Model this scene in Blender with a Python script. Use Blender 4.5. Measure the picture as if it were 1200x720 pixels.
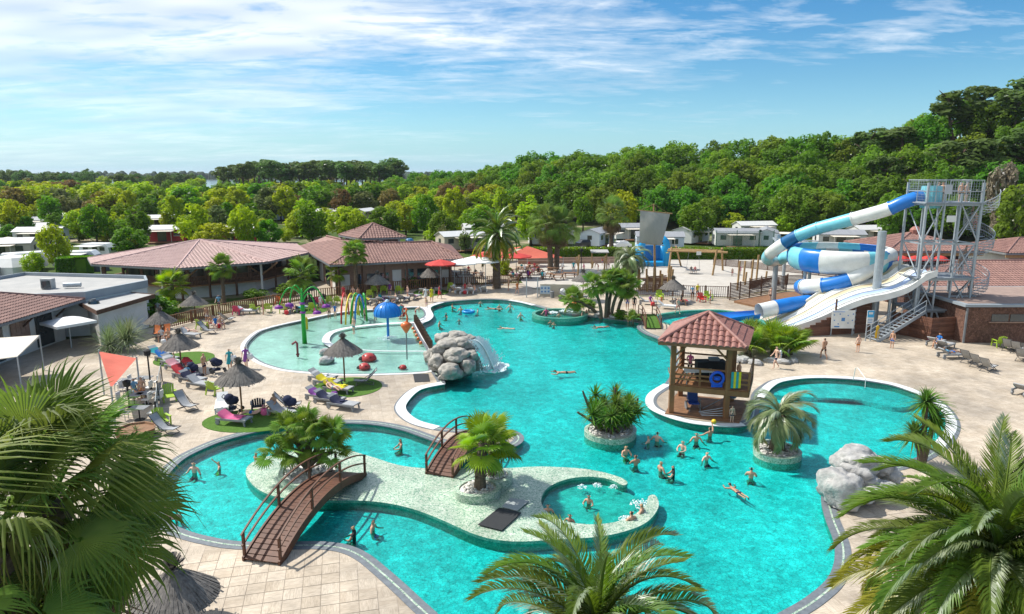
import bpy, bmesh, math, random
from mathutils import Vector, Matrix, noise as mnoise
R = math.radians
rnd = random.Random(7)
for o in list(bpy.data.objects): bpy.data.objects.remove(o)
sc = bpy.context.scene
COL = sc.collection

# ------------------------------------------------------------------ camera, sky, sun, exposure
CAM_H, FPX, PITCH = 14.0, 800.0, math.atan(157/800)
cd = bpy.data.cameras.new('camera'); cam = bpy.data.objects.new('camera', cd); COL.objects.link(cam)
cam.location = (0, 0, CAM_H); cam.rotation_euler = (math.pi/2-PITCH, 0, 0)
cd.sensor_width = 36; cd.lens = 24; cd.clip_start = .1; cd.clip_end = 20000
sc.camera = cam
SUN_EL, SUN_AZ = R(52), math.atan2(-.90, .42)          # azimuth from +Y towards +X
sd = bpy.data.lights.new('sun', 'SUN'); sd.energy = 4.5; sd.angle = R(.55); sd.color = (1, .955, .88)
sun = bpy.data.objects.new('sun', sd); COL.objects.link(sun); sun.location = (-60, 40, 80)
tosun = Vector((math.sin(SUN_AZ)*math.cos(SUN_EL), math.cos(SUN_AZ)*math.cos(SUN_EL), math.sin(SUN_EL)))
sun.rotation_euler = tosun.to_track_quat('Z', 'Y').to_euler()
sc.view_settings.view_transform = 'Standard'; sc.view_settings.look = 'None'
sc.view_settings.exposure = .45; sc.view_settings.gamma = 1
sc.view_settings.use_curve_mapping = False
sc.render.engine = 'CYCLES'
sc.cycles.max_bounces = 4; sc.cycles.diffuse_bounces = 2; sc.cycles.glossy_bounces = 2
sc.cycles.transmission_bounces = 4; sc.cycles.transparent_max_bounces = 8
sc.cycles.caustics_reflective = False; sc.cycles.caustics_refractive = False
sc.cycles.use_denoising = True

class NT:                                                # tiny node-tree writer
    def __init__(s, tree): s.t = tree; s.n = tree.nodes; s.l = tree.links
    def new(s, kind, **kw):
        nd = s.n.new(kind); ins = kw.pop('i', {})
        for k, v in kw.items(): setattr(nd, k, v)
        for k, v in ins.items(): s.set(nd, k, v)
        return nd
    def set(s, nd, k, v):
        sk = nd.inputs[k]
        if isinstance(v, bpy.types.NodeSocket): s.l.new(v, sk)
        elif isinstance(v, bpy.types.Node): s.l.new(v.outputs[0], sk)
        else:
            if sk.type == 'RGBA' and len(v) == 3: v = (*v, 1)
            sk.default_value = v
    def math(s, op, a, b=0, c=0, clamp=False):
        nd = s.n.new('ShaderNodeMath'); nd.operation = op; nd.use_clamp = clamp
        for i, v in enumerate((a, b, c)): s.set(nd, i, v)
        return nd.outputs[0]
    def vmath(s, op, a, b=None):
        nd = s.n.new('ShaderNodeVectorMath'); nd.operation = op; s.set(nd, 0, a)
        if b is not None: s.set(nd, 1, b)
        return nd.outputs[0]
    def mix(s, f, a, b, mode='MIX'):
        nd = s.n.new('ShaderNodeMix'); nd.data_type = 'RGBA'; nd.blend_type = mode
        s.set(nd, 0, f); s.set(nd, 6, a); s.set(nd, 7, b); return nd.outputs[2]
    def noise(s, vec, scale, detail=3, rough=.5, dist=0):
        nd = s.new('ShaderNodeTexNoise', i={'Vector': vec, 'Scale': scale, 'Detail': detail, 'Roughness': rough, 'Distortion': dist})
        return nd.outputs[0]
    def ramp(s, f, *stops):
        nd = s.n.new('ShaderNodeValToRGB'); s.set(nd, 0, f); e = nd.color_ramp.elements
        while len(e) < len(stops): e.new(.5)
        for el, (p, c) in zip(e, stops):
            el.position = p; el.color = (c, c, c, 1) if isinstance(c, (int, float)) else (*c, 1)
        return nd.outputs[0]
    def xyz(s, v):
        nd = s.n.new('ShaderNodeSeparateXYZ'); s.set(nd, 0, v); return nd.outputs

# world: physical sky with a thin, wind-combed cloud layer projected on a plane overhead
w = bpy.data.worlds.new('World'); sc.world = w; w.use_nodes = True
T = NT(w.node_tree); T.n.clear()
sky = T.new('ShaderNodeTexSky', sky_type='NISHITA', sun_disc=False, sun_elevation=SUN_EL, sun_rotation=SUN_AZ,
            altitude=20, air_density=1.0, dust_density=.35, ozone_density=2.2)
d = T.new('ShaderNodeTexCoord').outputs['Generated']
x, y, z = T.xyz(d)
zz = T.math('ADD', T.math('MAXIMUM', z, 0), .11)
u = T.math('DIVIDE', x, zz); v = T.math('DIVIDE', y, zz)
cv = T.new('ShaderNodeCombineXYZ', i={0: u, 1: v}).outputs[0]
mp = T.new('ShaderNodeMapping', i={'Vector': cv, 'Rotation': (0, 0, R(12)), 'Scale': (.62, 1.15, 1), 'Location': (3.4, 1.9, 0)}).outputs[0]
big = T.noise(mp, .8, 2, .5)
fine = T.noise(mp, 2.6, 6, .64, .55)
puff = T.noise(T.new('ShaderNodeMapping', i={'Vector': cv, 'Rotation': (0, 0, R(-8)), 'Scale': (1.5, 3.2, 1)}).outputs[0], 3.2, 3, .6, .4)
side = T.math('MULTIPLY', T.new('ShaderNodeClamp', i={0: x, 1: -.6, 2: .6}).outputs[0], -.31)
lift = T.math('MULTIPLY', T.new('ShaderNodeClamp', i={0: z, 1: 0, 2: .33}).outputs[0], .70)
cov = T.math('ADD', T.math('ADD', T.math('MULTIPLY', big, .75), T.math('MULTIPLY', fine, .62)),
             T.math('ADD', T.math('ADD', side, lift), T.math('MULTIPLY', T.math('SUBTRACT', puff, .5), .30)))
den = T.ramp(cov, (.71, 0), (.84, .42), (.96, .93))
fade = T.ramp(z, (.0, .25), (.07, .42), (.12, .6), (.19, 1))
den = T.math('MULTIPLY', den, fade)
shade = T.ramp(T.noise(mp, 1.7, 2, .6), (.36, (3.6, 4.2, 4.9)), (.6, (5.7, 5.9, 6.1)))
veil = T.ramp(z, (.0, .60), (.05, .28), (.12, .04), (.2, 0))
air = T.mix(veil, T.new('ShaderNodeHueSaturation', i={'Color': sky.outputs[0], 'Hue': .498, 'Saturation': 1.38, 'Value': .60}).outputs[0], (1.7, 3.4, 5.1))
air = T.mix(1, air, (.80, 1.0, 1.06), 'MULTIPLY')
T.mix_ = T.mix(den, air, shade)
bg = T.new('ShaderNodeBackground', i={'Color': T.mix_, 'Strength': .15})
T.l.new(bg.outputs[0], T.new('ShaderNodeOutputWorld').inputs[0])

# ------------------------------------------------------------------ photograph measurements -> places
def ray(px, py):
    dx, dy = (px-600)/FPX, (py-360)/FPX; c, s_ = math.cos(PITCH), math.sin(PITCH)
    return Vector((dx, c-dy*s_, -s_-dy*c))
def G(px, py, z=0):                                      # the point at height z seen at a photo pixel
    r = ray(px, py); t = (z-CAM_H)/r.z; return Vector((r.x*t, r.y*t, z))
def P(px, py, Y):                                        # the point seen at a pixel, Y metres ahead
    r = ray(px, py); t = Y/r.y; return Vector((r.x*t, Y, CAM_H+r.z*t))
def XY(v): return (v[0], v[1])
def crom(pts, n=6, closed=True):                         # Catmull-Rom
    out = []; N = len(pts); pts = [Vector(p) for p in pts]
    for i in range(N if closed else N-1):
        g = (lambda k: pts[k % N]) if closed else (lambda k: pts[max(0, min(N-1, k))])
        a, b, c, e = g(i-1), g(i), g(i+1), g(i+2)
        for k in range(n):
            t = k/n
            out.append(.5*((2*b)+(c-a)*t+(2*a-5*b+4*c-e)*t*t+(-a+3*b-3*c+e)*t**3))
    if not closed: out.append(pts[-1])
    return out
def shore(px, n=6): return [Vector(XY(p)) for p in crom([G(*q) for q in px], n)]
def inside(p, poly):
    r = False; j = len(poly)-1
    for i in range(len(poly)):
        a, b = poly[i], poly[j]
        if (a[1] > p[1]) != (b[1] > p[1]) and p[0] < (b[0]-a[0])*(p[1]-a[1])/(b[1]-a[1])+a[0]: r = not r
        j = i
    return r
def area(poly): return .5*sum(poly[i-1][0]*poly[i][1]-poly[i][0]*poly[i-1][1] for i in range(len(poly)))
def offset(poly, dd, closed=True):                       # + is outward for any orientation
    s = 1 if (area(poly) > 0 or not closed) else -1; N = len(poly); out = []
    for i in range(N):
        if closed: a, b = poly[i-1], poly[(i+1) % N]
        else: a, b = poly[max(0, i-1)], poly[min(N-1, i+1)]
        t = Vector((b[0]-a[0], b[1]-a[1])); t.normalize()
        out.append(Vector((poly[i][0]+t.y*dd*s, poly[i][1]-t.x*dd*s)))
    return out

# ------------------------------------------------------------------ materials
MATS = {}
def mat(name, c, c2=None, sc_=3., rough=.75, bump=0., metal=0., spec=.4, detail=4, obj=False, rand=0., stretch=None, emit=None):
    if name in MATS: return MATS[name]
    m = bpy.data.materials.new(name); m.use_nodes = True; T = NT(m.node_tree); T.n.clear()
    tc = T.new('ShaderNodeTexCoord').outputs['Object'] if obj else T.new('ShaderNodeNewGeometry').outputs['Position']
    if stretch: tc = T.vmath('MULTIPLY', tc, stretch)
    c2 = c2 or tuple(k*.72 for k in c)
    nz = T.noise(tc, sc_, detail, .6)
    colr = T.mix(T.ramp(nz, (.3, 0), (.7, 1)), c2, c)
    if rand:
        rv = T.new('ShaderNodeObjectInfo').outputs['Random']
        colr = T.new('ShaderNodeHueSaturation', i={'Color': colr, 'Value': T.math('ADD', T.math('MULTIPLY', rv, rand*2), 1-rand)}).outputs[0]
    b = T.new('ShaderNodeBsdfPrincipled', i={'Base Color': colr, 'Roughness': rough, 'Metallic': metal, 'Specular IOR Level': spec})
    if bump:
        T.set(b, 'Normal', T.new('ShaderNodeBump', i={'Strength': .6, 'Distance': bump, 'Height': nz}).outputs[0])
    T.l.new(b.outputs[0], T.new('ShaderNodeOutputMaterial').inputs[0])
    MATS[name] = m; return m
def leafmat(name, c, c2, trans=.35, rand=.12, sc_=.5, rough=.55, gloss=.12):
    if name in MATS: return MATS[name]
    m = bpy.data.materials.new(name); m.use_nodes = True; T = NT(m.node_tree); T.n.clear()
    tc = T.new('ShaderNodeTexCoord').outputs['Object']
    nz = T.ramp(T.noise(tc, sc_, 3, .6), (.35, 0), (.65, 1))
    colr = T.mix(nz, c2, c)
    rv = T.new('ShaderNodeObjectInfo').outputs['Random']
    colr = T.new('ShaderNodeHueSaturation', i={'Color': colr, 'Hue': T.math('ADD', T.math('MULTIPLY', rv, .05), .475),
                 'Value': T.math('ADD', T.math('MULTIPLY', rv, rand*2), 1-rand)}).outputs[0]
    df = T.new('ShaderNodeBsdfDiffuse', i={'Color': colr})
    tl = T.new('ShaderNodeBsdfTranslucent', i={'Color': T.new('ShaderNodeHueSaturation', i={'Color': colr, 'Saturation': 1.1, 'Value': 1.5}).outputs[0]})
    gl = T.new('ShaderNodeBsdfGlossy', i={'Color': (1, 1, 1), 'Roughness': rough})
    a = T.new('ShaderNodeMixShader', i={0: trans, 1: df.outputs[0], 2: tl.outputs[0]})
    fr = T.math('MULTIPLY', T.new('ShaderNodeFresnel', i={0: 1.4}).outputs[0], gloss*4, clamp=True)
    b = T.new('ShaderNodeMixShader', i={0: fr, 1: a.outputs[0], 2: gl.outputs[0]})
    T.l.new(b.outputs[0], T.new('ShaderNodeOutputMaterial').inputs[0])
    MATS[name] = m; return m

# ------------------------------------------------------------------ mesh builder
class MB:
    def __init__(s): s.v = []; s.f = []; s.m = []; s.cur = 0
    def add(s, vs, fs, mi=None):
        o = len(s.v); s.v += [tuple(p) for p in vs]; s.f += [tuple(i+o for i in f) for f in fs]
        s.m += [s.cur if mi is None else mi]*len(fs); return s
    def box(s, c, d, rz=0, tilt=None, mi=None):
        hx, hy, hz = d[0]/2, d[1]/2, d[2]/2; c = Vector(c)
        mtx = Matrix.Rotation(rz, 3, 'Z')
        if tilt: mtx = mtx @ Matrix.Rotation(tilt[1], 3, tilt[0])
        vs = [c+mtx @ Vector((i*hx, j*hy, k*hz)) for k in (-1, 1) for j in (-1, 1) for i in (-1, 1)]
        return s.add(vs, [(0, 2, 3, 1), (4, 5, 7, 6), (0, 1, 5, 4), (2, 6, 7, 3), (0, 4, 6, 2), (1, 3, 7, 5)], mi)
    def beam(s, a, b, w, h, mi=None):                    # rectangular bar from a to b
        a, b = Vector(a), Vector(b); t = (b-a).normalized()
        up = Vector((0, 0, 1)) if abs(t.z) < .95 else Vector((0, 1, 0))
        sx = t.cross(up).normalized()*w/2; uz = sx.cross(t).normalized()*h/2
        vs = [p+i*sx+k*uz for p in (a, b) for i, k in ((-1, -1), (1, -1), (1, 1), (-1, 1))]
        return s.add(vs, [(0, 3, 2, 1), (4, 5, 6, 7), (0, 1, 5, 4), (1, 2, 6, 5), (2, 3, 7, 6), (3, 0, 4, 7)], mi)
    def tube(s, pts, r, n=8, cap=True, closed=False, mi=None, seg=None):
        pts = [Vector(p) for p in pts]; N = len(pts)
        rr = r if isinstance(r, (list, tuple)) else [r]*N
        vs = []; fs = []; prev = None
        for i, p in enumerate(pts):
            if closed: t = pts[(i+1) % N]-pts[i-1]
            else: t = pts[min(N-1, i+1)]-pts[max(0, i-1)]
            if t.length < 1e-9: t = Vector((0, 0, 1))
            t.normalize()
            if prev is None:
                u_ = t.cross(Vector((0, 0, 1)) if abs(t.z) < .9 else Vector((1, 0, 0))).normalized()
            else:
                u_ = prev-t*prev.dot(t); u_.normalize()
            prev = u_; w_ = t.cross(u_)
            for k in range(n):
                a = 2*math.pi*k/n; vs.append(p+(u_*math.cos(a)+w_*math.sin(a))*rr[i])
        ms = []
        for i in range(N if closed else N-1):
            j = (i+1) % N
            for k in range(n):
                fs.append((i*n+k, i*n+(k+1) % n, j*n+(k+1) % n, j*n+k)); ms.append(seg(i) if seg else (s.cur if mi is None else mi))
        if cap and not closed:
            fs.append(tuple(range(n))[::-1]); fs.append(tuple((N-1)*n+k for k in range(n))); ms += [ms[0], ms[-1]]
        o = len(s.v); s.v += [tuple(p) for p in vs]; s.f += [tuple(i+o for i in f) for f in fs]; s.m += ms
        return s
    def lathe(s, prof, c=(0, 0, 0), n=16, mi=None, sx=1, sy=1):
        c = Vector(c); vs = []; fs = []
        for r, z in prof:
            for k in range(n):
                a = 2*math.pi*k/n; vs.append(c+Vector((r*math.cos(a)*sx, r*math.sin(a)*sy, z)))
        for i in range(len(prof)-1):
            for k in range(n): fs.append((i*n+k, i*n+(k+1) % n, (i+1)*n+(k+1) % n, (i+1)*n+k))
        return s.add(vs, fs, mi)
    def prism(s, poly, z0, z1, mi=None, bottom=False):
        n = len(poly)
        if area(poly) < 0: poly = poly[::-1]
        vs = [(p[0], p[1], z0) for p in poly]+[(p[0], p[1], z1) for p in poly]
        fs = [(k, (k+1) % n, n+(k+1) % n, n+k) for k in range(n)]+[tuple(n+k for k in range(n))]
        if bottom: fs.append(tuple(range(n))[::-1])
        return s.add(vs, fs, mi)
    def sweep(s, poly, prof, closed=True, mi=None):      # profile of (outward offset, z) along a plan curve
        rows = [offset(poly, q[0], closed) for q in prof]; N = len(poly); vs = []; fs = []
        for row, q in zip(rows, prof): vs += [(p[0], p[1], q[1]) for p in row]
        for j in range(len(prof)-1):
            for i in range(N if closed else N-1):
                k = (i+1) % N; fs.append((j*N+i, j*N+k, (j+1)*N+k, (j+1)*N+i))
        return s.add(vs, fs, mi)
    def mesh(s, name, mats, smooth=False):
        me = bpy.data.meshes.new(name); me.from_pydata(s.v, [], s.f)
        mats = mats if isinstance(mats, (list, tuple)) else [mats]
        for m_ in mats: me.materials.append(m_)
        if len(mats) > 1: me.polygons.foreach_set('material_index', s.m)
        if smooth: me.polygons.foreach_set('use_smooth', [True]*len(me.polygons))
        me.update(); return me
    def build(s, name, mats, parent=None, loc=None, rz=0, smooth=False):
        return put(name, s.mesh(name, mats, smooth), parent, loc, rz)
def put(name, me, parent=None, loc=None, rz=0, scale=None):
    o = bpy.data.objects.new(name, me); COL.objects.link(o); o.parent = parent
    if loc is not None: o.location = loc
    if rz: o.rotation_euler[2] = rz
    if scale is not None: o.scale = scale if hasattr(scale, '__len__') else (scale,)*3
    return o
def tag(o, label=None, cat=None, group=None, kind=None):
    if label: o['label'] = label
    if cat: o['category'] = cat
    if group: o['group'] = group
    if kind: o['kind'] = kind
    return o
def thing(name, label, cat, loc=(0, 0, 0), rz=0, group=None):
    o = put(name, None, None, loc, rz); o.empty_display_size = .3
    return tag(o, label, cat, group)
KIDS = {}
def copy_tree(o, loc=None, rz=None, scale=None, label=None, group=None, parent=None):
    if parent is None and o not in KIDS:
        KIDS[o] = [(c, [g for g in bpy.data.objects if g.parent == c]) for c in bpy.data.objects if c.parent == o]
    c = o.copy(); COL.objects.link(c)
    if loc is not None: c.location = loc
    if rz is not None: c.rotation_euler[2] = rz
    if scale is not None: c.scale = scale if hasattr(scale, '__len__') else (scale,)*3
    if label: c['label'] = label
    if group: c['group'] = group
    for ch, gs in KIDS[o]:
        k = ch.copy(); COL.objects.link(k); k.parent = c
        for g in gs:
            q = g.copy(); COL.objects.link(q); q.parent = k
    return c
def fill(name, loops, z, m, kind='structure'):           # flat sheet with holes
    cu = bpy.data.curves.new(name, 'CURVE'); cu.dimensions = '2D'; cu.fill_mode = 'BOTH'
    for lp in loops:
        sp = cu.splines.new('POLY'); sp.points.add(len(lp)-1); sp.use_cyclic_u = True
        for q, p in zip(sp.points, lp): q.co = (p[0], p[1], 0, 1)
    ob = bpy.data.objects.new(name, cu); COL.objects.link(ob)
    bpy.context.view_layer.update()
    me = bpy.data.meshes.new_from_object(ob.evaluated_get(bpy.context.evaluated_depsgraph_get()))
    bpy.data.objects.remove(ob)
    bm = bmesh.new(); bm.from_mesh(me)
    bmesh.ops.recalc_face_normals(bm, faces=bm.faces)
    for f in bm.faces:
        if f.normal.z < 0: f.normal_flip()
    for v_ in bm.verts: v_.co.z = 0
    bm.to_mesh(me); bm.free()
    me.materials.clear(); me.materials.append(m)
    return tag(put(name, me, None, (0, 0, z)), kind=kind)
# ------------------------------------------------------------------ figures: posed skeletons grown into continuous bodies
TOW = {k: mat('towel_'+k, c, tuple(q*.8 for q in c), 5, .95, .01) for k, c in {'pink': (.70, .14, .30), 'blue': (.02, .16, .50), 'yellow': (.70, .60, .03), 'white': (.72, .72, .72), 'purple': (.26, .08, .34), 'red': (.55, .05, .06), 'navy': (.025, .03, .07), 'teal': (.03, .34, .38), 'sand': (.62, .50, .38), 'rose': (.72, .38, .45)}.items()}
def pose_joints(pose):
    J = {'pelvis': (0, 0, .93), 'waist': (0, 0, 1.08), 'chest': (0, 0, 1.29), 'neck': (0, 0, 1.45), 'jaw': (0, .01, 1.52), 'head': (0, .015, 1.60), 'crown': (0, 0, 1.69), 'nose': (0, .115, 1.585)}
    for s, n in ((-1, 'l'), (1, 'r')):
        J.update({n+'sh': (s*.165, 0, 1.40), n+'el': (s*.225, -.03, 1.13), n+'wr': (s*.235, .06, .90), n+'ha': (s*.235, .09, .83), n+'hi': (s*.095, 0, .88), n+'kn': (s*.105, .03, .49), n+'an': (s*.105, -.02, .085), n+'to': (s*.12, .13, .03)})
    J = {k: Vector(v_) for k, v_ in J.items()}
    def leg(n, hip=None, kn=None, an=None, to=None):
        for k, v_ in (('hi', hip), ('kn', kn), ('an', an), ('to', to)):
            if v_ is not None: J[n+k] = Vector(v_)
    def arm(n, el, wr, ha): J[n+'el'], J[n+'wr'], J[n+'ha'] = Vector(el), Vector(wr), Vector(ha)
    if pose == 'walk': leg('l', None, (-.1, .22, .52), (-.1, .20, .10), (-.1, .35, .06)); leg('r', None, (.1, -.03, .50), (.1, -.30, .14), (.1, -.20, .03)); arm('l', (-.24, -.14, 1.15), (-.22, -.10, .92), (-.22, -.06, .85)); arm('r', (.24, .08, 1.14), (.22, .26, .97), (.22, .32, .93))
    if pose == 'carry': arm('l', (-.22, .08, 1.14), (-.1, .28, 1.12), (-.04, .33, 1.12)); arm('r', (.22, .08, 1.14), (.1, .28, 1.10), (.04, .33, 1.10)); leg('l', None, (-.1, .12, .50), (-.1, .08, .085), (-.1, .22, .03))
    if pose == 'reach': arm('r', (.30, .10, 1.50), (.36, .16, 1.74), (.37, .17, 1.82)); arm('l', (-.32, .08, 1.22), (-.44, .22, 1.10), (-.48, .27, 1.08))
    if pose in ('wade', 'wade_reach', 'wade_hold'):
        for k in J: J[k] = J[k]-Vector((0, 0, .72))
        for n, s in (('l', -1), ('r', 1)): leg(n, (s*.1, 0, .16), (s*.14, .36, .09), (s*.13, .0, .06), (s*.13, -.13, .04))
        if pose == 'wade_reach': arm('r', (.26, .12, .80), (.32, .30, .98), (.33, .34, 1.05)); arm('l', (-.34, .12, .52), (-.50, .26, .45), (-.56, .30, .44))
        elif pose == 'wade_hold': arm('l', (-.27, .12, .47), (-.14, .33, .42), (-.08, .38, .42)); arm('r', (.27, .12, .47), (.14, .33, .42), (.08, .38, .42))
        else: arm('l', (-.32, .05, .44), (-.44, .2, .36), (-.49, .24, .35)); arm('r', (.32, .05, .44), (.44, .2, .36), (.49, .24, .35))
    if pose == 'swim':
        for k in list(J):
            v_ = J[k]; J[k] = Vector((v_.x, v_.z-1.3, .02-v_.y+.10*max(0, (v_.z-1.35)*4)))
        J['crown'] = Vector((0, .30, .28)); J['head'] = Vector((0, .32, .18)); J['jaw'] = Vector((0, .25, .11)); J['nose'] = Vector((0, .43, .17)); J['neck'] = Vector((0, .15, .06))
        arm('l', (-.36, .26, .0), (-.28, .52, .02), (-.24, .6, .02)); arm('r', (.36, .2, -.02), (.44, .42, .0), (.46, .5, 0))
    if pose in ('sit', 'sit_arms'):
        for k in J: J[k] = J[k]-Vector((0, 0, .45))
        for n, s in (('l', -1), ('r', 1)): leg(n, (s*.1, .02, .46), (s*.13, .44, .46), (s*.13, .46, .06), (s*.13, .60, .02)); arm(n, (s*.25, .10, .70), (s*.2, .32, .56), (s*.18, .40, .55))
        if pose == 'sit_arms': arm('l', (-.28, .18, .82), (-.16, .40, .95), (-.12, .46, .98))
    if pose == 'lie':
        J['pelvis'], J['waist'], J['chest'], J['neck'], J['jaw'], J['head'], J['crown'], J['nose'] = [Vector(q) for q in ((0, 0, .12), (0, -.14, .17), (0, -.33, .27), (0, -.46, .36), (0, -.52, .41), (0, -.60, .45), (0, -.69, .48), (0, -.56, .56))]
        for n, s in (('l', -1), ('r', 1)): J[n+'sh'] = Vector((s*.165, -.42, .32)); leg(n, (s*.095, .05, .12), (s*.12, .44, .24), (s*.12, .86, .07), (s*.14, .9, .2)); arm(n, (s*.26, -.2, .17), (s*.26, .05, .13), (s*.25, .13, .13))
    if pose == 'bend':
        def bw(v_):
            a = 1.0 if v_.z > .95 else 0; d_ = v_-Vector((0, 0, .95)); return Vector((v_.x, d_.y*math.cos(a)+d_.z*math.sin(a), .95+d_.z*math.cos(a)-d_.y*math.sin(a)))
        for k in ('waist', 'chest', 'neck', 'jaw', 'head', 'crown', 'nose', 'lsh', 'rsh'): J[k] = bw(J[k])
        for n, s in (('l', -1), ('r', 1)): arm(n, (s*.2, .45, .95), (s*.16, .5, .7), (s*.16, .53, .62))
    return J
RAD = {'pelvis': .135, 'waist': .118, 'chest': .138, 'neck': .062, 'jaw': .07, 'head': .098, 'crown': .06, 'nose': .018, 'sh': .066, 'el': .046, 'wr': .033, 'ha': .036, 'hi': .095, 'kn': .062, 'an': .043, 'to': .034}
BONES = [('pelvis', 'waist', 3), ('waist', 'chest', 3), ('chest', 'neck', 3), ('neck', 'jaw', 0), ('jaw', 'head', 0), ('head', 'crown', 1), ('head', 'nose', 0)]
for n in 'lr': BONES += [('chest', n+'sh', 3), (n+'sh', n+'el', 4), (n+'el', n+'wr', 0), (n+'wr', n+'ha', 0), ('pelvis', n+'hi', 2), (n+'hi', n+'kn', 2), (n+'kn', n+'an', 0), (n+'an', n+'to', 0)]
BODY = {}
def body_mesh(pose, dress='swim'):
    if (pose, dress) in BODY: return BODY[pose, dress]
    J = pose_joints(pose); names_ = list(J); me = bpy.data.meshes.new('skeleton'); me.from_pydata([J[k] for k in names_], [(names_.index(a), names_.index(b)) for a, b, _ in BONES], [])
    ob = bpy.data.objects.new('skeleton', me); COL.objects.link(ob); sk = ob.modifiers.new('Skin', 'SKIN'); sk.use_smooth_shade = True; sk.branch_smoothing = .4
    for i, k in enumerate(names_):
        q = me.skin_vertices[0].data[i]; rr = RAD.get(k, RAD.get(k[1:], .05)); fl_ = .78 if k in ('pelvis', 'waist', 'chest') else 1; q.radius = (rr, rr*fl_); q.use_root = (k == 'pelvis')
    sb = ob.modifiers.new('Sub', 'SUBSURF'); sb.levels = sb.render_levels = 1; bpy.context.view_layer.update()
    ev = bpy.data.meshes.new_from_object(ob.evaluated_get(bpy.context.evaluated_depsgraph_get())); bpy.data.objects.remove(ob)
    hd = J['head']; up = (J['crown']-J['jaw']).normalized(); fw = (J['nose']-J['head']); fw = (fw-up*fw.dot(up)).normalized(); vs = [v_.co.copy() for v_ in ev.vertices]; fs = [tuple(p.vertices) for p in ev.polygons]; ms = []
    for p in ev.polygons:
        c = p.center; best = None
        for a, b, m_ in BONES:
            A_, B_ = J[a], J[b]; f = max(0, min(1, (c-A_).dot(B_-A_)/max(1e-6, (B_-A_).length_squared))); d_ = (c-A_.lerp(B_, f)).length-.5*RAD.get(a, RAD.get(a[1:], .05))
            if best is None or d_ < best[0]: best = (d_, m_, f, a, b)
        m_ = best[1]
        if best[4] in ('head', 'crown', 'nose', 'jaw') or best[3] == 'head':
            r_ = c-hd; m_ = 1 if (r_.dot(up) > .035 or (r_.dot(fw) < -.02 and r_.dot(up) > -.07)) else 0
        if m_ == 2 and best[2] > .62: m_ = 0
        if dress == 'dress' and best[4][1:] == 'kn': m_ = 0
        if m_ == 3 and dress == 'swim': m_ = 3
        if m_ == 4: m_ = 3 if best[2] < .55 and dress in ('shirt', 'dress') else 0
        if dress == 'swim' and m_ == 3: m_ = 0
        if dress == 'dress' and m_ == 2: m_ = 3
        if dress == 'onepiece' and m_ == 2: m_ = 3 if best[3] != 'pelvis' and best[2] < .12 or best[3] == 'pelvis' else 0
        ms.append(m_)
    mb = MB(); mb.v = [tuple(v_) for v_ in vs]; mb.f = fs; mb.m = ms
    sd = up.cross(fw)
    if dress == 'dress': mb.lathe([(.125, 1.10), (.155, .98), (.19, .82), (.235, .56)], (0, .01, 0), 14, mi=3, sy=.85)
    for s in (-1, 1):
        mb.lathe([(0, .012), (.011, 0), (0, -.012)], hd+fw*.088+sd*s*.034+up*.012, 5, mi=1); e_ = hd+sd*s*.092; mb.tube([e_-up*.03, e_+up*.03], [.016, .02], 5, mi=0)
        n = 'l' if s < 0 else 'r'; w_, h_ = J[n+'wr'], J[n+'ha']; d_ = (h_-w_).normalized(); sx = d_.cross(Vector((0, .3, 1))).normalized(); pl = sx.cross(d_)
        for q in range(4): b0 = h_+sx*(q-1.5)*.019; l_ = (.066, .078, .072, .055)[q]; mb.tube([b0, b0+d_*l_*.55, b0+d_*l_*.9-pl*.02], [.010, .009, .007], 5, mi=0)
        b0 = w_.lerp(h_, .5)+sx*.03; mb.tube([b0, b0+sx*.03+d_*.03, b0+sx*.035+d_*.06], [.012, .011, .009], 5, mi=0)
    mb.tube([hd+fw*.092-up*.05-sd*.022, hd+fw*.096-up*.052, hd+fw*.092-up*.05+sd*.022], .006, 4, mi=1)
    r = mb.mesh('body', [SKIN[0], HAIR[0], TOW['navy'], TOW['teal']], True); BODY[pose, dress] = r; return r
SKIN = [mat('skin_'+k, c, tuple(q*.9 for q in c), 4, .5) for k, c in (('light', (.66, .42, .31)), ('tan', (.54, .31, .20)), ('deep', (.42, .23, .145)))]
HAIR = [mat('hair_'+k, c, None, 20, .6) for k, c in (('dark', (.03, .02, .014)), ('brown', (.10, .055, .028)), ('fair', (.36, .25, .11)))]
CLO = dict(TOW); CLO['black'] = mat('cloth_black', (.02, .02, .022), None, 5, .8); CLO['green'] = mat('cloth_green', (.05, .28, .08), None, 5, .8); CLO['lightblue'] = mat('cloth_lightblue', (.18, .40, .58), None, 5, .8); CLO['orange'] = mat('cloth_orange', (.62, .20, .03), None, 5, .8)

for q in ('walk dress', 'walk swim', 'stand swim', 'walk onepiece', 'stand dress', 'bend swim', 'stand shirt', 'carry shirt', 'walk shirt', 'wade_hold swim', 'wade swim', 'wade_hold onepiece', 'wade_reach swim', 'wade onepiece', 'swim swim', 'sit swim', 'lie swim', 'lie shirt', 'sit shirt', 'sit onepiece', 'sit_arms shirt', 'reach swim'): body_mesh(*q.split())
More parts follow.
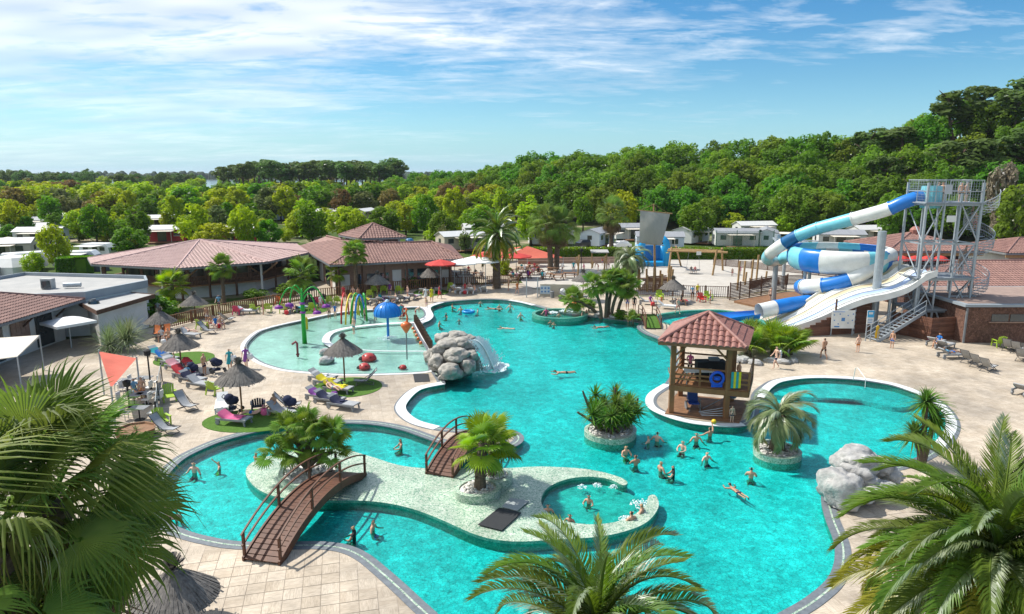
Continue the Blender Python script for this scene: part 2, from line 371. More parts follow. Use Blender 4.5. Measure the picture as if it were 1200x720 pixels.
# ------------------------------------------------------------------ setting materials
def paving_mat():
    m = bpy.data.materials.new('printed_stone_paving'); m.use_nodes = True; T = NT(m.node_tree); T.n.clear()
    pos = T.new('ShaderNodeNewGeometry').outputs['Position']
    mp = T.new('ShaderNodeMapping', i={'Vector': pos, 'Rotation': (0, 0, R(TILE_ROT)), 'Scale': (1/TILE,)*3}).outputs[0]
    x, y, z = T.xyz(mp)
    fx, fy = T.math('FRACT', x), T.math('FRACT', y)
    ix, iy = T.math('FLOOR', x), T.math('FLOOR', y)
    cell = T.new('ShaderNodeCombineXYZ', i={0: ix, 1: iy}).outputs[0]
    wn = T.new('ShaderNodeTexWhiteNoise', noise_dimensions='2D', i={'Vector': cell})
    par = T.math('ABSOLUTE', T.math('MODULO', T.math('ADD', ix, iy), 2))
    run = T.math('ADD', T.math('MULTIPLY', fx, par), T.math('MULTIPLY', fy, T.math('SUBTRACT', 1, par)))
    lng = T.math('ADD', T.math('MULTIPLY', fy, par), T.math('MULTIPLY', fx, T.math('SUBTRACT', 1, par)))
    strip = T.math('FLOOR', T.math('MULTIPLY', run, 3))
    sv = T.new('ShaderNodeCombineXYZ', i={0: T.math('ADD', ix, T.math('MULTIPLY', strip, 17.3)), 1: iy}).outputs[0]
    wn2 = T.new('ShaderNodeTexWhiteNoise', noise_dimensions='2D', i={'Vector': sv})
    gv = T.new('ShaderNodeCombineXYZ', i={0: T.math('MULTIPLY', run, 14), 1: T.math('MULTIPLY', lng, 1.6), 2: T.math('MULTIPLY', wn2.outputs[0], 40)}).outputs[0]
    grain = T.noise(gv, 1.6, 3, .6)
    base = T.mix(wn2.outputs[0], (.45, .37, .275), (.62, .535, .425))
    base = T.mix(.5, base, T.mix(wn.outputs[0], (.50, .415, .315), (.60, .515, .41)))
    base = T.mix(T.math('MULTIPLY', T.ramp(grain, (.35, 1), (.6, 0)), .45), base, (.24, .185, .135))
    ed = lambda f: T.math('MINIMUM', f, T.math('SUBTRACT', 1, f))
    e1 = T.math('MINIMUM', ed(fx), ed(fy)); e2 = ed(T.math('FRACT', T.math('MULTIPLY', run, 3)))
    jt = T.math('MAXIMUM', T.math('LESS_THAN', e1, .018), T.math('MULTIPLY', T.math('LESS_THAN', e2, .05), .55))
    base = T.mix(T.math('MULTIPLY', jt, .28), base, (.17, .14, .11))
    wet = T.ramp(T.noise(pos, .16, 3, .62), (.40, .76), (.62, 1.05))
    spot = T.ramp(T.noise(pos, 1.3, 3, .7), (.3, .84), (.6, 1.04))
    base = T.mix(1, base, T.math('MULTIPLY', wet, spot), 'MULTIPLY')
    rg = T.ramp(T.noise(pos, .16, 3, .62), (.38, .42), (.60, .8))
    b = T.new('ShaderNodeBsdfPrincipled', i={'Base Color': base, 'Roughness': rg, 'Specular IOR Level': .35})
    hh = T.math('SUBTRACT', T.math('MULTIPLY', grain, .3), jt)
    T.set(b, 'Normal', T.new('ShaderNodeBump', i={'Strength': .5, 'Distance': .006, 'Height': hh}).outputs[0])
    T.l.new(b.outputs[0], T.new('ShaderNodeOutputMaterial').inputs[0]); return m
def mosaic_mat(name, cols, scale=22, rough=.3):
    m = bpy.data.materials.new(name); m.use_nodes = True; T = NT(m.node_tree); T.n.clear()
    pos = T.new('ShaderNodeNewGeometry').outputs['Position']
    vo = T.new('ShaderNodeTexVoronoi', i={'Vector': pos, 'Scale': scale})
    h = T.xyz(vo.outputs['Color'])[0]
    st = [(k/(len(cols)-1), c) for k, c in enumerate(cols)]
    base = T.ramp(h, *st)
    edge = T.ramp(T.new('ShaderNodeTexVoronoi', feature='DISTANCE_TO_EDGE', i={'Vector': pos, 'Scale': scale}).outputs['Distance'], (.02, .55), (.07, 1))
    base = T.mix(1, base, edge, 'MULTIPLY')
    base = T.mix(1, base, T.ramp(T.noise(pos, .7, 4, .6), (.3, .72), (.7, 1.1)), 'MULTIPLY')
    b = T.new('ShaderNodeBsdfPrincipled', i={'Base Color': base, 'Roughness': rough, 'Specular IOR Level': .4})
    T.l.new(b.outputs[0], T.new('ShaderNodeOutputMaterial').inputs[0]); return m
def water_mat(name, tint, lo, hi, scale=1.0, bump=.05, rip=.75):
    m = bpy.data.materials.new(name); m.use_nodes = True; T = NT(m.node_tree); T.n.clear()
    pos = T.new('ShaderNodeNewGeometry').outputs['Position']
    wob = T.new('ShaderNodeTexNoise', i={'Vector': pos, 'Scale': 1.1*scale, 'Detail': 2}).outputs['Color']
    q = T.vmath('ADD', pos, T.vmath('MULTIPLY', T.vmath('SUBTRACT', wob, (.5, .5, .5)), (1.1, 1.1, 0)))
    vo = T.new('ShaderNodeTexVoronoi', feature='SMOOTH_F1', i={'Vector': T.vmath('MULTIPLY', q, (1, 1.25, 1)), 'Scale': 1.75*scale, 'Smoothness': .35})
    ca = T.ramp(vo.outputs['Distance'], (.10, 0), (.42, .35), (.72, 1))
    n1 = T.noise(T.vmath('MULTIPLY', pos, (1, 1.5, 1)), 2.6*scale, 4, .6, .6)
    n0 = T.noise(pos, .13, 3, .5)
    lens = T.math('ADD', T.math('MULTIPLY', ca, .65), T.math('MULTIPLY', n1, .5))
    k = T.math('MULTIPLY', T.ramp(lens, (.25, lo), (.62, (lo+hi)/2), (.95, hi)), T.ramp(n0, (.35, .90), (.65, 1.06)))  # caustic-like ripple light painted into the transparent tint, no real refraction
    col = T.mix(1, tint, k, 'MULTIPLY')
    tr = T.new('ShaderNodeBsdfTransparent', i={'Color': col})
    hgt = T.math('ADD', T.math('MULTIPLY', n1, rip), T.math('MULTIPLY', T.noise(pos, .9*scale, 2, .5), .6))
    nrm = T.new('ShaderNodeBump', i={'Strength': 1, 'Distance': bump, 'Height': hgt}).outputs[0]
    gl = T.new('ShaderNodeBsdfGlossy', i={'Color': (1, 1, 1), 'Roughness': .06, 'Normal': nrm})
    fr = T.new('ShaderNodeFresnel', i={'IOR': 1.33, 'Normal': nrm}).outputs[0]
    mx = T.new('ShaderNodeMixShader', i={0: T.math('MULTIPLY', fr, .7), 1: tr.outputs[0], 2: gl.outputs[0]})
    T.l.new(mx.outputs[0], T.new('ShaderNodeOutputMaterial').inputs[0]); return m
TILE, TILE_ROT = .62, -14
PAVE = paving_mat()
MOSAIC = mosaic_mat('green_white_mosaic', [(.10, .26, .17), (.30, .45, .32), (.55, .62, .50), (.42, .55, .42), (.70, .74, .64)], 20)
GREENWALL = mosaic_mat('deep_green_mosaic', [(.04, .24, .17), (.08, .36, .26), (.16, .46, .34), (.05, .30, .23)], 18)
POOLFLOOR = mosaic_mat('turquoise_mosaic', [(.30, .76, .76), (.44, .86, .84), (.36, .80, .80), (.56, .90, .87)], 7)
WADEFLOOR = mosaic_mat('pale_green_mosaic', [(.46, .64, .54), (.58, .74, .64), (.70, .80, .72), (.52, .69, .60)], 14)
WATER = water_mat('pool_water', (.18, .92, .90), .72, 1.0, 1.7, .03)
WATER_S = water_mat('shallow_water', (.76, .96, .94), .90, 1.0, 1.3, .025)
FOAM = mat('white_foam', (.85, .9, .9), (.6, .75, .76), 6, .9, .05)
WHITE = mat('white_coping', (.74, .75, .74), (.55, .57, .58), 1.5, .5)
GREY = mat('grey_coping', (.17, .19, .21), (.11, .125, .14), 5, .6, .01)
def soil_mat():
    m = bpy.data.materials.new('ground_cover'); m.use_nodes = True; T = NT(m.node_tree); T.n.clear()
    pos = T.new('ShaderNodeNewGeometry').outputs['Position']
    gr = T.mix(T.noise(pos, .9, 5, .65), (.03, .06, .012), (.085, .125, .028))
    dry = T.mix(T.noise(pos, .5, 5, .6), (.24, .19, .12), (.42, .36, .26))
    base = T.mix(T.ramp(T.noise(pos, .045, 5, .62), (.52, 0), (.60, 1)), gr, dry)
    b = T.new('ShaderNodeBsdfPrincipled', i={'Base Color': base, 'Roughness': .95, 'Specular IOR Level': .1})
    T.l.new(b.outputs[0], T.new('ShaderNodeOutputMaterial').inputs[0]); return m
SOIL = soil_mat()
SAND = mat('white_sand', (.50, .47, .42), (.40, .37, .33), .8, .95, .03, spec=.1, detail=6)
GRASS = mat('artificial_turf', (.10, .19, .035), (.055, .12, .02), 9, .9, .02, spec=.1)
PEBBLE = mosaic_mat('white_pebbles', [(.35, .33, .30), (.6, .58, .54), (.72, .70, .66), (.82, .8, .77)], 9, .8)

# ------------------------------------------------------------------ plan curves (traced on the ground)
MAIN = shore([(186, 586), (197, 611), (216, 622), (244, 630), (283, 636), (343, 636), (377, 636), (407, 640), (430, 650), (453, 668),
    (478, 690), (502, 712), (540, 742), (620, 770), (740, 775), (850, 752), (916, 719), (952, 697), (975, 673), (980, 640), (968, 605), (964, 580),
    (975, 562), (1010, 553), (1060, 543), (1098, 523), (1113, 502), (1108, 484), (1090, 468), (1060, 456), (1037, 450), (1000, 445), (950, 443), (915, 447), (900, 454),
    (890, 464), (889, 478), (886, 491), (872, 499), (850, 500), (812, 496), (780, 487), (762, 476), (762, 464), (780, 450), (791, 430),
    (788, 412), (775, 399), (756, 391), (747, 384), (750, 379), (740, 377), (715, 374), (690, 371), (655, 366), (625, 358), (600, 353), (575, 351), (548, 352), (518, 355),
    (503, 361), (505, 371), (497, 378), (492, 385), (498, 396), (507, 410), (509, 428), (521, 448), (515, 451), (490, 457), (475, 470),
    (472, 481), (486, 493), (514, 501), (560, 505), (600, 505), (613, 514), (600, 524), (560, 526), (520, 520), (498, 513), (472, 504), (441, 498), (407, 496), (360, 498), (316, 503),
    (270, 514), (240, 525), (212, 540), (192, 563)], 5)
WADE = shore([(288, 407), (300, 392), (316, 385), (350, 377), (405, 366), (450, 363), (485, 360.5), (495, 362.5), (498, 370), (490, 375), (484, 379), (492, 395),
    (501, 410), (503, 430), (498, 435.5), (450, 438), (400, 438.5), (350, 435), (325, 431), (302, 422)], 5)
SPLASH = shore([(770, 371), (800, 365.5), (840, 364), (868, 368), (893, 377), (900, 386), (870, 389), (825, 384), (785, 380)], 5)
back = [G(-260, 425), G(90, 397), G(180, 384), G(250, 370.5), G(300, 361), G(360, 351), G(440, 341), G(520, 335), G(612, 332), G(625, 339), G(675, 341), G(742, 347), G(855, 349), G(880, 344), G(1010, 338), G(1300, 338)]
DECK = [Vector((-75, 3))]+[Vector(XY(p)) for p in back]+[Vector((85, back[-1].y)), Vector((85, 3))]

# ground sheet, sand, lake, far shore
fill('ground', [[(-7000, -200), (7000, -200), (7000, 9000), (-7000, 9000)], offset(DECK, -.6)], -.02, SOIL)
fill('deck', [DECK, MAIN, WADE, SPLASH], 0, PAVE)
fill('sand', [crom([Vector(XY(G(*p))) for p in ((612, 331), (625, 338), (675, 340), (742, 346), (855, 348), (878, 343), (935, 338), (990, 325), (960, 308), (880, 300), (780, 298), (690, 301), (625, 306), (606, 318))], 4)], .004, SAND)
fill('terrace_paving', [[XY(G(*p)) for p in ((300, 358), (360, 349), (440, 339), (520, 333), (606, 330), (604, 316), (622, 306), (560, 300), (430, 318), (300, 345))]], .006,
     mat('terrace_concrete', (.42, .36, .28), (.33, .28, .21), .7, .9))
fill('camp_road', [[XY(G(*p)) for p in ((600, 298), (900, 296), (1010, 302), (1300, 318), (1300, 312), (1010, 297), (900, 291.5), (600, 292))]], .004, mat('sandy_road', (.50, .45, .36), (.40, .35, .27), .4, .95))
lk = mat('lake_water', (.10, .16, .21), (.12, .19, .24), .02, .12, .0, spec=.5)
fill('lake', [[(-2600, 640), (-900, 560), (-330, 610), (-60, 700), (60, 950), (100, 1500), (-2600, 1500)]], .05, lk)

# pool basins: floor, walls, water, coping
def basin(loop, depth, floor_m, wall_m, lvl, water_m, name):
    fill(name+'_floor', [offset(loop, .02)], -depth, floor_m)
    mb = MB(); mb.sweep(loop, [(0, -.012), (0, -depth)]); tag(mb.build(name+'_wall', wall_m), kind='structure')
    fill(name+'_water', [offset(loop, .0)], lvl, water_m)
def coping(loop, bands, name):
    for k, (a, b, z, m) in enumerate(bands):
        mb = MB(); mb.sweep(loop, [(a, -.05), (a, z), (b, z), (b, -.05)]); tag(mb.build(name, m), kind='structure')
basin(MAIN, .43, POOLFLOOR, GREENWALL, -.07, WATER, 'lagoon')
basin(WADE, .20, WADEFLOOR, MOSAIC, -.05, WATER_S, 'wading_pool')
basin(SPLASH, .5, POOLFLOOR, GREENWALL, -.05, WATER, 'splash_pool')
coping(MAIN, [(-.06, .20, .018, GREY), (.20, .27, .024, MOSAIC), (.27, .50, .02, GREY)], 'lagoon_coping')
coping(WADE, [(-.08, .10, .018, GREY), (.10, .42, .03, WHITE)], 'wading_pool_coping')
coping(SPLASH, [(-.05, .35, .04, GREENWALL)], 'splash_pool_coping')
# broad white beach-edge strips on parts of the lagoon rim
def rim(px, name, w=.42, off=.02):
    pts = [Vector(XY(p)) for p in crom([G(*q) for q in px], 6, False)]
    mb = MB(); mb.sweep(pts, [(off-w/2, .0), (off-w/2, .033), (off+w/2, .033), (off+w/2, .0)], closed=False)
    tag(mb.build(name, WHITE), kind='structure')
rim([(519, 449.5), (490, 456), (474, 469.5), (470.5, 481), (485, 494), (512, 502)], 'white_coping_strip', .62)
rim([(782, 451), (764, 463), (763, 476), (781, 486.5), (812, 495), (850, 498.5), (871, 497.5)], 'white_coping_strip', .5)
rim([(890, 466), (900, 453.5), (915, 446), (950, 442), (1000, 443.5), (1037, 448.5), (1060, 454.5), (1091, 467), (1110, 484), (1115, 502), (1100, 524)], 'white_coping_strip', .55)
rim([(597, 352), (612, 354.5), (626, 358)], 'white_coping_strip', .5)
rim([(518, 354.5), (502, 360.5), (504.5, 371), (496, 377.5), (482, 378.5), (450, 380), (412, 384), (389, 390), (382, 399), (388, 405), (396, 408)], 'white_coping_strip', .62)
rim([(396, 408), (440, 411.5), (500, 412)], 'white_coping_strip', .2)
# deeper toddler basin inside the wading pool, steps in the right-hand lobe
for k in range(4):
    st = offset(shore([(905, 460), (930, 450), (965, 447), (1000, 449), (1040, 456), (1075, 467), (1055, 476), (1000, 466), (950, 464)], 5), -.1-.28*k)
    tag(MB().prism(st, -.42, -.14-.06*k).build('pool_step', POOLFLOOR), kind='structure')

# ------------------------------------------------------------------ near paving slabs laid one by one
trot = R(-TILE_ROT); ca, sa = math.cos(trot), math.sin(trot)
big_main = offset(MAIN, .55); slabs = []
for i in range(-60, 60):
    for j in range(-10, 70):
        cs = [((i+a)*TILE, (j+b)*TILE) for a, b in ((0, 0), (1, 0), (1, 1), (0, 1), (.5, .5))]
        wp = [(cx*ca-cy*sa, cx*sa+cy*ca) for cx, cy in cs]
        if any(inside(p, big_main) for p in wp): continue
        cxy = wp[4]
        if cxy[1] < 18.5: continue
        r_ = Vector((cxy[0], cxy[1], -CAM_H)); dep = r_.y*math.cos(PITCH)+CAM_H*math.sin(PITCH)
        px = 600+FPX*r_.x/dep; py = 360+FPX*(CAM_H*math.cos(PITCH)-r_.y*math.sin(PITCH))/dep
        if not (130 < px < 1190 and py < 735): continue
        slabs.append((dep, wp, px, py, (i+j) % 2))
slabs.sort(key=lambda q: q[0])
deck = bpy.data.objects['deck']
smb = MB(); h = TILE/2-.006
smb.add([(-h, -h, 0), (h, -h, 0), (h, h, 0), (-h, h, 0), (-h+.008, -h+.008, .009), (h-.008, -h+.008, .009), (h-.008, h-.008, .009), (-h+.008, h-.008, .009)],
        [(0, 1, 5, 4), (1, 2, 6, 5), (2, 3, 7, 6), (3, 0, 4, 7), (4, 5, 6, 7)])
sme = smb.mesh('paving_slab', PAVE)
for dep, wp, px, py, k in slabs[:300]:
    o = put('paving_slab', sme, deck, (wp[4][0], wp[4][1], .001+rnd.random()*.003), trot)

# ------------------------------------------------------------------ islands and peninsulas of mosaic
def island(name, loop, top, mtop, mside, kind='structure', lip=None):
    mb = MB(); mb.prism(loop, -.42, top, 0); ob = mb.build(name, [mtop, mside])
    for p_ in ob.data.polygons:
        if abs(p_.normal.z) < .5: p_.material_index = 1
    return tag(ob, kind=kind)
ISL = shore([(288, 556), (296, 543), (326, 533), (376, 527), (407, 529), (437, 537), (466, 546), (498, 550), (540, 550), (590, 550), (633, 548), (687, 551), (722, 559), (735, 566), (730, 570), (714, 563),
    (690, 560), (664, 563), (642, 573), (634, 588), (642, 602), (662, 612), (692, 616), (722, 613), (744, 604), (757, 592), (760, 583), (768, 582), (772, 594), (762, 610), (742, 621), (705, 630), (650, 634),
    (600, 636), (560, 629), (516, 610), (484, 598), (453, 591), (420, 588), (383, 588), (350, 586), (322, 583), (300, 573)], 4)
island('mosaic_island', ISL, .05, MOSAIC, GREENWALL)
tag(MB().prism(offset(shore([(730, 567), (714, 562), (690, 559), (664, 562), (642, 572), (634, 588), (642, 602), (662, 612), (692, 616), (722, 613), (744, 604), (757, 592), (748, 577)], 4), -.05), -.42, -.30).build('whirlpool_seat', WADEFLOOR), kind='structure')
def planter(px, py, rx, label, ry=None, h=.42, fillm=None, sq=1.):
    c = G(px, py); r = rx*c.y/FPX*1.03; t = thing('planter', label, 'planter', (c.x, c.y, 0))
    n = 36; rr = lambda a: r*(1+.05*math.sin(2*a+px)+.03*math.sin(3*a+py))
    ring = [Vector((rr(2*math.pi*k/n)*math.cos(2*math.pi*k/n), sq*rr(2*math.pi*k/n)*math.sin(2*math.pi*k/n))) for k in range(n)]
    mb = MB(); mb.sweep(ring, [(0, -.6), (0, h), (-.2, h+.01), (-.2, h-.15)]); mb.build('rim', MOSAIC, t)
    mb = MB(); inn = offset(ring, -.19); mb.prism(inn, -.2, h-.05); mb.build('pebbles', PEBBLE, t)
    pm = MB()                                            # loose white stones on top
    for k in range(90):
        a = rnd.random()*6.283; q = (r-.32)*math.sqrt(rnd.random()); s = rnd.uniform(.05, .12)
        c_ = Vector((q*math.cos(a), sq*q*math.sin(a), h-.04+s*.3))
        pm.lathe([(0, s*.6), (s*.7, s*.35), (s, 0), (s*.7, -s*.35)], c_, 5, sx=rnd.uniform(.7, 1.2))
    tag(pm.build('stones', PEBBLE, t), kind='stuff')
    return t, c
# ------------------------------------------------------------------ trees
BARK = mat('bark', (.10, .075, .055), (.05, .04, .03), 4, .95, .03, obj=True)
PINEBARK = mat('pine_bark', (.13, .085, .06), (.07, .05, .04), 3, .95, .03, obj=True)
LEAF = {
    'green': leafmat('leaf_green', (.16, .285, .025), (.09, .19, .016), .5, gloss=.03),
    'lime': leafmat('leaf_lime', (.40, .47, .022), (.26, .36, .018), .45, gloss=.03),
    'olive': leafmat('leaf_olive', (.20, .23, .075), (.12, .15, .045), .4, gloss=.03),
    'brown': leafmat('leaf_bronze', (.24, .15, .055), (.15, .12, .035), .4, gloss=.03),
    'dark': leafmat('leaf_forest', (.15, .265, .03), (.085, .18, .02), .5, .25, gloss=.03),
    'mid': leafmat('leaf_forest_light', (.215, .32, .04), (.125, .22, .026), .5, .22, gloss=.03),
    'pine': leafmat('needle_pine', (.14, .215, .055), (.08, .14, .035), .45, .18, gloss=.03),
    'bare': leafmat('twig_dry', (.20, .15, .10), (.14, .11, .08), .2)}
def crown_mesh(name, m, seed, rx, rz, cz, nblob, nleaf, s, flat=1., bs=(.24, .42)):
    r_ = random.Random(seed); mb = MB(); blobs = []
    for k in range(nblob):
        while True:
            d = Vector((r_.uniform(-1, 1), r_.uniform(-1, 1), r_.uniform(-1, 1)))
            if .3 < d.length <= 1: break
        d = d.normalized()*(.45+.55*r_.random()**.6)
        br = r_.uniform(*bs)*rx
        blobs.append((Vector((d.x*(rx-br*.6), d.y*(rx-br*.6), cz+d.z*(rz-br*.5))), br))
    for c, br in blobs:
        for q in range(nleaf):
            n = Vector((r_.gauss(0, 1), r_.gauss(0, 1), r_.gauss(.25, 1))).normalized()
            p = c+Vector((n.x, n.y, n.z*flat))*br*(.72+.36*r_.random())
            a = (n+Vector((r_.uniform(-.8, .8), r_.uniform(-.8, .8), r_.uniform(-.3, .9)))).normalized()
            t = a.cross(Vector((r_.uniform(-1, 1), r_.uniform(-1, 1), r_.uniform(-1, 1)))).normalized(); b = a.cross(t)
            l = s*r_.uniform(.6, 1.3); w_ = l*r_.uniform(.45, .75)
            mb.add([p-t*l, p-b*w_+t*l*.1, p+t*l, p+b*w_+t*l*.1], [(0, 1, 2, 3)])
    return mb.mesh(name, m)
def trunk_mesh(name, m, seed, h, r, limbs, top):
    r_ = random.Random(seed); mb = MB(); n = 5
    axis = [Vector((r_.uniform(-.012, .012)*k, r_.uniform(-.012, .012)*k, top*k/n-.03*(k == 0))) for k in range(n+1)]
    mb.tube(axis, [r*(1.25 if k == 0 else 1-.13*k) for k in range(n+1)], 7)
    for k in range(limbs):
        b = axis[2+k % (n-1)]*1; a = r_.uniform(0, 6.28); L = h*r_.uniform(.14, .26)
        e = b+Vector((math.cos(a)*L, math.sin(a)*L, L*r_.uniform(.5, 1.1)))
        mb.tube([b, (b+e)/2+Vector((0, 0, -.08*L)), e], [r*.45, r*.32, r*.12], 5)
    return mb.mesh(name, m, True)
TREE = {}
def tree_kind(kind):
    if kind in TREE: return TREE[kind]
    out = []; sh, leaf = kind.split('_')
    for k in range({'round': 4, 'wood': 5, 'pine': 4, 'tall': 3}[sh]):
        sd = hash(sh) % 5 * 0 + {'round': 10, 'wood': 40, 'pine': 70, 'tall': 90}[sh]+k
        if sh == 'round': cm = crown_mesh('crown', LEAF[leaf], sd, .38, .42, .56, 62, 42, .034, 1., (.16, .31)); tm = trunk_mesh('trunk', BARK, sd, 1, .028, 5, .62)
        if sh == 'tall': cm = crown_mesh('crown', LEAF[leaf], sd, .26, .45, .54, 56, 40, .030, 1., (.18, .36)); tm = trunk_mesh('trunk', BARK, sd, 1, .022, 6, .8)
        if sh == 'wood': cm = crown_mesh('crown', LEAF[leaf], sd, .42, .44, .54, 95, 48, .027, 1., (.13, .27)); tm = trunk_mesh('trunk', BARK, sd, .8, .022, 8, .7)
        if sh == 'pine': cm = crown_mesh('crown', LEAF[leaf], sd, .19, .23, .76, 19, 70, .024, .8); tm = trunk_mesh('trunk', PINEBARK, sd, .45, .017, 7, .82)
        out.append((cm, tm))
    TREE[kind] = out; return out
def tree(kind, loc, h, label, group=None, wide=1., name=None, idx=None):
    v = tree_kind(kind); cm, tm = v[rnd.randrange(len(v)) if idx is None else idx % len(v)]
    t = thing(name or ('pine_tree' if kind.startswith('pine') else 'leafy_tree'), label, 'tree', loc, rnd.uniform(0, 6.28), group)
    t.scale = (h*wide, h*wide, h)
    put('trunk', tm, t); put('crown', cm, t); return t
def zone(px, tab):
    for lim, nm in tab:
        if px < lim: return nm
    return tab[-1][1]
WOODZ = ((520, 'right of the tall pine row'), (580, 'left of the date palm crown'), (640, 'above the date palm'), (690, 'above the paired tall palms'), (745, 'above the single tall palm'), (800, 'above the ship sail'), (850, 'above the timber swing'), (900, 'above the climbing posts'), (960, 'above the slide loop'), (1010, 'above the slide bowl'), (1065, 'above the long slide tube'), (1145, 'behind the tower'), (1400, 'beyond the spiral stair'))
CAMPZ = ((60, 'behind the tents at far left'), (120, 'above the flat grey roofs'), (180, 'above the left end of the large restaurant roof'), (240, 'above the large restaurant ridge'), (310, 'right of the large restaurant ridge'), (370, 'above the gap between the restaurants'), (440, 'above the roof lantern'), (500, 'right of the roof lantern'), (560, 'above the red parasols'), (700, 'above the date palm'))
# the wooded dune on the right
EDGE = [(440, 243), (520, 249), (600, 256), (700, 266), (800, 271), (900, 276), (1000, 281), (1100, 286), (1200, 291), (1330, 297)]
RISE = [(440, 1), (480, 2.0), (600, 6.5), (700, 8.6), (850, 9.6), (940, 11), (1000, 9.5), (1060, 15.5), (1120, 18.5), (1200, 20.5), (1330, 22)]
def lerp(tab, x):
    for (a, p), (b, q) in zip(tab, tab[1:]):
        if x <= b: return p+(q-p)*max(0, (x-a))/(b-a)
    return tab[-1][1]
def dune(px, d):
    g = G(px, lerp(EDGE, px)); u_ = Vector((g.x, g.y, 0)).normalized(); p = g+u_*d
    t = max(0, min(1, d/42)); z = lerp(RISE, px)*(t*t*(3-2*t))+max(0, d-42)*.02
    return Vector((p.x, p.y, z))
mb = MB(); cols_ = list(range(440, 1331, 10)); ds = [-4, 0, 5, 10, 16, 22, 28, 34, 42, 60, 90, 140, 220]
vs = [dune(px, d)+Vector((0, 0, -.15 if d < 0 else .02)) for px in cols_ for d in ds]; nd_ = len(ds)
mb.add(vs, [(i*nd_+j, (i+1)*nd_+j, (i+1)*nd_+j+1, i*nd_+j+1) for i in range(len(cols_)-1) for j in range(nd_-1)])
tag(mb.build('wooded_hill', mat('forest_floor', (.06, .06, .025), (.04, .045, .02), .5, .95), smooth=True), kind='structure')
for row, d in enumerate((2, 9, 16, 24, 33, 43, 56)):
    px = 455+rnd.uniform(0, 12)
    while px < 1290:
        dd = d+rnd.uniform(-3, 3); p = dune(px, dd); py_h = 10.5 if row == 0 else 12.5
        h = py_h*rnd.uniform(.78, 1.22)
        if px < 600: h *= .88
        zn = zone(px, WOODZ); depth = ('at the foot', 'at the foot', 'on the lower flank', 'in the middle', 'on the upper flank', 'near the crest', 'on the crest')[row]
        pine = px > 1010 and row >= 2 and rnd.random() < .45
        if pine: tree('pine_pine', p, h*1.22, f'dark rounded pine {depth} of the wood {zn}', f'pines {depth} {zn}', rnd.uniform(1.7, 2.1))
        else:
            kd = 'wood_mid' if rnd.random() < .36 else 'wood_dark'
            tree(kd, p, h, ('dark green' if kd == 'wood_dark' else 'lighter green')+f' tree {depth} of the wood {zn}',
                 ('dark' if kd == 'wood_dark' else 'light')+f' trees {depth} {zn}', rnd.uniform(.9, 1.3), 'woodland_tree')
        px += (7.2*rnd.uniform(.75, 1.25))*FPX/p.y*(1.0 if row < 5 else 1.15)
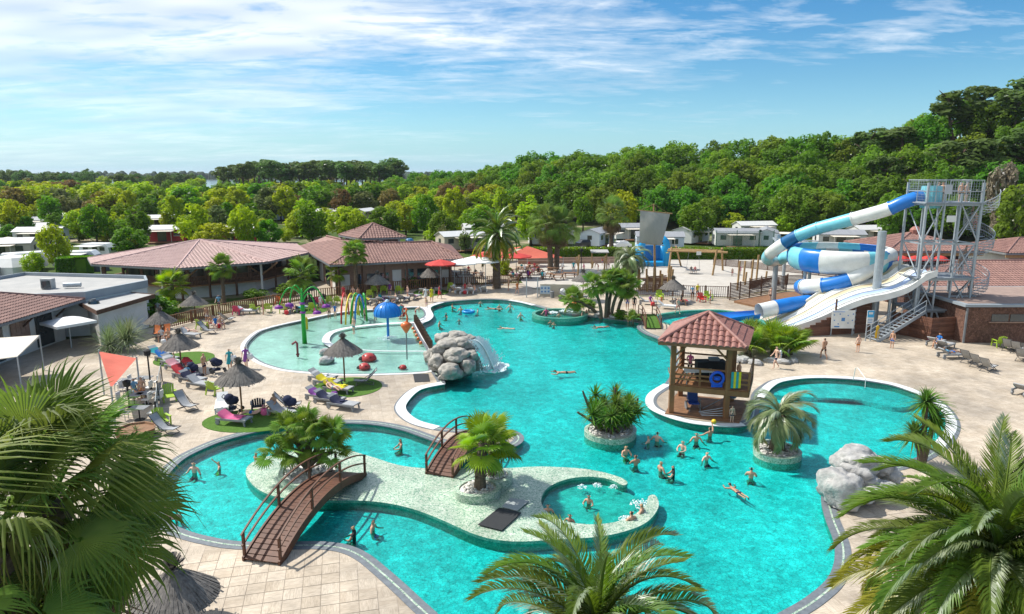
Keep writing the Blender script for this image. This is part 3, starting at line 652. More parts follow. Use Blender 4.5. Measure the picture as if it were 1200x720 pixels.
# trees one can point at, in the campsite and along the park (px, base y, top y, kind, width factor, what sets it apart)
NEARTREES = [
    (67, 319, 263, 'round_lime', .85, 'lime green tree in front of white tents at far left'), (40, 324, 294, 'round_lime', 1.1, 'low yellow-green bushy tree behind the flat roof at left'),
    (114, 287, 238, 'round_green', .95, 'full mid-green tree left of the dark round tree'), (22, 282, 232, 'round_lime', .9, 'yellow-green tree at the left edge of the campsite'),
    (62, 272, 229, 'round_green', .9, 'dark green tree behind the tents at left'), (152, 268, 221, 'tall_lime', 1.1, 'slender lime green tree rising over the dark round tree'),
    (163, 292, 240, 'tall_green', 1.2, 'dark green tree beside the slender lime tree'), (155, 304, 265, 'round_green', 1.4, 'dense round green tree left of the restaurant roof'),
    (160, 303, 276, 'tall_lime', 1.5, 'small yellow-green tree at the left end of the restaurant roof'), (205, 274, 227, 'tall_lime', 1.2, 'lime green tree above the red mobile home'),
    (228, 293, 238, 'round_lime', 1.0, 'large lime green tree behind the restaurant ridge'), (252, 297, 261, 'round_lime', 1.7, 'spreading yellow-green tree just behind the restaurant ridge'),
    (288, 296, 238, 'round_lime', .8, 'light green tree right of the restaurant ridge'), (315, 294, 257, 'round_green', 1.2, 'rounded green tree behind the right end of the large roof'),
    (367, 288, 237, 'round_green', 1.05, 'large dark green tree in the middle of the campsite'), (410, 283, 249, 'round_lime', 1.1, 'golden-lime tree left of the roof lantern'),
    (400, 258, 221, 'round_brown', 1.0, 'bronze-leaved tree in the middle of the campsite'), (452, 278, 241, 'round_green', 1.5, 'broad dark green tree behind the roof lantern'),
    (340, 262, 236, 'tall_lime', 1.3, 'small lime tree between caravans in mid campsite'), (498, 281, 227, 'round_green', .8, 'tall green tree right of the roof lantern'),
    (533, 269, 216, 'tall_lime', 1.0, 'tall lime green tree with pointed crown'), (521, 288, 246, 'round_green', 1.2, 'broad green tree behind the red parasols'),
    (588, 262, 217, 'tall_lime', .9, 'pale lime tree above the feathery date palm'), (520, 292, 263, 'tall_olive', 1.1, 'grey-green olive tree by the pale tent wall'),
    (551, 256, 214, 'round_brown', .9, 'bronze-brown tree at the foot of the wood'), (545, 297, 270, 'tall_olive', 1.2, 'thin olive tree left of the date palm'),
    (622, 289, 228, 'tall_lime', 1.2, 'lime green tree behind the paired palms'), (683, 272, 230, 'round_green', .9, 'dark green tree between paired palms and single palm'),
    (731, 274, 222, 'round_lime', 1.0, 'broad light green tree behind the single palm'), (784, 262, 228, 'tall_lime', 1.1, 'small lime tree above the ship sail'),
    (815, 286, 237, 'round_green', 1.25, 'big rounded green tree right of the ship sail'), (857, 275, 249, 'round_lime', 1.5, 'rounded yellow-green tree above the mobile homes right of centre'),
    (873, 270, 233, 'tall_lime', 1.0, 'upright lime tree behind the mobile homes right of centre'), (923, 278, 249, 'round_lime', 1.4, 'bright yellow-green bushy tree left of the long slide tube'),
    (945, 279, 232, 'round_green', 1.0, 'rounded green tree behind the long slide tube'), (660, 292, 262, 'tall_lime', 1.0, 'small light tree between the paired palms and the mobile homes'),
    (1168, 292, 190, 'round_bare', .55, 'dry leafless grey-brown tree behind the tower stairs'), (1186, 300, 215, 'round_mid', .8, 'light green tree right of the tower stairs'), (1040, 290, 222, 'round_mid', .7, 'green tree behind the long slide tube near the tower')]
for px, by, ty, kd, wd, lb in NEARTREES:
    g = G(px, by); h = P(px, ty, g.y).z
    tree(kd, g, h, lb, None, wd)
# scattered campsite trees
KN = {'green': 'mid-green', 'lime': 'yellow-green', 'olive': 'grey-green', 'brown': 'bronze-leaved'}
spots = []; r2 = random.Random(21)
while len(spots) < 290:
    py = 214+(262-214)*r2.random()**.8; px = r2.uniform(-40, 640)
    if px > 440 and py < lerp(EDGE, px)-246+222: continue
    if 380 < px < 520 and py > 252: continue
    g = G(px, py)
    if any((abs(px-a) < 9 and abs(py-b) < 2.4) for a, b in spots): continue
    spots.append((px, py)); kd = r2.choices(('green', 'lime', 'olive', 'brown'), (38, 44, 10, 8))[0]
    band = 'far' if py < 228 else 'middle' if py < 244 else 'near'
    tree(('round_' if r2.random() < .7 else 'tall_')+kd, g, r2.uniform(7.5, 11.5)*(1 if py > 225 else 1.15), f'{KN[kd]} tree in the {band} campsite rows {zone(px, CAMPZ)}', f'{KN[kd]} {band} campsite trees {zone(px, CAMPZ)}', r2.uniform(1.15, 1.5), 'campsite_tree')
for k in range(80):                                      # young trees that close the canopy behind the restaurants
    py = r2.uniform(240, 284); px = r2.uniform(-10, 605); kd = r2.choices(('lime', 'green', 'olive'), (60, 32, 8))[0]
    tree(('round_' if r2.random() < .6 else 'tall_')+kd, G(px, py), r2.uniform(5.2, 8.2), f'young {KN[kd]} tree beside the pitches {zone(px, CAMPZ)}', f'young {KN[kd]} trees {zone(px, CAMPZ)}', r2.uniform(1.1, 1.45), 'young_tree')
for k in range(150):                                     # low shrubs and young trees between the pitches
    py = r2.uniform(232, 286); px = r2.uniform(-10, 600)
    kd = r2.choices(('lime', 'green', 'olive'), (55, 35, 10))[0]; h_ = r2.uniform(2.4, 5.2); v = tree_kind('round_'+kd)
    t = thing('campsite_shrub', f'low {KN[kd]} shrub between pitches {zone(px, CAMPZ)}', 'shrub', G(px, py), r2.uniform(0, 6), f'{KN[kd]} shrubs {zone(px, CAMPZ)}'); o = put('foliage', v[r2.randrange(4)][0], t, (0, 0, -.14*h_)); o.scale = (h_*1.5, h_*1.5, h_*1.12)
# stand of tall pines before the lake, and the belt of trees at far left
for k in range(46):
    px = 272+k*4.35+rnd.uniform(-2, 2); g = G(px, rnd.uniform(229, 238)); h = P(px, rnd.uniform(184, 192)+max(0, (300-px))*.25, g.y).z
    tree('pine_pine', g, h, f'tall bare-stemmed pine in the lakeside row {zone(px, CAMPZ)}', f'lakeside row pines {zone(px, CAMPZ)}', 1.5)
tree('pine_pine', G(262, 232), P(262, 194, G(262, 232).y).z, 'lone pine standing left of the row of tall pines', None, 1.7)
tree('pine_pine', G(459, 235), P(459, 182, G(459, 235).y).z, 'tallest pine at the right end of the pine row', None, 1.6)
for k in range(34):
    px = -30+k*8+rnd.uniform(-3, 3); 
    if 118 < px < 130 or px > 228: continue
    g = G(px, rnd.uniform(222, 229)); h = P(px, rnd.uniform(196, 206), g.y).z
    tree('wood_pine' if k % 3 else 'pine_pine', g, h, f'{"dark leafy tree" if k % 3 else "dark pine"} in the lakeside belt {zone(px, CAMPZ)}', f'lakeside belt {"trees" if k % 3 else "pines"} {zone(px, CAMPZ)}', 1.0 if k % 3 else 1.9, 'dark_tree')
# far shore: one dim wooded strip
mb = MB(); r3 = random.Random(4)
for k in range(900):
    X = -2600+4600*k/900+r3.uniform(-3, 3); Y = 1520+r3.uniform(0, 60); hh = r3.uniform(13, 20); rr = r3.uniform(7, 12)
    mb.lathe([(rr*.9, 0), (rr, hh*.45), (rr*.8, hh*.75), (rr*.35, hh*.97), (0, hh)], (X, Y, -.5), 6)
tag(mb.build('far_shore_wood', mat('far_wood', (.035, .065, .03), (.025, .05, .025), .05, .95)), 'distant dark wooded shore beyond the lake', 'woodland', kind='stuff')

# ------------------------------------------------------------------ palms
FAN_G = leafmat('fan_palm_green', (.20, .30, .04), (.10, .185, .025), .35, .25, 1.2, .5, .06)
FAN_L = leafmat('fan_palm_light', (.30, .39, .035), (.18, .28, .025), .4, .2, 1.2, .5, .06)
FAN_W = leafmat('washington_palm_green', (.20, .275, .06), (.11, .18, .036), .42, .3, 1.2, .5, .05)
FAN_Y = leafmat('fan_palm_yellowing', (.24, .25, .06), (.15, .18, .04), .4, .3, 1.2, .5, .05)
FAN_D = leafmat('palm_dead_leaf', (.24, .17, .095), (.13, .09, .05), .2, .25, 1.5, .7, .05)
FEA_G = leafmat('date_palm_green', (.155, .225, .03), (.085, .145, .02), .35, .25, 1.2, .5, .06)
FEA_Y = leafmat('date_palm_golden', (.36, .31, .04), (.22, .22, .03), .35, .2, 1.2, .5, .05)
FEA_B = leafmat('pindo_grey_green', (.27, .32, .15), (.16, .21, .09), .3, .2, 1.2, .5, .05)
YUC = leafmat('yucca_green', (.13, .25, .03), (.065, .145, .018), .3, .2, 2, .5, .06)
PTRUNK = mat('palm_trunk', (.17, .125, .085), (.07, .05, .035), 6, .95, .04, obj=True, stretch=(1, 1, 3))
def fan_leaf(name, m, seed, n=36, Rr=.95, span=265, pet=.85, droop=.25, tipdroop=.5):
    r_ = random.Random(seed); mb = MB()
    mb.tube([(0, 0, 0), (pet*.5, 0, .06*pet), (pet, 0, .02*pet)], [.035, .024, .014], 4, cap=False)
    C = Vector((pet, 0, .02*pet)); half = R(span)/2; da = 2*half/n
    for k in range(n):
        a = -half+da*(k+.5)+r_.uniform(-.012, .012); L = Rr*(.80+.22*math.cos(a*.75))*r_.uniform(.9, 1.06)
        dx, dy = math.cos(a), math.sin(a); sx, sy = -dy, dx; rows = []
        dr = tipdroop*r_.uniform(.3, 1.5)
        for q, t in enumerate((.06, .34, .62, .84, 1.0)):
            wd = min(t, .58)*L*math.tan(da/2)*1.03
            if t > .62: wd *= (1-(t-.62)/.38*.96)
            zz_ = -droop*t*t*L*(.4+.6*abs(a)/half)-dr*max(0, t-.55)**2*L*2.4+.10*L*t*(abs(a)/half)
            rad = L*(t-dr*.35*max(0, t-.62)**2*2)
            c_ = C+Vector((dx*rad, dy*rad, zz_)); up = .42*wd
            rows.append((c_-Vector((sx, sy, 0))*wd+Vector((0, 0, -up)), c_+Vector((0, 0, up)), c_+Vector((sx, sy, 0))*wd+Vector((0, 0, -up))))
        vs = [p for rw in rows for p in rw]; fs = []
        for q in range(4): fs += [(3*q, 3*q+3, 3*q+4, 3*q+1), (3*q+1, 3*q+4, 3*q+5, 3*q+2)]
        mb.add(vs, fs)
    return mb.mesh(name, m)
def frond(name, m, seed, L=3.2, n=58, curl=1.2, ll=.52, vee=.35, fold=.15, hang=0.):
    r_ = random.Random(seed); mb = MB(); N = 22; pts = []; p = Vector((0, 0, 0)); a = .0
    for k in range(N+1):
        pts.append(p.copy()); t = k/N; a = -curl*t**1.5; p = p+Vector((math.cos(a), r_.uniform(-.02, .02), math.sin(a)))*(L/N)
    mb.tube(pts, [.045*(1-.9*k/N)+.004 for k in range(N+1)], 4, cap=False)
    for k in range(n):
        t = .13+.87*(k+.5)/n; f = t*N; i = min(N-1, int(f)); b = pts[i].lerp(pts[i+1], f-i); tg = (pts[i+1]-pts[i]).normalized()
        up = Vector((-tg.z, 0, tg.x)); l = ll*(.35+.65*math.sin(math.pi*min(1, t*1.02)**.75))*r_.uniform(.88, 1.1)
        for s in (-1, 1):
            sp = R(48-22*t)+r_.uniform(-.1, .1)
            d = (tg*math.cos(sp)+Vector((0, s, 0))*math.sin(sp)+up*(vee+r_.uniform(-.12, .12))).normalized()
            wv = tg.cross(d).cross(d).normalized()*.0155*(1 if n > 60 else 1.25)
            e1 = b+d*l*.5+Vector((0, 0, -hang*l*.15)); e2 = b+d*l+Vector((0, 0, -fold*l-hang*l*.7))
            mb.add([b-wv*.5, b+wv*.5, e1+wv, e1-wv, e2], [(0, 1, 2, 3), (3, 2, 4)])
    return mb.mesh(name, m)
def bent_trunk(name, h, r0, r1, lean, parent, m=PTRUNK, seed=0, boots=0):
    r_ = random.Random(seed); mb = MB(); n = max(8, int(h*4)); pts = []; rad = []
    for k in range(n+1):
        t = k/n; pts.append(Vector((lean[0]*t*t, lean[1]*t*t, h*t-.1*(k == 0)))); rad.append((r0+(r1-r0)*t)*(1+.09*(k % 2))*(1.2 if k == 0 else 1))
    mb.tube(pts, rad, 10)
    for k in range(boots):
        t = r_.uniform(.35, 1); i = int(t*n); a = k*2.4; rr = rad[min(n, i)]
        o = pts[min(n, i)]+Vector((math.cos(a), math.sin(a), 0))*rr*.9
        mb.beam(o, o+Vector((math.cos(a)*.09, math.sin(a)*.09, .16)), .09, .03)
    mb.build('trunk', m, parent); return pts[-1]
FANS = {}; FEAS = {}
def fan_set(kind):
    if kind not in FANS:
        FANS[kind] = {'wash': [fan_leaf('frond', FAN_W, 1, n=50, pet=1.15, droop=.15, tipdroop=1.1), fan_leaf('frond', FAN_W, 2, n=48, pet=1.0, droop=.35, tipdroop=1.6), fan_leaf('frond', FAN_W, 3, n=52, pet=1.2, droop=.05, tipdroop=.5), fan_leaf('frond', FAN_W, 4, n=46, pet=1.1, droop=.5, tipdroop=2.0), fan_leaf('frond', FAN_W, 5, n=48, pet=1.3, droop=.2, tipdroop=1.3), fan_leaf('frond', FAN_Y, 6, n=44, pet=1.0, droop=.4, tipdroop=1.8)],
            'light': [fan_leaf('frond', FAN_L, 11, n=26, droop=.1, tipdroop=.2), fan_leaf('frond', FAN_L, 12, n=26, droop=.3, tipdroop=.4), fan_leaf('frond', FAN_G, 13, n=24, droop=.25, tipdroop=.3)],
            'dark': [fan_leaf('frond', FAN_G, 21, n=22, droop=.1, tipdroop=.3), fan_leaf('frond', FAN_G, 22, n=22, droop=.35, tipdroop=.6)],
            'dead': [fan_leaf('frond', FAN_D, 31, n=20, Rr=.8, span=150, droop=.5, tipdroop=1.2), fan_leaf('frond', FAN_D, 32, n=16, Rr=.8, span=110, droop=.9, tipdroop=1.6)]}[kind]
    return FANS[kind]
def fea_set(kind):
    if kind not in FEAS:
        FEAS[kind] = {'date': [frond('frond', FEA_G, 1, n=86, curl=1.5, fold=.3), frond('frond', FEA_G, 2, n=86, curl=2.0, fold=.35), frond('frond', FEA_G, 3, n=86, curl=1.05), frond('frond', FEA_G, 4, n=86, curl=1.75, fold=.3)],
            'gold': [frond('frond', FEA_Y, 5, n=76, curl=1.3, fold=.4), frond('frond', FEA_Y, 6, n=76, curl=1.8, fold=.5)],
            'dry': [frond('frond', FAN_D, 7, curl=1.0, n=44, hang=.5), frond('frond', FAN_D, 8, curl=1.5, n=40, hang=.6)],
            'pindo': [frond('frond', FEA_B, 9, L=2.2, n=46, curl=2.2, ll=.55, vee=.1, hang=.7), frond('frond', FEA_B, 10, L=2.2, n=46, curl=2.7, ll=.55, vee=.1, hang=.9)]}[kind]
    return FEAS[kind]
def add_leaf(me, parent, at, az, el, s, roll=0, name='frond'):
    o = put(name, me, parent, at, 0, s); o.rotation_mode = 'XYZ'
    o.rotation_euler = (Matrix.Rotation(az, 3, 'Z') @ Matrix.Rotation(-el, 3, 'Y') @ Matrix.Rotation(roll, 3, 'X')).to_euler()
    return o
def palm(name, label, loc, h, kind, n, s, r0=.2, r1=.16, lean=(0, 0), emin=-55, emax=85, extra=(), seed=0, boots=0, group=None, t=None, twist=True):
    r_ = random.Random(seed+int(loc[0]*13)+77); own = t is None
    if own: t = thing(name, label, 'palm tree', loc, 0, group)
    top = bent_trunk('trunk', h, r0, r1, lean, t, seed=seed, boots=boots)
    if not own: pass
    st = fan_set(kind) if kind in ('wash', 'light', 'dark') else fea_set(kind)
    for k in range(n):
        f = k/max(1, n-1); el = R(emax+(emin-emax)*f**.85)+r_.uniform(-.1, .1); az = k*2.39996+r_.uniform(-.2, .2)
        add_leaf(st[2 if kind == 'wash' and el > .5 and r_.random() < .65 else r_.randrange(len(st))], t, top+Vector((0, 0, -.25*f*s)), az, el, s*r_.uniform(.85, 1.08), r_.uniform(-.5, .5) if twist else 0)
    for ek, en, e0, e1, es in extra:
        st = fan_set(ek) if ek in ('dead', 'wash', 'light') else fea_set(ek)
        for k in range(en):
            add_leaf(st[k % len(st)], t, top+Vector((0, 0, -.35*s-.2*s*r_.random())), k*2.39996+1+r_.uniform(-.3, .3), R(r_.uniform(e0, e1)), es*r_.uniform(.85, 1.1), r_.uniform(-.6, .6))
    return t
# foreground: three big palms in front of the camera
p = P(56, 586, 9.8); palm('fan_palm', 'large fan palm with ragged drooping leaves filling the lower left corner', (p.x, p.y, 0), p.z, 'wash', 42, 1.04, .34, .28, emin=-38, emax=86, extra=(('dead', 40, -86, -36, 1.3),), seed=3, boots=30)
p = P(-12, 650, 8.4); palm('fan_palm', 'second fan palm half out of frame at the lower left edge', (p.x, p.y, 0), p.z, 'wash', 20, 1.05, .30, .25, emin=-60, emax=80, extra=(('dead', 12, -88, -55, 1.0),), seed=9)
p = P(1166, 648, 12.6); palm('date_palm', 'large arching date palm with golden lower fronds at lower right', (p.x, p.y, 0), p.z, 'date', 92, 1.0, .42, .40, emin=-14, emax=82, extra=(('gold', 34, -30, 16, 1.04), ('dry', 16, -58, -25, 1.0)), seed=5, boots=60)
p = P(700, 744, 13.4); palm('date_palm', 'date palm crown rising from the bottom edge at centre', (p.x, p.y, 0), p.z, 'date', 62, 1.02, .40, .38, emin=-22, emax=88, extra=(('gold', 9, -25, 0, 1.05), ('dry', 3, -40, -20, .95)), seed=6, boots=40)
# palms on the pool islands
t, c = planter(560, 581, 27, 'low kidney mosaic planter under the bright fan palm')
t2, c2 = planter(582, 566, 20, 'small mosaic planter behind the kidney planter')
palm('fan_palm', 'bright green fan palm in the mosaic planter beside the small bridge', (c.x+.1, c.y, .3), P(563, 520, c.y).z-.3, 'light', 19, .90, .26, .2, lean=(.15, .1), emin=-30, emax=85, extra=(('dead', 3, -70, -40, .7),), seed=2, boots=26)
palm('fan_palm', 'shorter fan palm behind the bright fan palm', (c2.x-.2, c2.y, .3), P(575, 512, c2.y).z-.5, 'light', 14, .86, .2, .17, emin=-20, emax=85, seed=4)
t, c = planter(362, 560, 38, 'mosaic planter with white pebbles beneath the clumped palm', h=.35)
tc = thing('clumped_fan_palm', 'many-stemmed fan palm growing beside the long wooden bridge', 'palm tree', (c.x, c.y, .3))
for k, (dx, dy, hh) in enumerate(((0, .1, 2.3), (-.7, .3, 1.9), (.8, .2, 1.7), (-.3, -.4, 1.2), (.35, -.3, 2.0), (-1.0, -.2, 1.0), (.9, -.3, 1.1))):
    top = bent_trunk('trunk', hh, .13, .1, (dx*1.35, dy*.9), tc, seed=k)
    st = fan_set('dark')
    for q in range(13): add_leaf(st[q % 2], tc, top, q*2.4+k, R(80-9.5*q), .62*rnd.uniform(.85, 1.1), rnd.uniform(-.5, .5))
# sword-leaf plants
def rosette(parent, at, n, L, wd, m, droop=.5, seed=0, name='leaf_rosette'):
    r_ = random.Random(seed); mb = MB()
    for k in range(n):
        az = k*2.4+r_.uniform(-.2, .2); el = R(88-118*(k/n)**.9); l = L*r_.uniform(.8, 1.1); u_ = Vector((math.cos(az), math.sin(az), 0)); sd = Vector((-u_.y, u_.x, 0)); rows = []
        for t in (0, .3, .65, 1): 
            e = el-droop*t*t; c_ = u_*(math.cos(el)*l*t+.1*l*droop*t*t)+Vector((0, 0, math.sin(el)*l*t-droop*l*.45*t*t)); ww = wd*(.7+.5*t if t < .4 else 1.25*(1-t))
            rows += [c_-sd*ww, c_+sd*ww+Vector((0, 0, .2*wd))]
        mb.add(rows, [(0, 2, 3, 1), (2, 4, 5, 3), (4, 6, 7, 5)])
    return mb.build(name, m, parent, at)
t, c = planter(716, 508, 32, 'round mosaic island planter of white stones under the yucca', h=.22)
ty = thing('yucca', 'spiky yucca clump with upright bare limbs on round pool island', 'yucca', (c.x, c.y, .3))
stems = MB()
for k in range(17):
    a = k*2.4; q = .35+1.05*math.sqrt(k/17); base = Vector((q*.55*math.cos(a), q*.55*math.sin(a), 0)); tip = Vector((q*1.05*math.cos(a), q*1.05*math.sin(a), rnd.uniform(.9, 1.7)))
    stems.tube([base, base.lerp(tip, .5)+Vector((0, 0, -.1)), tip], [.1, .085, .07], 6); rosette(ty, tip, 60, .85, .055, YUC, .25, k); rosette(ty, base.lerp(tip, .55), 40, .8, .055, YUC, .2, k+30)
for dx, hh, ln in ((-1.3, 2.1, -.7), (.15, 2.3, .05), (-1.2, .9, -1.3), (1.4, 1.7, .25)):
    stems.tube([(dx*.6, 0, 0), (dx*.9, 0, hh*.45), (dx*.9+ln*.6, .05, hh)], [.1, .085, .06], 6)
stems.build('stem', PTRUNK, ty)
t, c = planter(910, 531, 29, 'round mosaic island planter under the drooping grey palm', h=.22)
palm('pindo_palm', 'drooping grey-green feather palm on round island in the lagoon', (c.x, c.y, .3), 1.75, 'pindo', 30, 1.0, .34, .26, emin=-15, emax=82, seed=3, boots=30)
g = G(1080, 545); tc = thing('cordyline', 'twin-headed spiky cordyline on pool edge right of the white boulders', 'cordyline', (g.x, g.y, 0))
for q, (dx, hh) in enumerate(((-.15, 3.2), (.4, 2.3), (-.4, 1.5))):
    MB().tube([(0, 0, -.1), (dx*.5, 0, hh*.5), (dx, .1*q, hh)], [.17, .13, .11], 8).build('trunk', PTRUNK, tc)
    rosette(tc, (dx, .1*q, hh), 170, 1.15, .05, YUC, .75, 50+q)
# palms along the back of the park
def gpalm(px, by, ty, **k):
    g = G(px, by); kind = k.pop('kind'); top = P(px, ty, g.y).z
    return palm(k.pop('name', 'fan_palm'), k.pop('label'), g, top, kind, k.pop('n'), k.pop('s'), **k)
gpalm(582, 338, 273, name='date_palm', label='feathery date palm with golden skirt standing on the deck behind the pool', kind='date', n=46, s=1.32, r0=.50, r1=.42, emin=-30, emax=85, extra=(('gold', 18, -45, 0, 1.3),), seed=8)
gpalm(645, 317, 262, label='left of the paired tall fan palms with brown skirts', kind='wash', n=30, s=1.5, r0=.42, r1=.3, emin=-40, emax=85, lean=(-.6, 0), extra=(('dead', 26, -88, -62, 1.6),), seed=4)
gpalm(652, 316, 264, label='right of the paired tall fan palms with brown skirts', kind='wash', n=30, s=1.5, r0=.42, r1=.3, emin=-40, emax=85, lean=(.5, 0), extra=(('dead', 26, -88, -62, 1.6),), seed=5)
gpalm(716, 300, 250, label='single tall fan palm with large dry skirt left of the ship sail', kind='wash', n=24, s=1.6, r0=.42, r1=.3, emin=-20, emax=85, extra=(('dead', 36, -88, -35, 1.7),), seed=6)
gpalm(737, 341, 302, name='pindo_palm', label='rounded grey-green palm standing before the play ship', kind='pindo', n=36, s=1.35, r0=.5, r1=.42, emin=-25, emax=82, seed=7)
gpalm(418, 347, 295, label='slim fan palm between the two restaurant roofs', kind='dark', n=26, s=1.05, r0=.24, r1=.2, emin=-50, emax=85, seed=8)
gpalm(356, 356, 321, label='small fan palm before the right corner of the balcony', kind='dark', n=24, s=1.25, r0=.2, r1=.17, emin=-45, emax=80, seed=9)
gpalm(263, 357, 313, label='small fan palm before the restaurant balcony', kind='dark', n=22, s=.95, r0=.2, r1=.16, emin=-45, emax=85, seed=10)
gpalm(204, 362, 333, label='bright green fan palm beside the flat grey roofs', kind='light', n=24, s=1.1, r0=.25, r1=.2, emin=-40, emax=85, seed=11)
gpalm(395, 345, 318, label='leafy bright palm at the brick corner of the lantern-roofed restaurant', kind='light', n=16, s=.8, r0=.16, r1=.14, emin=-60, emax=85, seed=12)
g = G(706, 372); tc = thing('clumped_fan_palm', 'many-stemmed dark fan palm group behind the round whirlpool', 'palm tree', g)
for k, (dx, hh, ln) in enumerate(((-.3, 3.2, -.9), (.5, 3.4, .2), (1.5, 3.4, 1.0), (1.0, 3.7, .5), (2.6, 2.9, 1.0), (-.8, 1.6, -2.4))):
    top = bent_trunk('trunk', hh, .17, .13, (ln, .3*(k % 2)), tc, seed=k); top = top+Vector((0, 0, 0)); st = fan_set('dark')
    tr = [o for o in bpy.data.objects if o.parent == tc and o.name.startswith('trunk')][-1]; tr.location = (dx*.6, .2*k-.4, 0)
    for q in range(17): add_leaf(st[q % 2], tc, top+Vector((dx*.6, .2*k-.4, 0)), q*2.4+k, R(84-9*q), .88*rnd.uniform(.85, 1.1), rnd.uniform(-.5, .5))
def shrub_palm(px, by, label, n, s, kind='dark', stems=1, spread=.8, group=None):
    g = G(px, by); tc = thing('low_fan_palm', label, 'palm shrub', g, 0, group); st = fan_set(kind)
    for k in range(stems):
        c_ = Vector((rnd.uniform(-spread, spread)*s, rnd.uniform(-.5, .5)*spread*s, .15+.45*rnd.random()*s))
        if stems == 1: c_ = Vector((0, 0, .3))
        bent_trunk('trunk', c_.z+.1, .12*s, .1*s, (0, 0), tc).to_2d(); tr = [o for o in bpy.data.objects if o.parent == tc and o.name.startswith('trunk')][-1]; tr.location = (c_.x, c_.y, 0)
        for q in range(n): add_leaf(st[q % len(st)], tc, c_, q*2.4+k, R(85-75*q/n), s*rnd.uniform(.8, 1.1), rnd.uniform(-.6, .6))
    return tc
shrub_palm(900, 417, 'broad low fan palm bush beside the lifeguard hut', 16, 1.15, 'light', 6, 1.7)
shrub_palm(878, 405, 'darker low fan palm right behind the hut roof', 14, 1.0, 'dark', 3, .9)
shrub_palm(690, 365, 'small low fan palm at left foot of the dark palm group', 14, .7, 'dark')
shrub_palm(742, 379, 'small bush of fan leaves beside the little garden bridge', 12, .6, 'dark')
shrub_palm(480, 338, 'leafy fan palm bush before the restaurant doors', 14, 1.0, 'dark')
shrub_palm(452, 338, 'green fan palm bush left of the grey straw parasol by restaurant', 12, .9, 'light')
g = G(140, 412); tb = thing('grass_tree', 'big grey-green spiky bush behind the left terrace', 'bush', g)
for k in range(7): rosette(tb, (rnd.uniform(-1.2, 1.2), rnd.uniform(-.8, .8), .5+.25*k % 1.2), 80, 2.0, .04, FEA_B, .4, k)
g = G(712, 378); 
def bush(px, by, w_, h_, label, kd='green', name='bush', seed=None):
    g = G(px, by); v = tree_kind('round_'+kd); t = thing(name, label, 'bush', g, rnd.uniform(0, 6)); o = put('foliage', v[rnd.randrange(4)][0], t, (0, 0, -.22*h_*1.2)); o.scale = (w_*1.35, w_*1.35, h_*1.2); return t
bush(727, 374, 1.8, 1.0, 'small dark green rounded bush at the whirlpool edge')
bush(176, 372, 5.5, 2.4, 'dense dark hedge bush under the flat grey roof'); bush(190, 366, 4, 1.8, 'light green bush at the corner of flat roof', 'lime')
bush(335, 347, 3, 1.6, 'dark planting below the restaurant balcony corner'); bush(300, 350, 3, 1.3, 'low green planting under the balcony'); bush(590, 322, 2.4, 2.2, 'bright green bush right of the date palm trunk', 'lime')
# ------------------------------------------------------------------ buildings
TILE_P = mat('roof_tile_pink', (.52, .36, .33), (.40, .265, .24), 1.2, .7, .0)
TILE_R = mat('roof_tile_brown', (.30, .165, .135), (.19, .10, .085), 1.4, .7, .0)
TILE_B = mat('roof_tile_red', (.36, .15, .115), (.24, .10, .08), 1.4, .7, .0)
WOOD_D = mat('stained_wood_dark', (.13, .065, .038), (.07, .035, .022), 2, .7, .004)
WOOD_M = mat('stained_wood_mid', (.26, .135, .065), (.16, .08, .04), 2, .7, .004)
WOOD_L = mat('raw_timber', (.42, .27, .12), (.27, .17, .08), 2.2, .8, .006)
RENDER_W = mat('white_render', (.72, .71, .68), (.60, .59, .56), .8, .85)
BRICKM = mat('brick_pinkish', (.36, .23, .17), (.26, .16, .12), 5, .85)
GLASS = mat('dark_glass', (.05, .065, .07), (.025, .03, .035), .3, .08, spec=.9)
GUTTER = mat('grey_gutter', (.22, .23, .24), None, 2, .5)
STEEL = mat('galvanised_steel', (.40, .44, .47), (.31, .35, .38), 3, .45, 0, .35)
FELT = mat('roof_felt', (.42, .41, .39), (.33, .33, .32), .7, .95)
def tiled(mb, poly3, eave, tw=.32, tl=.42, rise=.07):
    """barrel tiles over a roof plane; eave = indices of the two eave corners"""
    a, b = Vector(poly3[eave[0]]), Vector(poly3[eave[1]]); e = (b-a).normalized()
    n = Vector((0, 0, 0)); m_ = len(poly3)
    for i in range(m_): n += (Vector(poly3[i])-a).cross(Vector(poly3[(i+1) % m_])-a)
    n.normalize(); n = n if n.z > 0 else -n
    u_ = n.cross(e).normalized(); u_ = u_ if u_.z > 0 else -u_
    q = [((Vector(p)-a).dot(e), (Vector(p)-a).dot(u_)) for p in poly3]
    x0, x1 = min(p[0] for p in q), max(p[0] for p in q); y1 = max(p[1] for p in q)
    mb.add([Vector(p)-n*.02 for p in poly3], [tuple(range(m_))])
    for j in range(int(y1/tl)+1):
        for i in range(int((x1-x0)/tw)+1):
            cx, cy = x0+(i+.5)*tw, (j+.5)*tl
            if not inside((cx, cy), q): continue
            o = a+e*cx+u_*(cy-tl*.5); vs = []
            for yy, lf in ((-.03, rise*.55), (tl*1.02, 0)):
                for ox, oz in ((-.5, 0), (-.28, .8), (0, 1.), (.28, .8), (.5, 0)):
                    vs.append(o+e*ox*tw*.96+u_*yy+n*(oz*rise+lf))
            mb.add(vs, [(k, k+1, k+6, k+5) for k in range(4)]+[(0, 5, 9, 4)][:0])
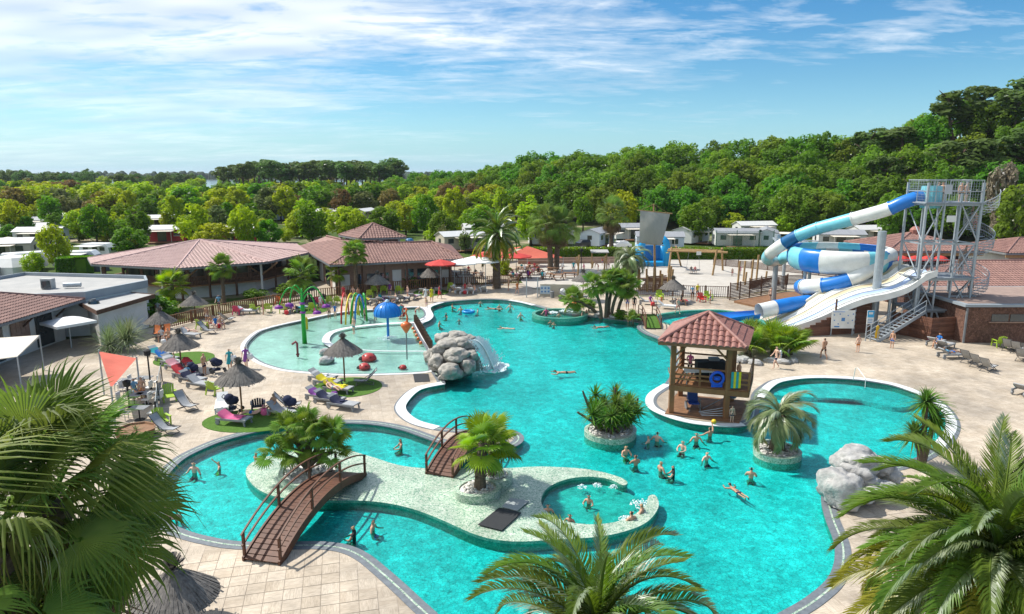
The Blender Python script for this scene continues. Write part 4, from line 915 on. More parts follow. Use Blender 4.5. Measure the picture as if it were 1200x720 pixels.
def roof(t, faces, m, ridges=(), fascia=(), tw=.32, tl=.42, rise=.07, name='roof'):
    mb = MB()
    for poly3, ev in faces: tiled(mb, poly3, ev, tw, tl, rise)
    r_ = tag(mb.build(name, m, t), kind=None)
    for a, b in ridges: MB().tube([Vector(a)+Vector((0, 0, .05)), Vector(b)+Vector((0, 0, .05))], .13, 6).build('ridge_cap', m, t)
    for a, b in fascia: MB().beam(Vector(a)+Vector((0, 0, -.1)), Vector(b)+Vector((0, 0, -.1)), .12, .2).build('gutter', GUTTER, t)
    return r_
def rail_fence(t, a, b, h, wood, gap=.12, top=True, bw=.05, z0=.08):
    a, b = Vector(a), Vector(b); L = (b-a).length; mb = MB(); n = max(1, int(L/gap))
    for k in range(n): 
        p = a.lerp(b, (k+.5)/n); mb.beam(p+Vector((0, 0, z0)), p+Vector((0, 0, h-.03)), bw, .025)
    tag(mb.build('picket_infill', wood, t), kind='stuff')
    if top:
        for z in (h, z0+.1): MB().beam(a+Vector((0, 0, z)), b+Vector((0, 0, z)), .07, .06).build('rail', wood, t)
# --- large restaurant with the broad polygonal roof
ez = 3.8
C_ = [G(103, 303, ez), G(107, 310, ez), G(207, 315, ez), G(313, 307.5, ez), G(362, 296.5, ez)]
C_ += [C_[4]+Vector((-5, 11, 0)), C_[0]+Vector((5, 16, 0))]
ap = P(234, 281.5, 86)
t = thing('restaurant', 'large restaurant with broad pinkish polygonal roof and wooden balcony', 'building')
n7 = len(C_)
roof(t, [([C_[i], C_[(i+1) % n7], ap], (0, 1)) for i in range(n7)], TILE_P, [(C_[i], ap) for i in range(n7)], [(C_[i], C_[(i+1) % n7]) for i in range(n7)], .4, .55, .07)
cen = sum(C_, Vector())/n7
inn = [cen+(c-cen)*.90 for c in C_]; deep = [cen+(c-cen)*.80 for c in C_]
MB().prism([XY(p) for p in deep], 0, 1.45).build('plinth_wall', RENDER_W, t)
MB().prism([XY(p) for p in inn], 1.45, 1.62, bottom=True).build('balcony_floor', WOOD_M, t)
MB().prism([XY(p) for p in [cen+(c-cen)*.72 for c in C_]], 1.5, 3.75).build('wall', BRICKM, t)
for i in range(n7-2):
    a, b = inn[i], inn[i+1]; L = (b-a).length; k = max(1, round(L/2.6))
    for q in range(k+1):
        if i and q == 0: continue
        p = a.lerp(b, q/k); MB().box((p.x, p.y, 1.9), (.2, .2, 3.7)).build('post', WOOD_D if q % 3 else RENDER_W, t)
    A, B = Vector((a.x, a.y, 1.6)), Vector((b.x, b.y, 1.6)); rail_fence(t, A, B, 1.0, WOOD_D, .16, True, .08)
    da, db = cen+(C_[i]-cen)*.725, cen+(C_[i+1]-cen)*.725
    for q in range(k):
        f0, f1 = (q+.12)/k, (q+.88)/k; p0, p1 = da.lerp(db, f0), da.lerp(db, f1)
        w_ = MB(); w_.beam((p0.x, p0.y, 2.7), (p1.x, p1.y, 2.7), .06, 1.7); w_.build('window', GLASS, t)
for a, b in ((inn[3], .6), (inn[2], .6)):
    for s in (-1, 1): MB().beam((a.x, a.y, 2.2), (a.x+s*1.7, a.y+(-.3 if s < 0 else .8), 3.6), .16, .16).build('brace', WOOD_M, t)
# --- restaurant with the roof lantern
t = thing('lantern_restaurant', 'restaurant with brown tiled hip roof and raised glazed lantern', 'building')
FL, FR, LL = G(387, 311, 3.6), G(543, 303.5, 3.6), G(349, 289, 3.6); BR = FR+Vector((-3, 16, 0)); BL = LL+Vector((8, 6, 0))
r0, r1 = P(424, 291, 85), P(506, 287, 88); r0.z = r1.z = 5.3; r2_ = P(383, 283, 96); r2_.z = 5.3
roof(t, [([FL, FR, r1, r0], (0, 1)), ([LL, FL, r0, r2_], (0, 1)), ([FR, BR, r1], (0, 1)), ([BR, BL, r2_, r0, r1], (0, 1))], TILE_R, [(FL, r0), (r0, r1), (r1, FR), (r0, r2_)], [(FL, FR), (LL, FL), (FR, BR)], .36, .46)
cen = (FL+FR+LL+BR+BL)/5; wl = [cen+(c-cen)*.87 for c in (LL, FL, FR, BR, BL)]
MB().prism([XY(p) for p in wl], 0, 3.65).build('wall', BRICKM, t)
a, b = wl[1], wl[2]
for q in range(9):
    p0, p1 = a.lerp(b, (q+.15)/9), a.lerp(b, (q+.85)/9); off_ = Vector((0, -.06, 0))
    MB().beam(p0+off_+Vector((0, 0, 1.25-3.6)), p1+off_+Vector((0, 0, 1.25-3.6)), .08, 2.4 if q in (4, 5, 6) else 1.8).build('glass_door' if q in (4, 5, 6) else 'window', GLASS if q % 4 else RENDER_W, t)
for q in range(6):
    p = FL.lerp(FR, (q+.3)/6)+Vector((0, .5, 0)); MB().box((p.x, p.y, 1.75), (.18, .18, 3.5)).build('post', WOOD_D, t)
a, b = wl[0], wl[1]
for q in range(5):
    p0, p1 = a.lerp(b, (q+.2)/5), a.lerp(b, (q+.7)/5); off_ = Vector((-.06, -.04, 0))
    MB().beam(p0+off_+Vector((0, 0, 1.3-3.6)), p1+off_+Vector((0, 0, 1.3-3.6)), .08, 2.3).build('window', GLASS if q % 2 else RENDER_W, t)
lc = P(436, 275, 89); lz = 5.9; lr = [P(397, 277.5, 91), P(421, 281.5, 86), P(476, 277.5, 88), P(455, 274, 93)]
for v_ in lr: v_.z = lz
la = Vector((sum(p.x for p in lr)/4, sum(p.y for p in lr)/4, 7.55))
roof(t, [([lr[i], lr[(i+1) % 4], la], (0, 1)) for i in range(4)], TILE_R, [(p, la) for p in lr], [(lr[i], lr[(i+1) % 4]) for i in range(4)], .36, .46, name='lantern_roof')
lb = [la+(p-la)*.82 for p in lr]; MB().prism([XY(p) for p in lb], 4.6, 5.95).build('lantern_wall', RENDER_W, t)
for i in (0, 1):
    a, b = lb[i], lb[i+1]
    for q in range(2):
        p0, p1 = a.lerp(b, (q+.12)/2), a.lerp(b, (q+.88)/2); MB().beam((p0.x, p0.y-.05, 5.35), (p1.x, p1.y-.05, 5.35), .1, .75).build('lantern_window', GLASS, t)
MB().lathe([(.5, 0), (.55, .35), (.35, .6), (0, .65)], P(480, 285, 89), 10).build('roof_vent', mat('blue_plastic', (.05, .20, .38), None, 2, .4), t)
# --- left front bar building and flat roofs
t = thing('bar_building', 'low bar building with brown tiled hip roof at the left edge', 'building')
e0 = [Vector((-55, 38, 3.3)), Vector((-36.9, 38, 3.3)), Vector((-36.9, 58, 3.3)), Vector((-55, 58, 3.3))]; ra, rb = Vector((-46, 46, 6.0)), Vector((-46, 49, 6.0))
roof(t, [([e0[1], e0[2], rb, ra], (0, 1)), ([e0[2], e0[3], rb], (0, 1)), ([e0[0], e0[1], ra], (0, 1)), ([e0[3], e0[0], ra, rb], (0, 1))], TILE_R, [(e0[1], ra), (e0[2], rb), (ra, rb)], [(e0[1], e0[2]), (e0[2], e0[3]), (e0[0], e0[1])], .30, .42)
MB().prism([(-54, 39), (-38.3, 39), (-38.3, 57), (-54, 57)], 0, 3.3).build('wall', RENDER_W, t)
for k in range(6):
    y_ = 40.5+k*2.8
    if k % 2: MB().box((-38.27, y_, 1.6), (.1, 2.0, 2.9)).build('door_opening', GLASS, t)
    else:
        for q in range(4): MB().box((-38.2, y_-.75+q*.5, 2.0), (.1, .46, 1.5)).build('shutter', BRICKM, t)
for k in range(5): MB().beam((-38.2, 40+k*4, 2.2), (-37.1, 40+k*4, 3.15), .12, .12).build('brace', WOOD_D, t)
MB().beam((-37.6, 38, 3.1), (-37.6, 58, 3.1), .15, .2).build('beam', WOOD_M, t)
t = thing('flat_roof_block', 'flat grey-roofed block with raised metal parapet behind the bar', 'building')
q_ = [XY(G(*p, 3.6)) for p in ((-40, 334), (30, 322.5), (170, 326.5), (172, 332), (100, 346), (-40, 352))]
MB().prism(q_, 0, 3.55).build('wall', RENDER_W, t)
MB().sweep([Vector(p) for p in q_], [(0, 3.2), (.12, 3.2), (.12, 3.9), (-.15, 3.9), (-.15, 3.5)]).build('parapet', mat('zinc_flashing', (.30, .34, .37), (.24, .27, .30), .6, .5), t)
MB().prism(offset([Vector(p) for p in q_], -.2), 3.5, 3.58).build('roof_sheet', FELT, t)
c = G(57, 338, 3.6); MB().box((c.x, c.y, 4.05), (1.0, .6, .9)).build('air_conditioner', mat('ac_grey', (.5, .5, .48), None, 4, .6), t)
MB().lathe([(0, .3), (.38, .3), (.42, -.3), (0, -.3)], (c.x, c.y-.32, 4.05), 14).build('fan_grille', GLASS, t)
c = G(75, 338, 3.6); MB().tube([c+Vector((0, 0, .3)), c+Vector((1.4, .3, .3))], .22, 8).build('duct', STEEL, t)
t = thing('porch_roof', 'lower flat grey roof in front of the parapet block', 'building')
q_ = [XY(G(*p, 3.0)) for p in ((88, 352), (128, 341), (181, 345.5), (113, 365))]
MB().prism(q_, 2.75, 3.0, bottom=True).build('roof_slab', FELT, t)
MB().sweep([Vector(p) for p in q_], [(0, 2.7), (.06, 2.7), (.06, 3.06), (-.06, 3.06), (-.06, 3.0)]).build('roof_edge', WOOD_D, t)
MB().prism(offset([Vector(p) for p in q_], -.7), 0, 2.75).build('wall', RENDER_W, t)
c = G(110, 356, 3.0); MB().lathe([(.45, 0), (.4, .25), (.2, .42), (0, .46)], c, 12).build('roof_vent', GLASS, t)
# --- buildings at right: brick pump house, tiled snack roofs
DBRICK = mosaic_mat('dark_brick', [(.10, .05, .035), (.15, .075, .05), (.19, .10, .07), (.12, .06, .045)], 6, .9)
t = thing('pump_house', 'dark brick pump house with flat roof and strip window at right', 'building')
x0 = G(1127, 402).x; yb = G(1127, 402).y
MB().prism([(x0, yb), (85, yb), (85, yb+9), (x0, yb+9)], 0, 3.1).build('wall', DBRICK, t)
MB().prism([(x0-.25, yb-.25), (85, yb-.25), (85, yb+9.2), (x0-.25, yb+9.2)], 3.1, 3.32, bottom=True).build('roof_edge', mat('zinc_flashing', (1, 1, 1)), t)
MB().prism([(x0+.2, yb+.2), (84, yb+.2), (84, yb+8.8), (x0+.2, yb+8.8)], 3.32, 3.35).build('roof_sheet', mat('pink_gravel', (.33, .24, .20), (.25, .18, .15), 2, .95), t)
for k in range(9):
    MB().box((x0+2.9+k*1.55, yb-.01, 2.15), (1.4, .1, .62)).build('window', GLASS, t)
MB().box((x0+10, yb-.07, 1.78), (16, .22, .08)).build('window_sill', BRICKM, t)
MB().box((x0+.08, yb-.03, 1.5), (.14, .14, 3.0)).build('downpipe', GUTTER, t)
def hip_house(name, label, x0, x1, y0, y1, ez, rise, m, wall, over=1.0, tw=.34, clear=()):
    t = thing(name, label, 'building'); o = over
    e = [Vector((x0-o, y0-o, ez)), Vector((x1+o, y0-o, ez)), Vector((x1+o, y1+o, ez)), Vector((x0-o, y1+o, ez))]; hw = min(x1-x0, y1-y0)/2+o
    if x1-x0 > y1-y0: ra, rb = Vector((x0-o+hw, (y0+y1)/2, ez+rise)), Vector((x1+o-hw, (y0+y1)/2, ez+rise)); fs = [[e[0], e[1], rb, ra], [e[1], e[2], rb], [e[2], e[3], ra, rb], [e[3], e[0], ra]]
    else: ra, rb = Vector(((x0+x1)/2, y0-o+hw, ez+rise)), Vector(((x0+x1)/2, y1+o-hw, ez+rise)); fs = [[e[0], e[1], ra], [e[1], e[2], rb, ra], [e[2], e[3], rb], [e[3], e[0], ra, rb]]
    roof(t, [(f, (0, 1)) for f in fs], m, [(e[0], ra), (e[1], ra if x1-x0 <= y1-y0 else rb), (e[2], rb), (e[3], ra if x1-x0 > y1-y0 else rb), (ra, rb+Vector((.01, 0, 0)))], [(e[i], e[(i+1) % 4]) for i in range(4)], tw, .45)
    MB().prism([(x0, y0), (x1, y0), (x1, y1), (x0, y1)], 0, ez).build('wall', wall, t)
    n = max(2, int((x1-x0)/2.2))
    for k in range(n): MB().box((x0+(k+.5)*(x1-x0)/n, y0-.03, ez*.52), ((x1-x0)/n*.7, .12, ez*.55)).build('window', GLASS, t)
    MB().beam((x0-o, y0-o+.1, ez-.35), (x1+o, y0-o+.1, ez-.35), .1, .35).build('fascia_board', WOOD_L, t)
    return t, ra, rb
a = P(1100, 288, 76)
t, ra, rb = hip_house('snack_bar', 'red tiled snack bar behind the slide tower', P(1035, 288, 76).x, P(1122, 288, 76).x, 74, 82, P(1035, 294, 73.5).z, 1.5, TILE_R, mat('dark_timber_wall', (.12, .06, .045), None, 2, .8))
MB().lathe([(.55, 0), (.6, .5), (.35, .8), (0, .95)], ra+Vector((.6, 0, -.1)), 10).build('roof_cowl', TILE_B, t)
for k in range(5):
    c = P(1042+k*15, 305, 72.5); MB().lathe([(.9, 0), (.5, .35), (0, .5)], c, 8).build('red_awning', mat('red_canvas', (.55, .05, .04), (.42, .035, .03), 1.5, .8), t)
hip_house('service_building', 'pink-tiled service building behind the pump house', x0+4, 80, yb+11, yb+21, P(1165, 338, yb+10).z, 1.9, TILE_R, mat('dark_timber_wall', (1, 1, 1)))
hip_house('upper_building', 'small tiled upper storey with white walls at right edge', P(1182, 300, yb+23).x, 66, yb+23, yb+30, P(1180, 297, yb+22).z, 1.3, TILE_R, RENDER_W)
# --- mobile homes
def home_proto(body, roofc, tagn):
    t = thing('mobile_home', 'mobile home', 'mobile home'); L, W, H = 8.4, 4.0, 2.5
    mb = MB(); mb.box((0, 0, .35+H/2), (L, W, H)); mb.add([(-L/2, -W/2, .35+H), (-L/2, W/2, .35+H), (-L/2, 0, 1.0+H)], [(0, 1, 2)]); mb.add([(L/2, -W/2, .35+H), (L/2, W/2, .35+H), (L/2, 0, 1.0+H)], [(0, 1, 2)]); mb.build('body', body, t)
    mb = MB()
    for s in (-1, 1): mb.add([(-L/2-.2, s*(W/2+.25), .27+H), (L/2+.2, s*(W/2+.25), .27+H), (L/2+.2, 0, 1.06+H), (-L/2-.2, 0, 1.06+H), (-L/2-.2, s*(W/2+.25), .20+H), (L/2+.2, s*(W/2+.25), .20+H), (L/2+.2, 0, .99+H), (-L/2-.2, 0, .99+H)], [(0, 1, 2, 3), (4, 5, 6, 7), (0, 1, 5, 4), (0, 3, 7, 4), (1, 2, 6, 5)])
    mb.build('roof', roofc, t)
    for s in (-1, 1):
        for x_ in (-2.9, 2.6): 
            w_ = MB().box((x_, s*W/2, 1.9), (1.1, .08, .9)).build('window', GLASS, t); MB().box((x_, s*W/2, 1.42), (1.25, .12, .07)).build('sill', RENDER_W, w_)
        MB().box((-.2, s*W/2, 1.4), (1.7, .08, 2.0)).build('door', GLASS, t)
    for s in (-1, 1): MB().box((s*L/2, 0, 1.9), (.08, .9, .8)).build('window', GLASS, t)
    MB().box((0, -W/2-1.4, .3), (5, 2.6, .12)).build('terrace', WOOD_M, t)
    mb = MB(); mb.box((0, -W/2-1.4, 2.55), (4.6, 2.7, .06))
    for s in (-1, 1): mb.box((s*2.2, -W/2-2.6, 1.4), (.07, .07, 2.3))
    mb.build('canopy', mat('pale_canvas', (.68, .62, .52), (.58, .53, .45), 1, .9), t)
    return t
PALEB = mat('pale_blue_cladding', (.52, .60, .66), (.45, .53, .60), 2, .7, stretch=(.2, .2, 6)); PALEG = mat('pale_grey_cladding', (.62, .62, .60), (.54, .54, .53), 2, .7, stretch=(.2, .2, 6)); BEIGE = mat('beige_cladding', (.55, .48, .38), (.47, .41, .33), 2, .7, stretch=(.2, .2, 6)); REDC = mat('red_cladding', (.42, .04, .04), (.30, .03, .03), 2, .7)
R_G = mat('roof_grey_sheet', (.30, .31, .33), (.24, .25, .27), 1, .7, stretch=(6, .3, 1)); R_L = mat('roof_light_sheet', (.58, .58, .57), (.50, .50, .50), 1, .6, stretch=(6, .3, 1))
protos = {}
def home(kind, px, by, rz, label, group=None, s=1.):
    cs = {'blue': (PALEB, R_G), 'white': (PALEG, R_G), 'pale': (PALEG, R_L), 'beige': (BEIGE, R_L), 'red': (REDC, R_L)}[kind]; g = G(px, by)
    if kind not in protos: o = protos[kind] = home_proto(*cs, kind); o.location = g; o.rotation_euler[2] = R(rz); o.scale = (s,)*3
    else: o = copy_tree(protos[kind], g, R(rz), s)
    o['label'] = label
    if group: o['group'] = group
    elif 'group' in o: del o['group']
for kd, px, by, rz, lb in (('white', 645, 287, 8, 'white mobile home behind the paired tall palms'), ('blue', 700, 288, 62, 'pale blue mobile home left of the single tall palm'), ('white', 742, 281, 4, 'pale mobile home partly behind the ship sail'),
        ('blue', 772, 294, -6, 'blue-grey mobile home right of the blue inflatable'), ('pale', 810, 285, 50, 'light-roofed mobile home behind the blue-grey one'), ('white', 862, 289, -4, 'pale mobile home with canopy behind the green netting'),
        ('blue', 897, 288, 70, 'blue mobile home gable end right of the canopy'), ('white', 982, 291, -8, 'dark-roofed mobile home under the long slide tube'), ('pale', 1020, 284, 12, 'grey mobile home half hidden by the slide bowl'), ('pale', 883, 278, 10, 'light-roofed mobile home among trees left of the slide'),
        ('red', 195, 284, 12, 'bright red mobile home behind the restaurant roof'), ('red', 280, 286, -20, 'dark red cabin right of the restaurant ridge'), ('beige', 8, 304, 18, 'beige mobile home at the far left edge'), ('pale', 50, 287, 6, 'long light-roofed mobile home at far left'),
        ('beige', 540, 293, 30, 'beige canvas-sided cabin left of the date palm'), ('white', 88, 272, -30, 'grey-roofed mobile home between the left trees'), ('pale', 566, 281, 14, 'light-roofed home behind the date palm')):
    home(kd, px, by, rz, lb)
r4 = random.Random(11); used = []; names = {'blue': 'blue', 'white': 'white', 'pale': 'light-roofed', 'beige': 'beige'}
while len(used) < 74:
    py = 221+62*r4.random()**1.1; px = r4.uniform(-10, 600)
    if py > 262 and 80 < px < 520 and not (180 < px < 200): continue
    if py > 270 and px > 60: continue
    if any(abs(px-a) < 24+(py-220)*.5 and abs(py-b) < 2.2+(py-220)*.06 for a, b in used): continue
    used.append((px, py)); kd = r4.choice(('white', 'pale', 'pale', 'blue', 'beige')); b_ = 'far' if py < 236 else 'middle' if py < 252 else 'near'; s_ = 'left' if px < 200 else 'central' if px < 400 else 'right-hand'
    home(kd, px, py, r4.choice((5, 15, -12, 75, 95, 20)), f'{names[kd]} mobile home in the {b_} {s_} rows of the campsite', f'{names[kd]} homes, {b_} {s_} rows')
# caravans and tents at far left
def caravan(px, by, rz, label):
    t = thing('caravan', label, 'caravan', G(px, by), R(rz)); L, W = 6.0, 2.3; pr = [(-3, .45), (-3, 1.9), (-2.6, 2.5), (2.3, 2.6), (2.9, 2.0), (3.1, 1.2), (2.8, .45)]; n = len(pr)
    MB().add([(x_, s*W/2, z_) for s in (-1, 1) for x_, z_ in pr], [tuple(range(n)), tuple(range(n, 2*n))[::-1]]+[(k, (k+1) % n, n+(k+1) % n, n+k) for k in range(n)]).build('body', mat('caravan_white', (.74, .75, .75), (.64, .66, .67), 1, .4), t)
    for x_ in (-1.7, .2, 1.7): MB().box((x_, -W/2, 1.75), (1.0, .06, .6)).build('window', GLASS, t)
    MB().box((3.0, 0, 1.7), (.25, 1.4, .5)).build('window', GLASS, t)
    for s in (-1, 1): MB().tube([(0, s*W/2, .33), (0, s*(W/2-.2), .33)], .33, 12).build('wheel', GLASS, t)
    MB().box((0, -W/2-1.2, 2.3), (4, 2.4, .05)).build('awning', RENDER_W, t)
caravan(92, 314, 10, 'white caravan in front of the green hedge at left'); caravan(118, 303, -15, 'small white caravan right of the left caravan'); caravan(30, 316, 30, 'white motor caravan at left edge beside tents')
def tent(px, by, r, h, m, label):
    t = thing('tent', label, 'tent', G(px, by)); mb = MB(); mb.lathe([(r, 0), (r*.98, h*.45), (r*.55, h*.85), (.05, h)], (0, 0, 0), 6, sy=.8); mb.build('canvas', m, t); MB().box((0, -r*.8, h*.25), (.9, .06, h*.5)).build('door_flap', GUTTER, t)
tent(16, 322, 3.6, 2.9, RENDER_W, 'white dome tent at left edge behind the flat roof'); tent(112, 317, 2.1, 2.3, mat('dark_grey_canvas', (.12, .13, .16), None, 1, .8), 'dark grey tent right of the caravan'); tent(183, 304, 3.0, 2.2, RENDER_W, 'white tent top just above the restaurant roof'); tent(12, 296, 4.5, 2.8, mat('pale_canvas', (1, 1, 1)), 'large pale marquee at far left')
# parked cars
def car(px, by, rz, m, label):
    t = thing('parked_car', label, 'car', G(px, by), R(rz)); pr = [(-2.1, .35), (-2.1, .95), (-1.75, 1.05), (-1.3, 1.5), (.3, 1.52), (1.1, 1.02), (2.0, .85), (2.15, .6), (2.1, .35)]; n = len(pr); W = 1.75
    MB().add([(x_, s*(W/2 if z_ < 1.1 else W/2-.18), z_) for s in (-1, 1) for x_, z_ in pr], [tuple(range(n)), tuple(range(n, 2*n))[::-1]]+[(k, (k+1) % n, n+(k+1) % n, n+k) for k in range(n)]).build('body', m, t, smooth=False)
    for s in (-1, 1):
        MB().add([(-1.25, s*(W/2-.10), 1.08), (1.0, s*(W/2-.10), 1.08), (.3, s*(W/2-.155), 1.45), (-1.2, s*(W/2-.155), 1.45)], [(0, 1, 2, 3)]).build('side_window', GLASS, t)
        for x_ in (-1.3, 1.35): MB().tube([(x_, s*(W/2+.02), .32), (x_, s*(W/2-.2), .32)], .32, 14).build('wheel', GLASS, t)
    MB().add([(.36, -.66, 1.47), (.36, .66, 1.47), (1.08, .76, 1.08), (1.08, -.76, 1.08)], [(0, 1, 2, 3)]).build('windscreen', GLASS, t)
CARW = mat('car_white', (.75, .76, .77), (.7, .7, .71), 1, .25)
car(936, 292, 195, CARW, 'silver-white car parked left of the slide bowl'); car(726, 292, 200, CARW, 'white car parked beside the single tall palm'); car(688, 290, 20, mat('car_dark', (.03, .035, .04), None, 1, .25), 'dark car parked by the hedge near the paired palms')
# clipped hedge behind the play area
a, b = G(612, 303), G(905, 303.5); t = thing('hedge', 'long clipped green hedge between the play area and mobile homes', 'hedge'); L = (b-a).length; mb = MB(); r5 = random.Random(3)
for k in range(9000):
    u_ = r5.random(); f = r5.random(); p = a.lerp(b, u_)
    if f < .6: q = Vector((0, -1+r5.uniform(-.08, .08), r5.uniform(0, 1.75)))
    else: q = Vector((0, r5.uniform(-1, 1), 1.75+r5.uniform(-.06, .1)))
    p = p+q; s = r5.uniform(.1, .2); d1 = Vector((r5.uniform(-1, 1), r5.uniform(-1, 1), r5.uniform(-1, 1))).normalized()*s; d2 = Vector((r5.uniform(-1, 1), r5.uniform(-1, 1), r5.uniform(-1, 1))).normalized()*s
    mb.add([p-d1, p-d2, p+d1, p+d2], [(0, 1, 2, 3)])
mb.build('leaves', LEAF['green'], t); c = (a+b)/2; MB().box((c.x, c.y, .85), (L, 1.7, 1.66), math.atan2((b-a).y, (b-a).x)).build('inner_mass', LEAF['dark'], t)
a, b = G(72, 322), G(108, 321); mb = MB(); t = thing('hedge', 'dark clipped hedge block behind the flat grey roof', 'hedge')
for k in range(2500):
    p = a.lerp(b, r5.random())+Vector((0, r5.choice((-1, r5.uniform(-1, 1))), 0)); p.z = r5.uniform(0, 2.4) if p.y < a.lerp(b, .5).y-.9 else 2.4; s = .2
    d1 = Vector((r5.uniform(-1, 1), r5.uniform(-1, 1), r5.uniform(-1, 1))).normalized()*s; d2 = Vector((r5.uniform(-1, 1), r5.uniform(-1, 1), r5.uniform(-1, 1))).normalized()*s; mb.add([p-d1, p-d2, p+d1, p+d2], [(0, 1, 2, 3)])
mb.build('leaves', LEAF['dark'], t); c = (a+b)/2; MB().box((c.x, c.y, 1.15), ((b-a).length, 1.7, 2.25)).build('inner_mass', LEAF['dark'], t)
# fences round the deck
def fence(px, h, label, wood, gap=.14, every=2.2, bw=.07, kind='picket'):
    t = thing('fence', label, 'fence'); pts = [G(*p) for p in px]
    for a, b in zip(pts, pts[1:]):
        L = (b-a).length; n = max(1, round(L/every))
        for k in range(n+1):
            if k == 0 and a is not pts[0]: continue
            p = a.lerp(b, k/n); MB().box((p.x, p.y, h/2+.05), (.11, .11, h+.1)).build('post', wood, t)
        if kind == 'picket': rail_fence(t, a, b, h, wood, gap, True, bw)
        else:
            for k in range(int(h/.17)): MB().beam(a+Vector((0, 0, .12+k*.17)), b+Vector((0, 0, .12+k*.17)), .03, .11).build('slat', wood, t)
    return t
fence([(198, 385), (250, 372), (300, 362), (360, 352.5)], 1.15, 'brown picket fence below the balcony restaurant', WOOD_M, .24, 2.4, .11)
fence([(362, 352), (440, 343), (520, 336.5), (608, 333)], 1.15, 'brown picket fence before the lantern-roofed restaurant', WOOD_M, .26, 2.4, .11)
fence([(742, 347), (800, 348.5), (853, 350)], 1.35, 'brown open picket fence in front of the play ship', WOOD_D, .22, 3.0, .06)
fence([(855, 352), (878, 348.5), (905, 344), (921, 341)], 1.9, 'dark slatted screen fence beside the slide exit', WOOD_D, kind='slat')
fence([(878, 339), (905, 334), (940, 333)], 1.3, 'dark slatted fence behind the slide exit terrace', WOOD_D, kind='slat')
fence([(836, 311), (880, 315), (940, 321), (1000, 328)], 1.1, 'low dark rail fence at the right end of the sand', WOOD_D, kind='slat')
MB0 = MB(); MB0.prism([XY(G(*p)) for p in ((860, 355), (905, 346), (948, 343), (935, 361), (900, 364))], .01, .22); tag(MB0.build('wooden_terrace', WOOD_M), 'raised brown plank terrace at the slide exit', 'terrace')
# green netting round the sports court
t = thing('court_netting', 'tall green netting posts of the sports court behind the sand', 'netting')
for px in (838, 862, 888, 905): c = G(px, 302); MB().tube([c, c+Vector((0, 0, 4.6))], .06, 6).build('post', mat('green_steel', (.02, .12, .06), None, 2, .5), t)
a, b = G(838, 302), G(905, 302); mb = MB()
for k in range(120): p = a.lerp(b, k/119); mb.beam(p+Vector((0, 0, 1.2)), p+Vector((0, 0, 4.4)), .02, .012)
for k in range(20): mb.beam(a+Vector((0, 0, 1.2+k*.17)), b+Vector((0, 0, 1.2+k*.17)), .012, .02)
tag(mb.build('net', mat('green_steel', (1, 1, 1)), t), kind='stuff')
# ------------------------------------------------------------------ water slides
def paint(n, c, r=.22): return mat(n, c, tuple(k*.78 for k in c), 1.1, r+.1, spec=.45, detail=7)
BLUE, CYAN, SWHITE, NAVY, SBEIGE, PALEBL = paint('slide_blue', (.015, .19, .62)), paint('slide_aqua', (.20, .60, .70)), paint('slide_white', (.76, .77, .74)), paint('slide_navy', (.01, .12, .30)), paint('slide_cream', (.68, .58, .38)), paint('slide_pale_blue', (.44, .56, .80))
def slide_tube(t, pts, r, cuts, name='tube_section', n=20, sub=6):
    """cuts = list of (end fraction, material); every coloured section is its own part with flange rings"""
    c = crom(pts, sub, False); N = len(c); i0 = 0
    for f, m in cuts:
        i1 = min(N-1, int(round(f*(N-1)))); seg = c[i0:i1+1]
        s_ = MB().tube(seg, r, n, cap=False).build(name, m, t, smooth=True)
        d = (c[min(N-1, i1)]-c[max(0, i1-1)]).normalized()
        MB().tube([c[i1]-d*.05, c[i1]+d*.05], r*1.09, n, cap=False).build('flange', m, s_, smooth=True)
        i0 = i1
    return c
t = thing('tube_slide', 'long tube slide in blue, white and aqua sections from the tower top', 'water slide')
path = [P(1096, 231, 60.5), P(1078, 231.5, 60.5), P(1060, 237, 60.8), P(1040, 245.5, 61.5), P(1010, 254, 63), P(980, 262, 64.6), P(955, 269, 66), P(932, 278, 67.2), P(915, 288, 68.3), P(903, 297, 70), P(899, 303, 72), P(904, 306, 74), P(914, 305, 74.5), P(922, 301, 73), P(934, 300, 71), P(946, 300, 69)]
slide_tube(t, path, .60, [(.055, CYAN), (.19, BLUE), (.29, SWHITE), (.385, CYAN), (.455, CYAN), (.51, NAVY), (.60, SWHITE), (.70, CYAN), (.80, SWHITE), (1, CYAN)])
for px, by, ty in ((917, 338, 297), (906, 354, 275)):
    c = G(px, by); MB().tube([c, (c.x, c.y, P(px, ty, c.y).z)], .28 if ty == 275 else .2, 12).build('support_pole', STEEL, t)
a = P(910, 280, 72.5); MB().beam(a, P(960, 283, 69), .12, .12).build('support_arm', STEEL, t); MB().beam(P(906, 279, 72.5), P(915, 289, 69), .14, .14).build('support_arm', STEEL, t)
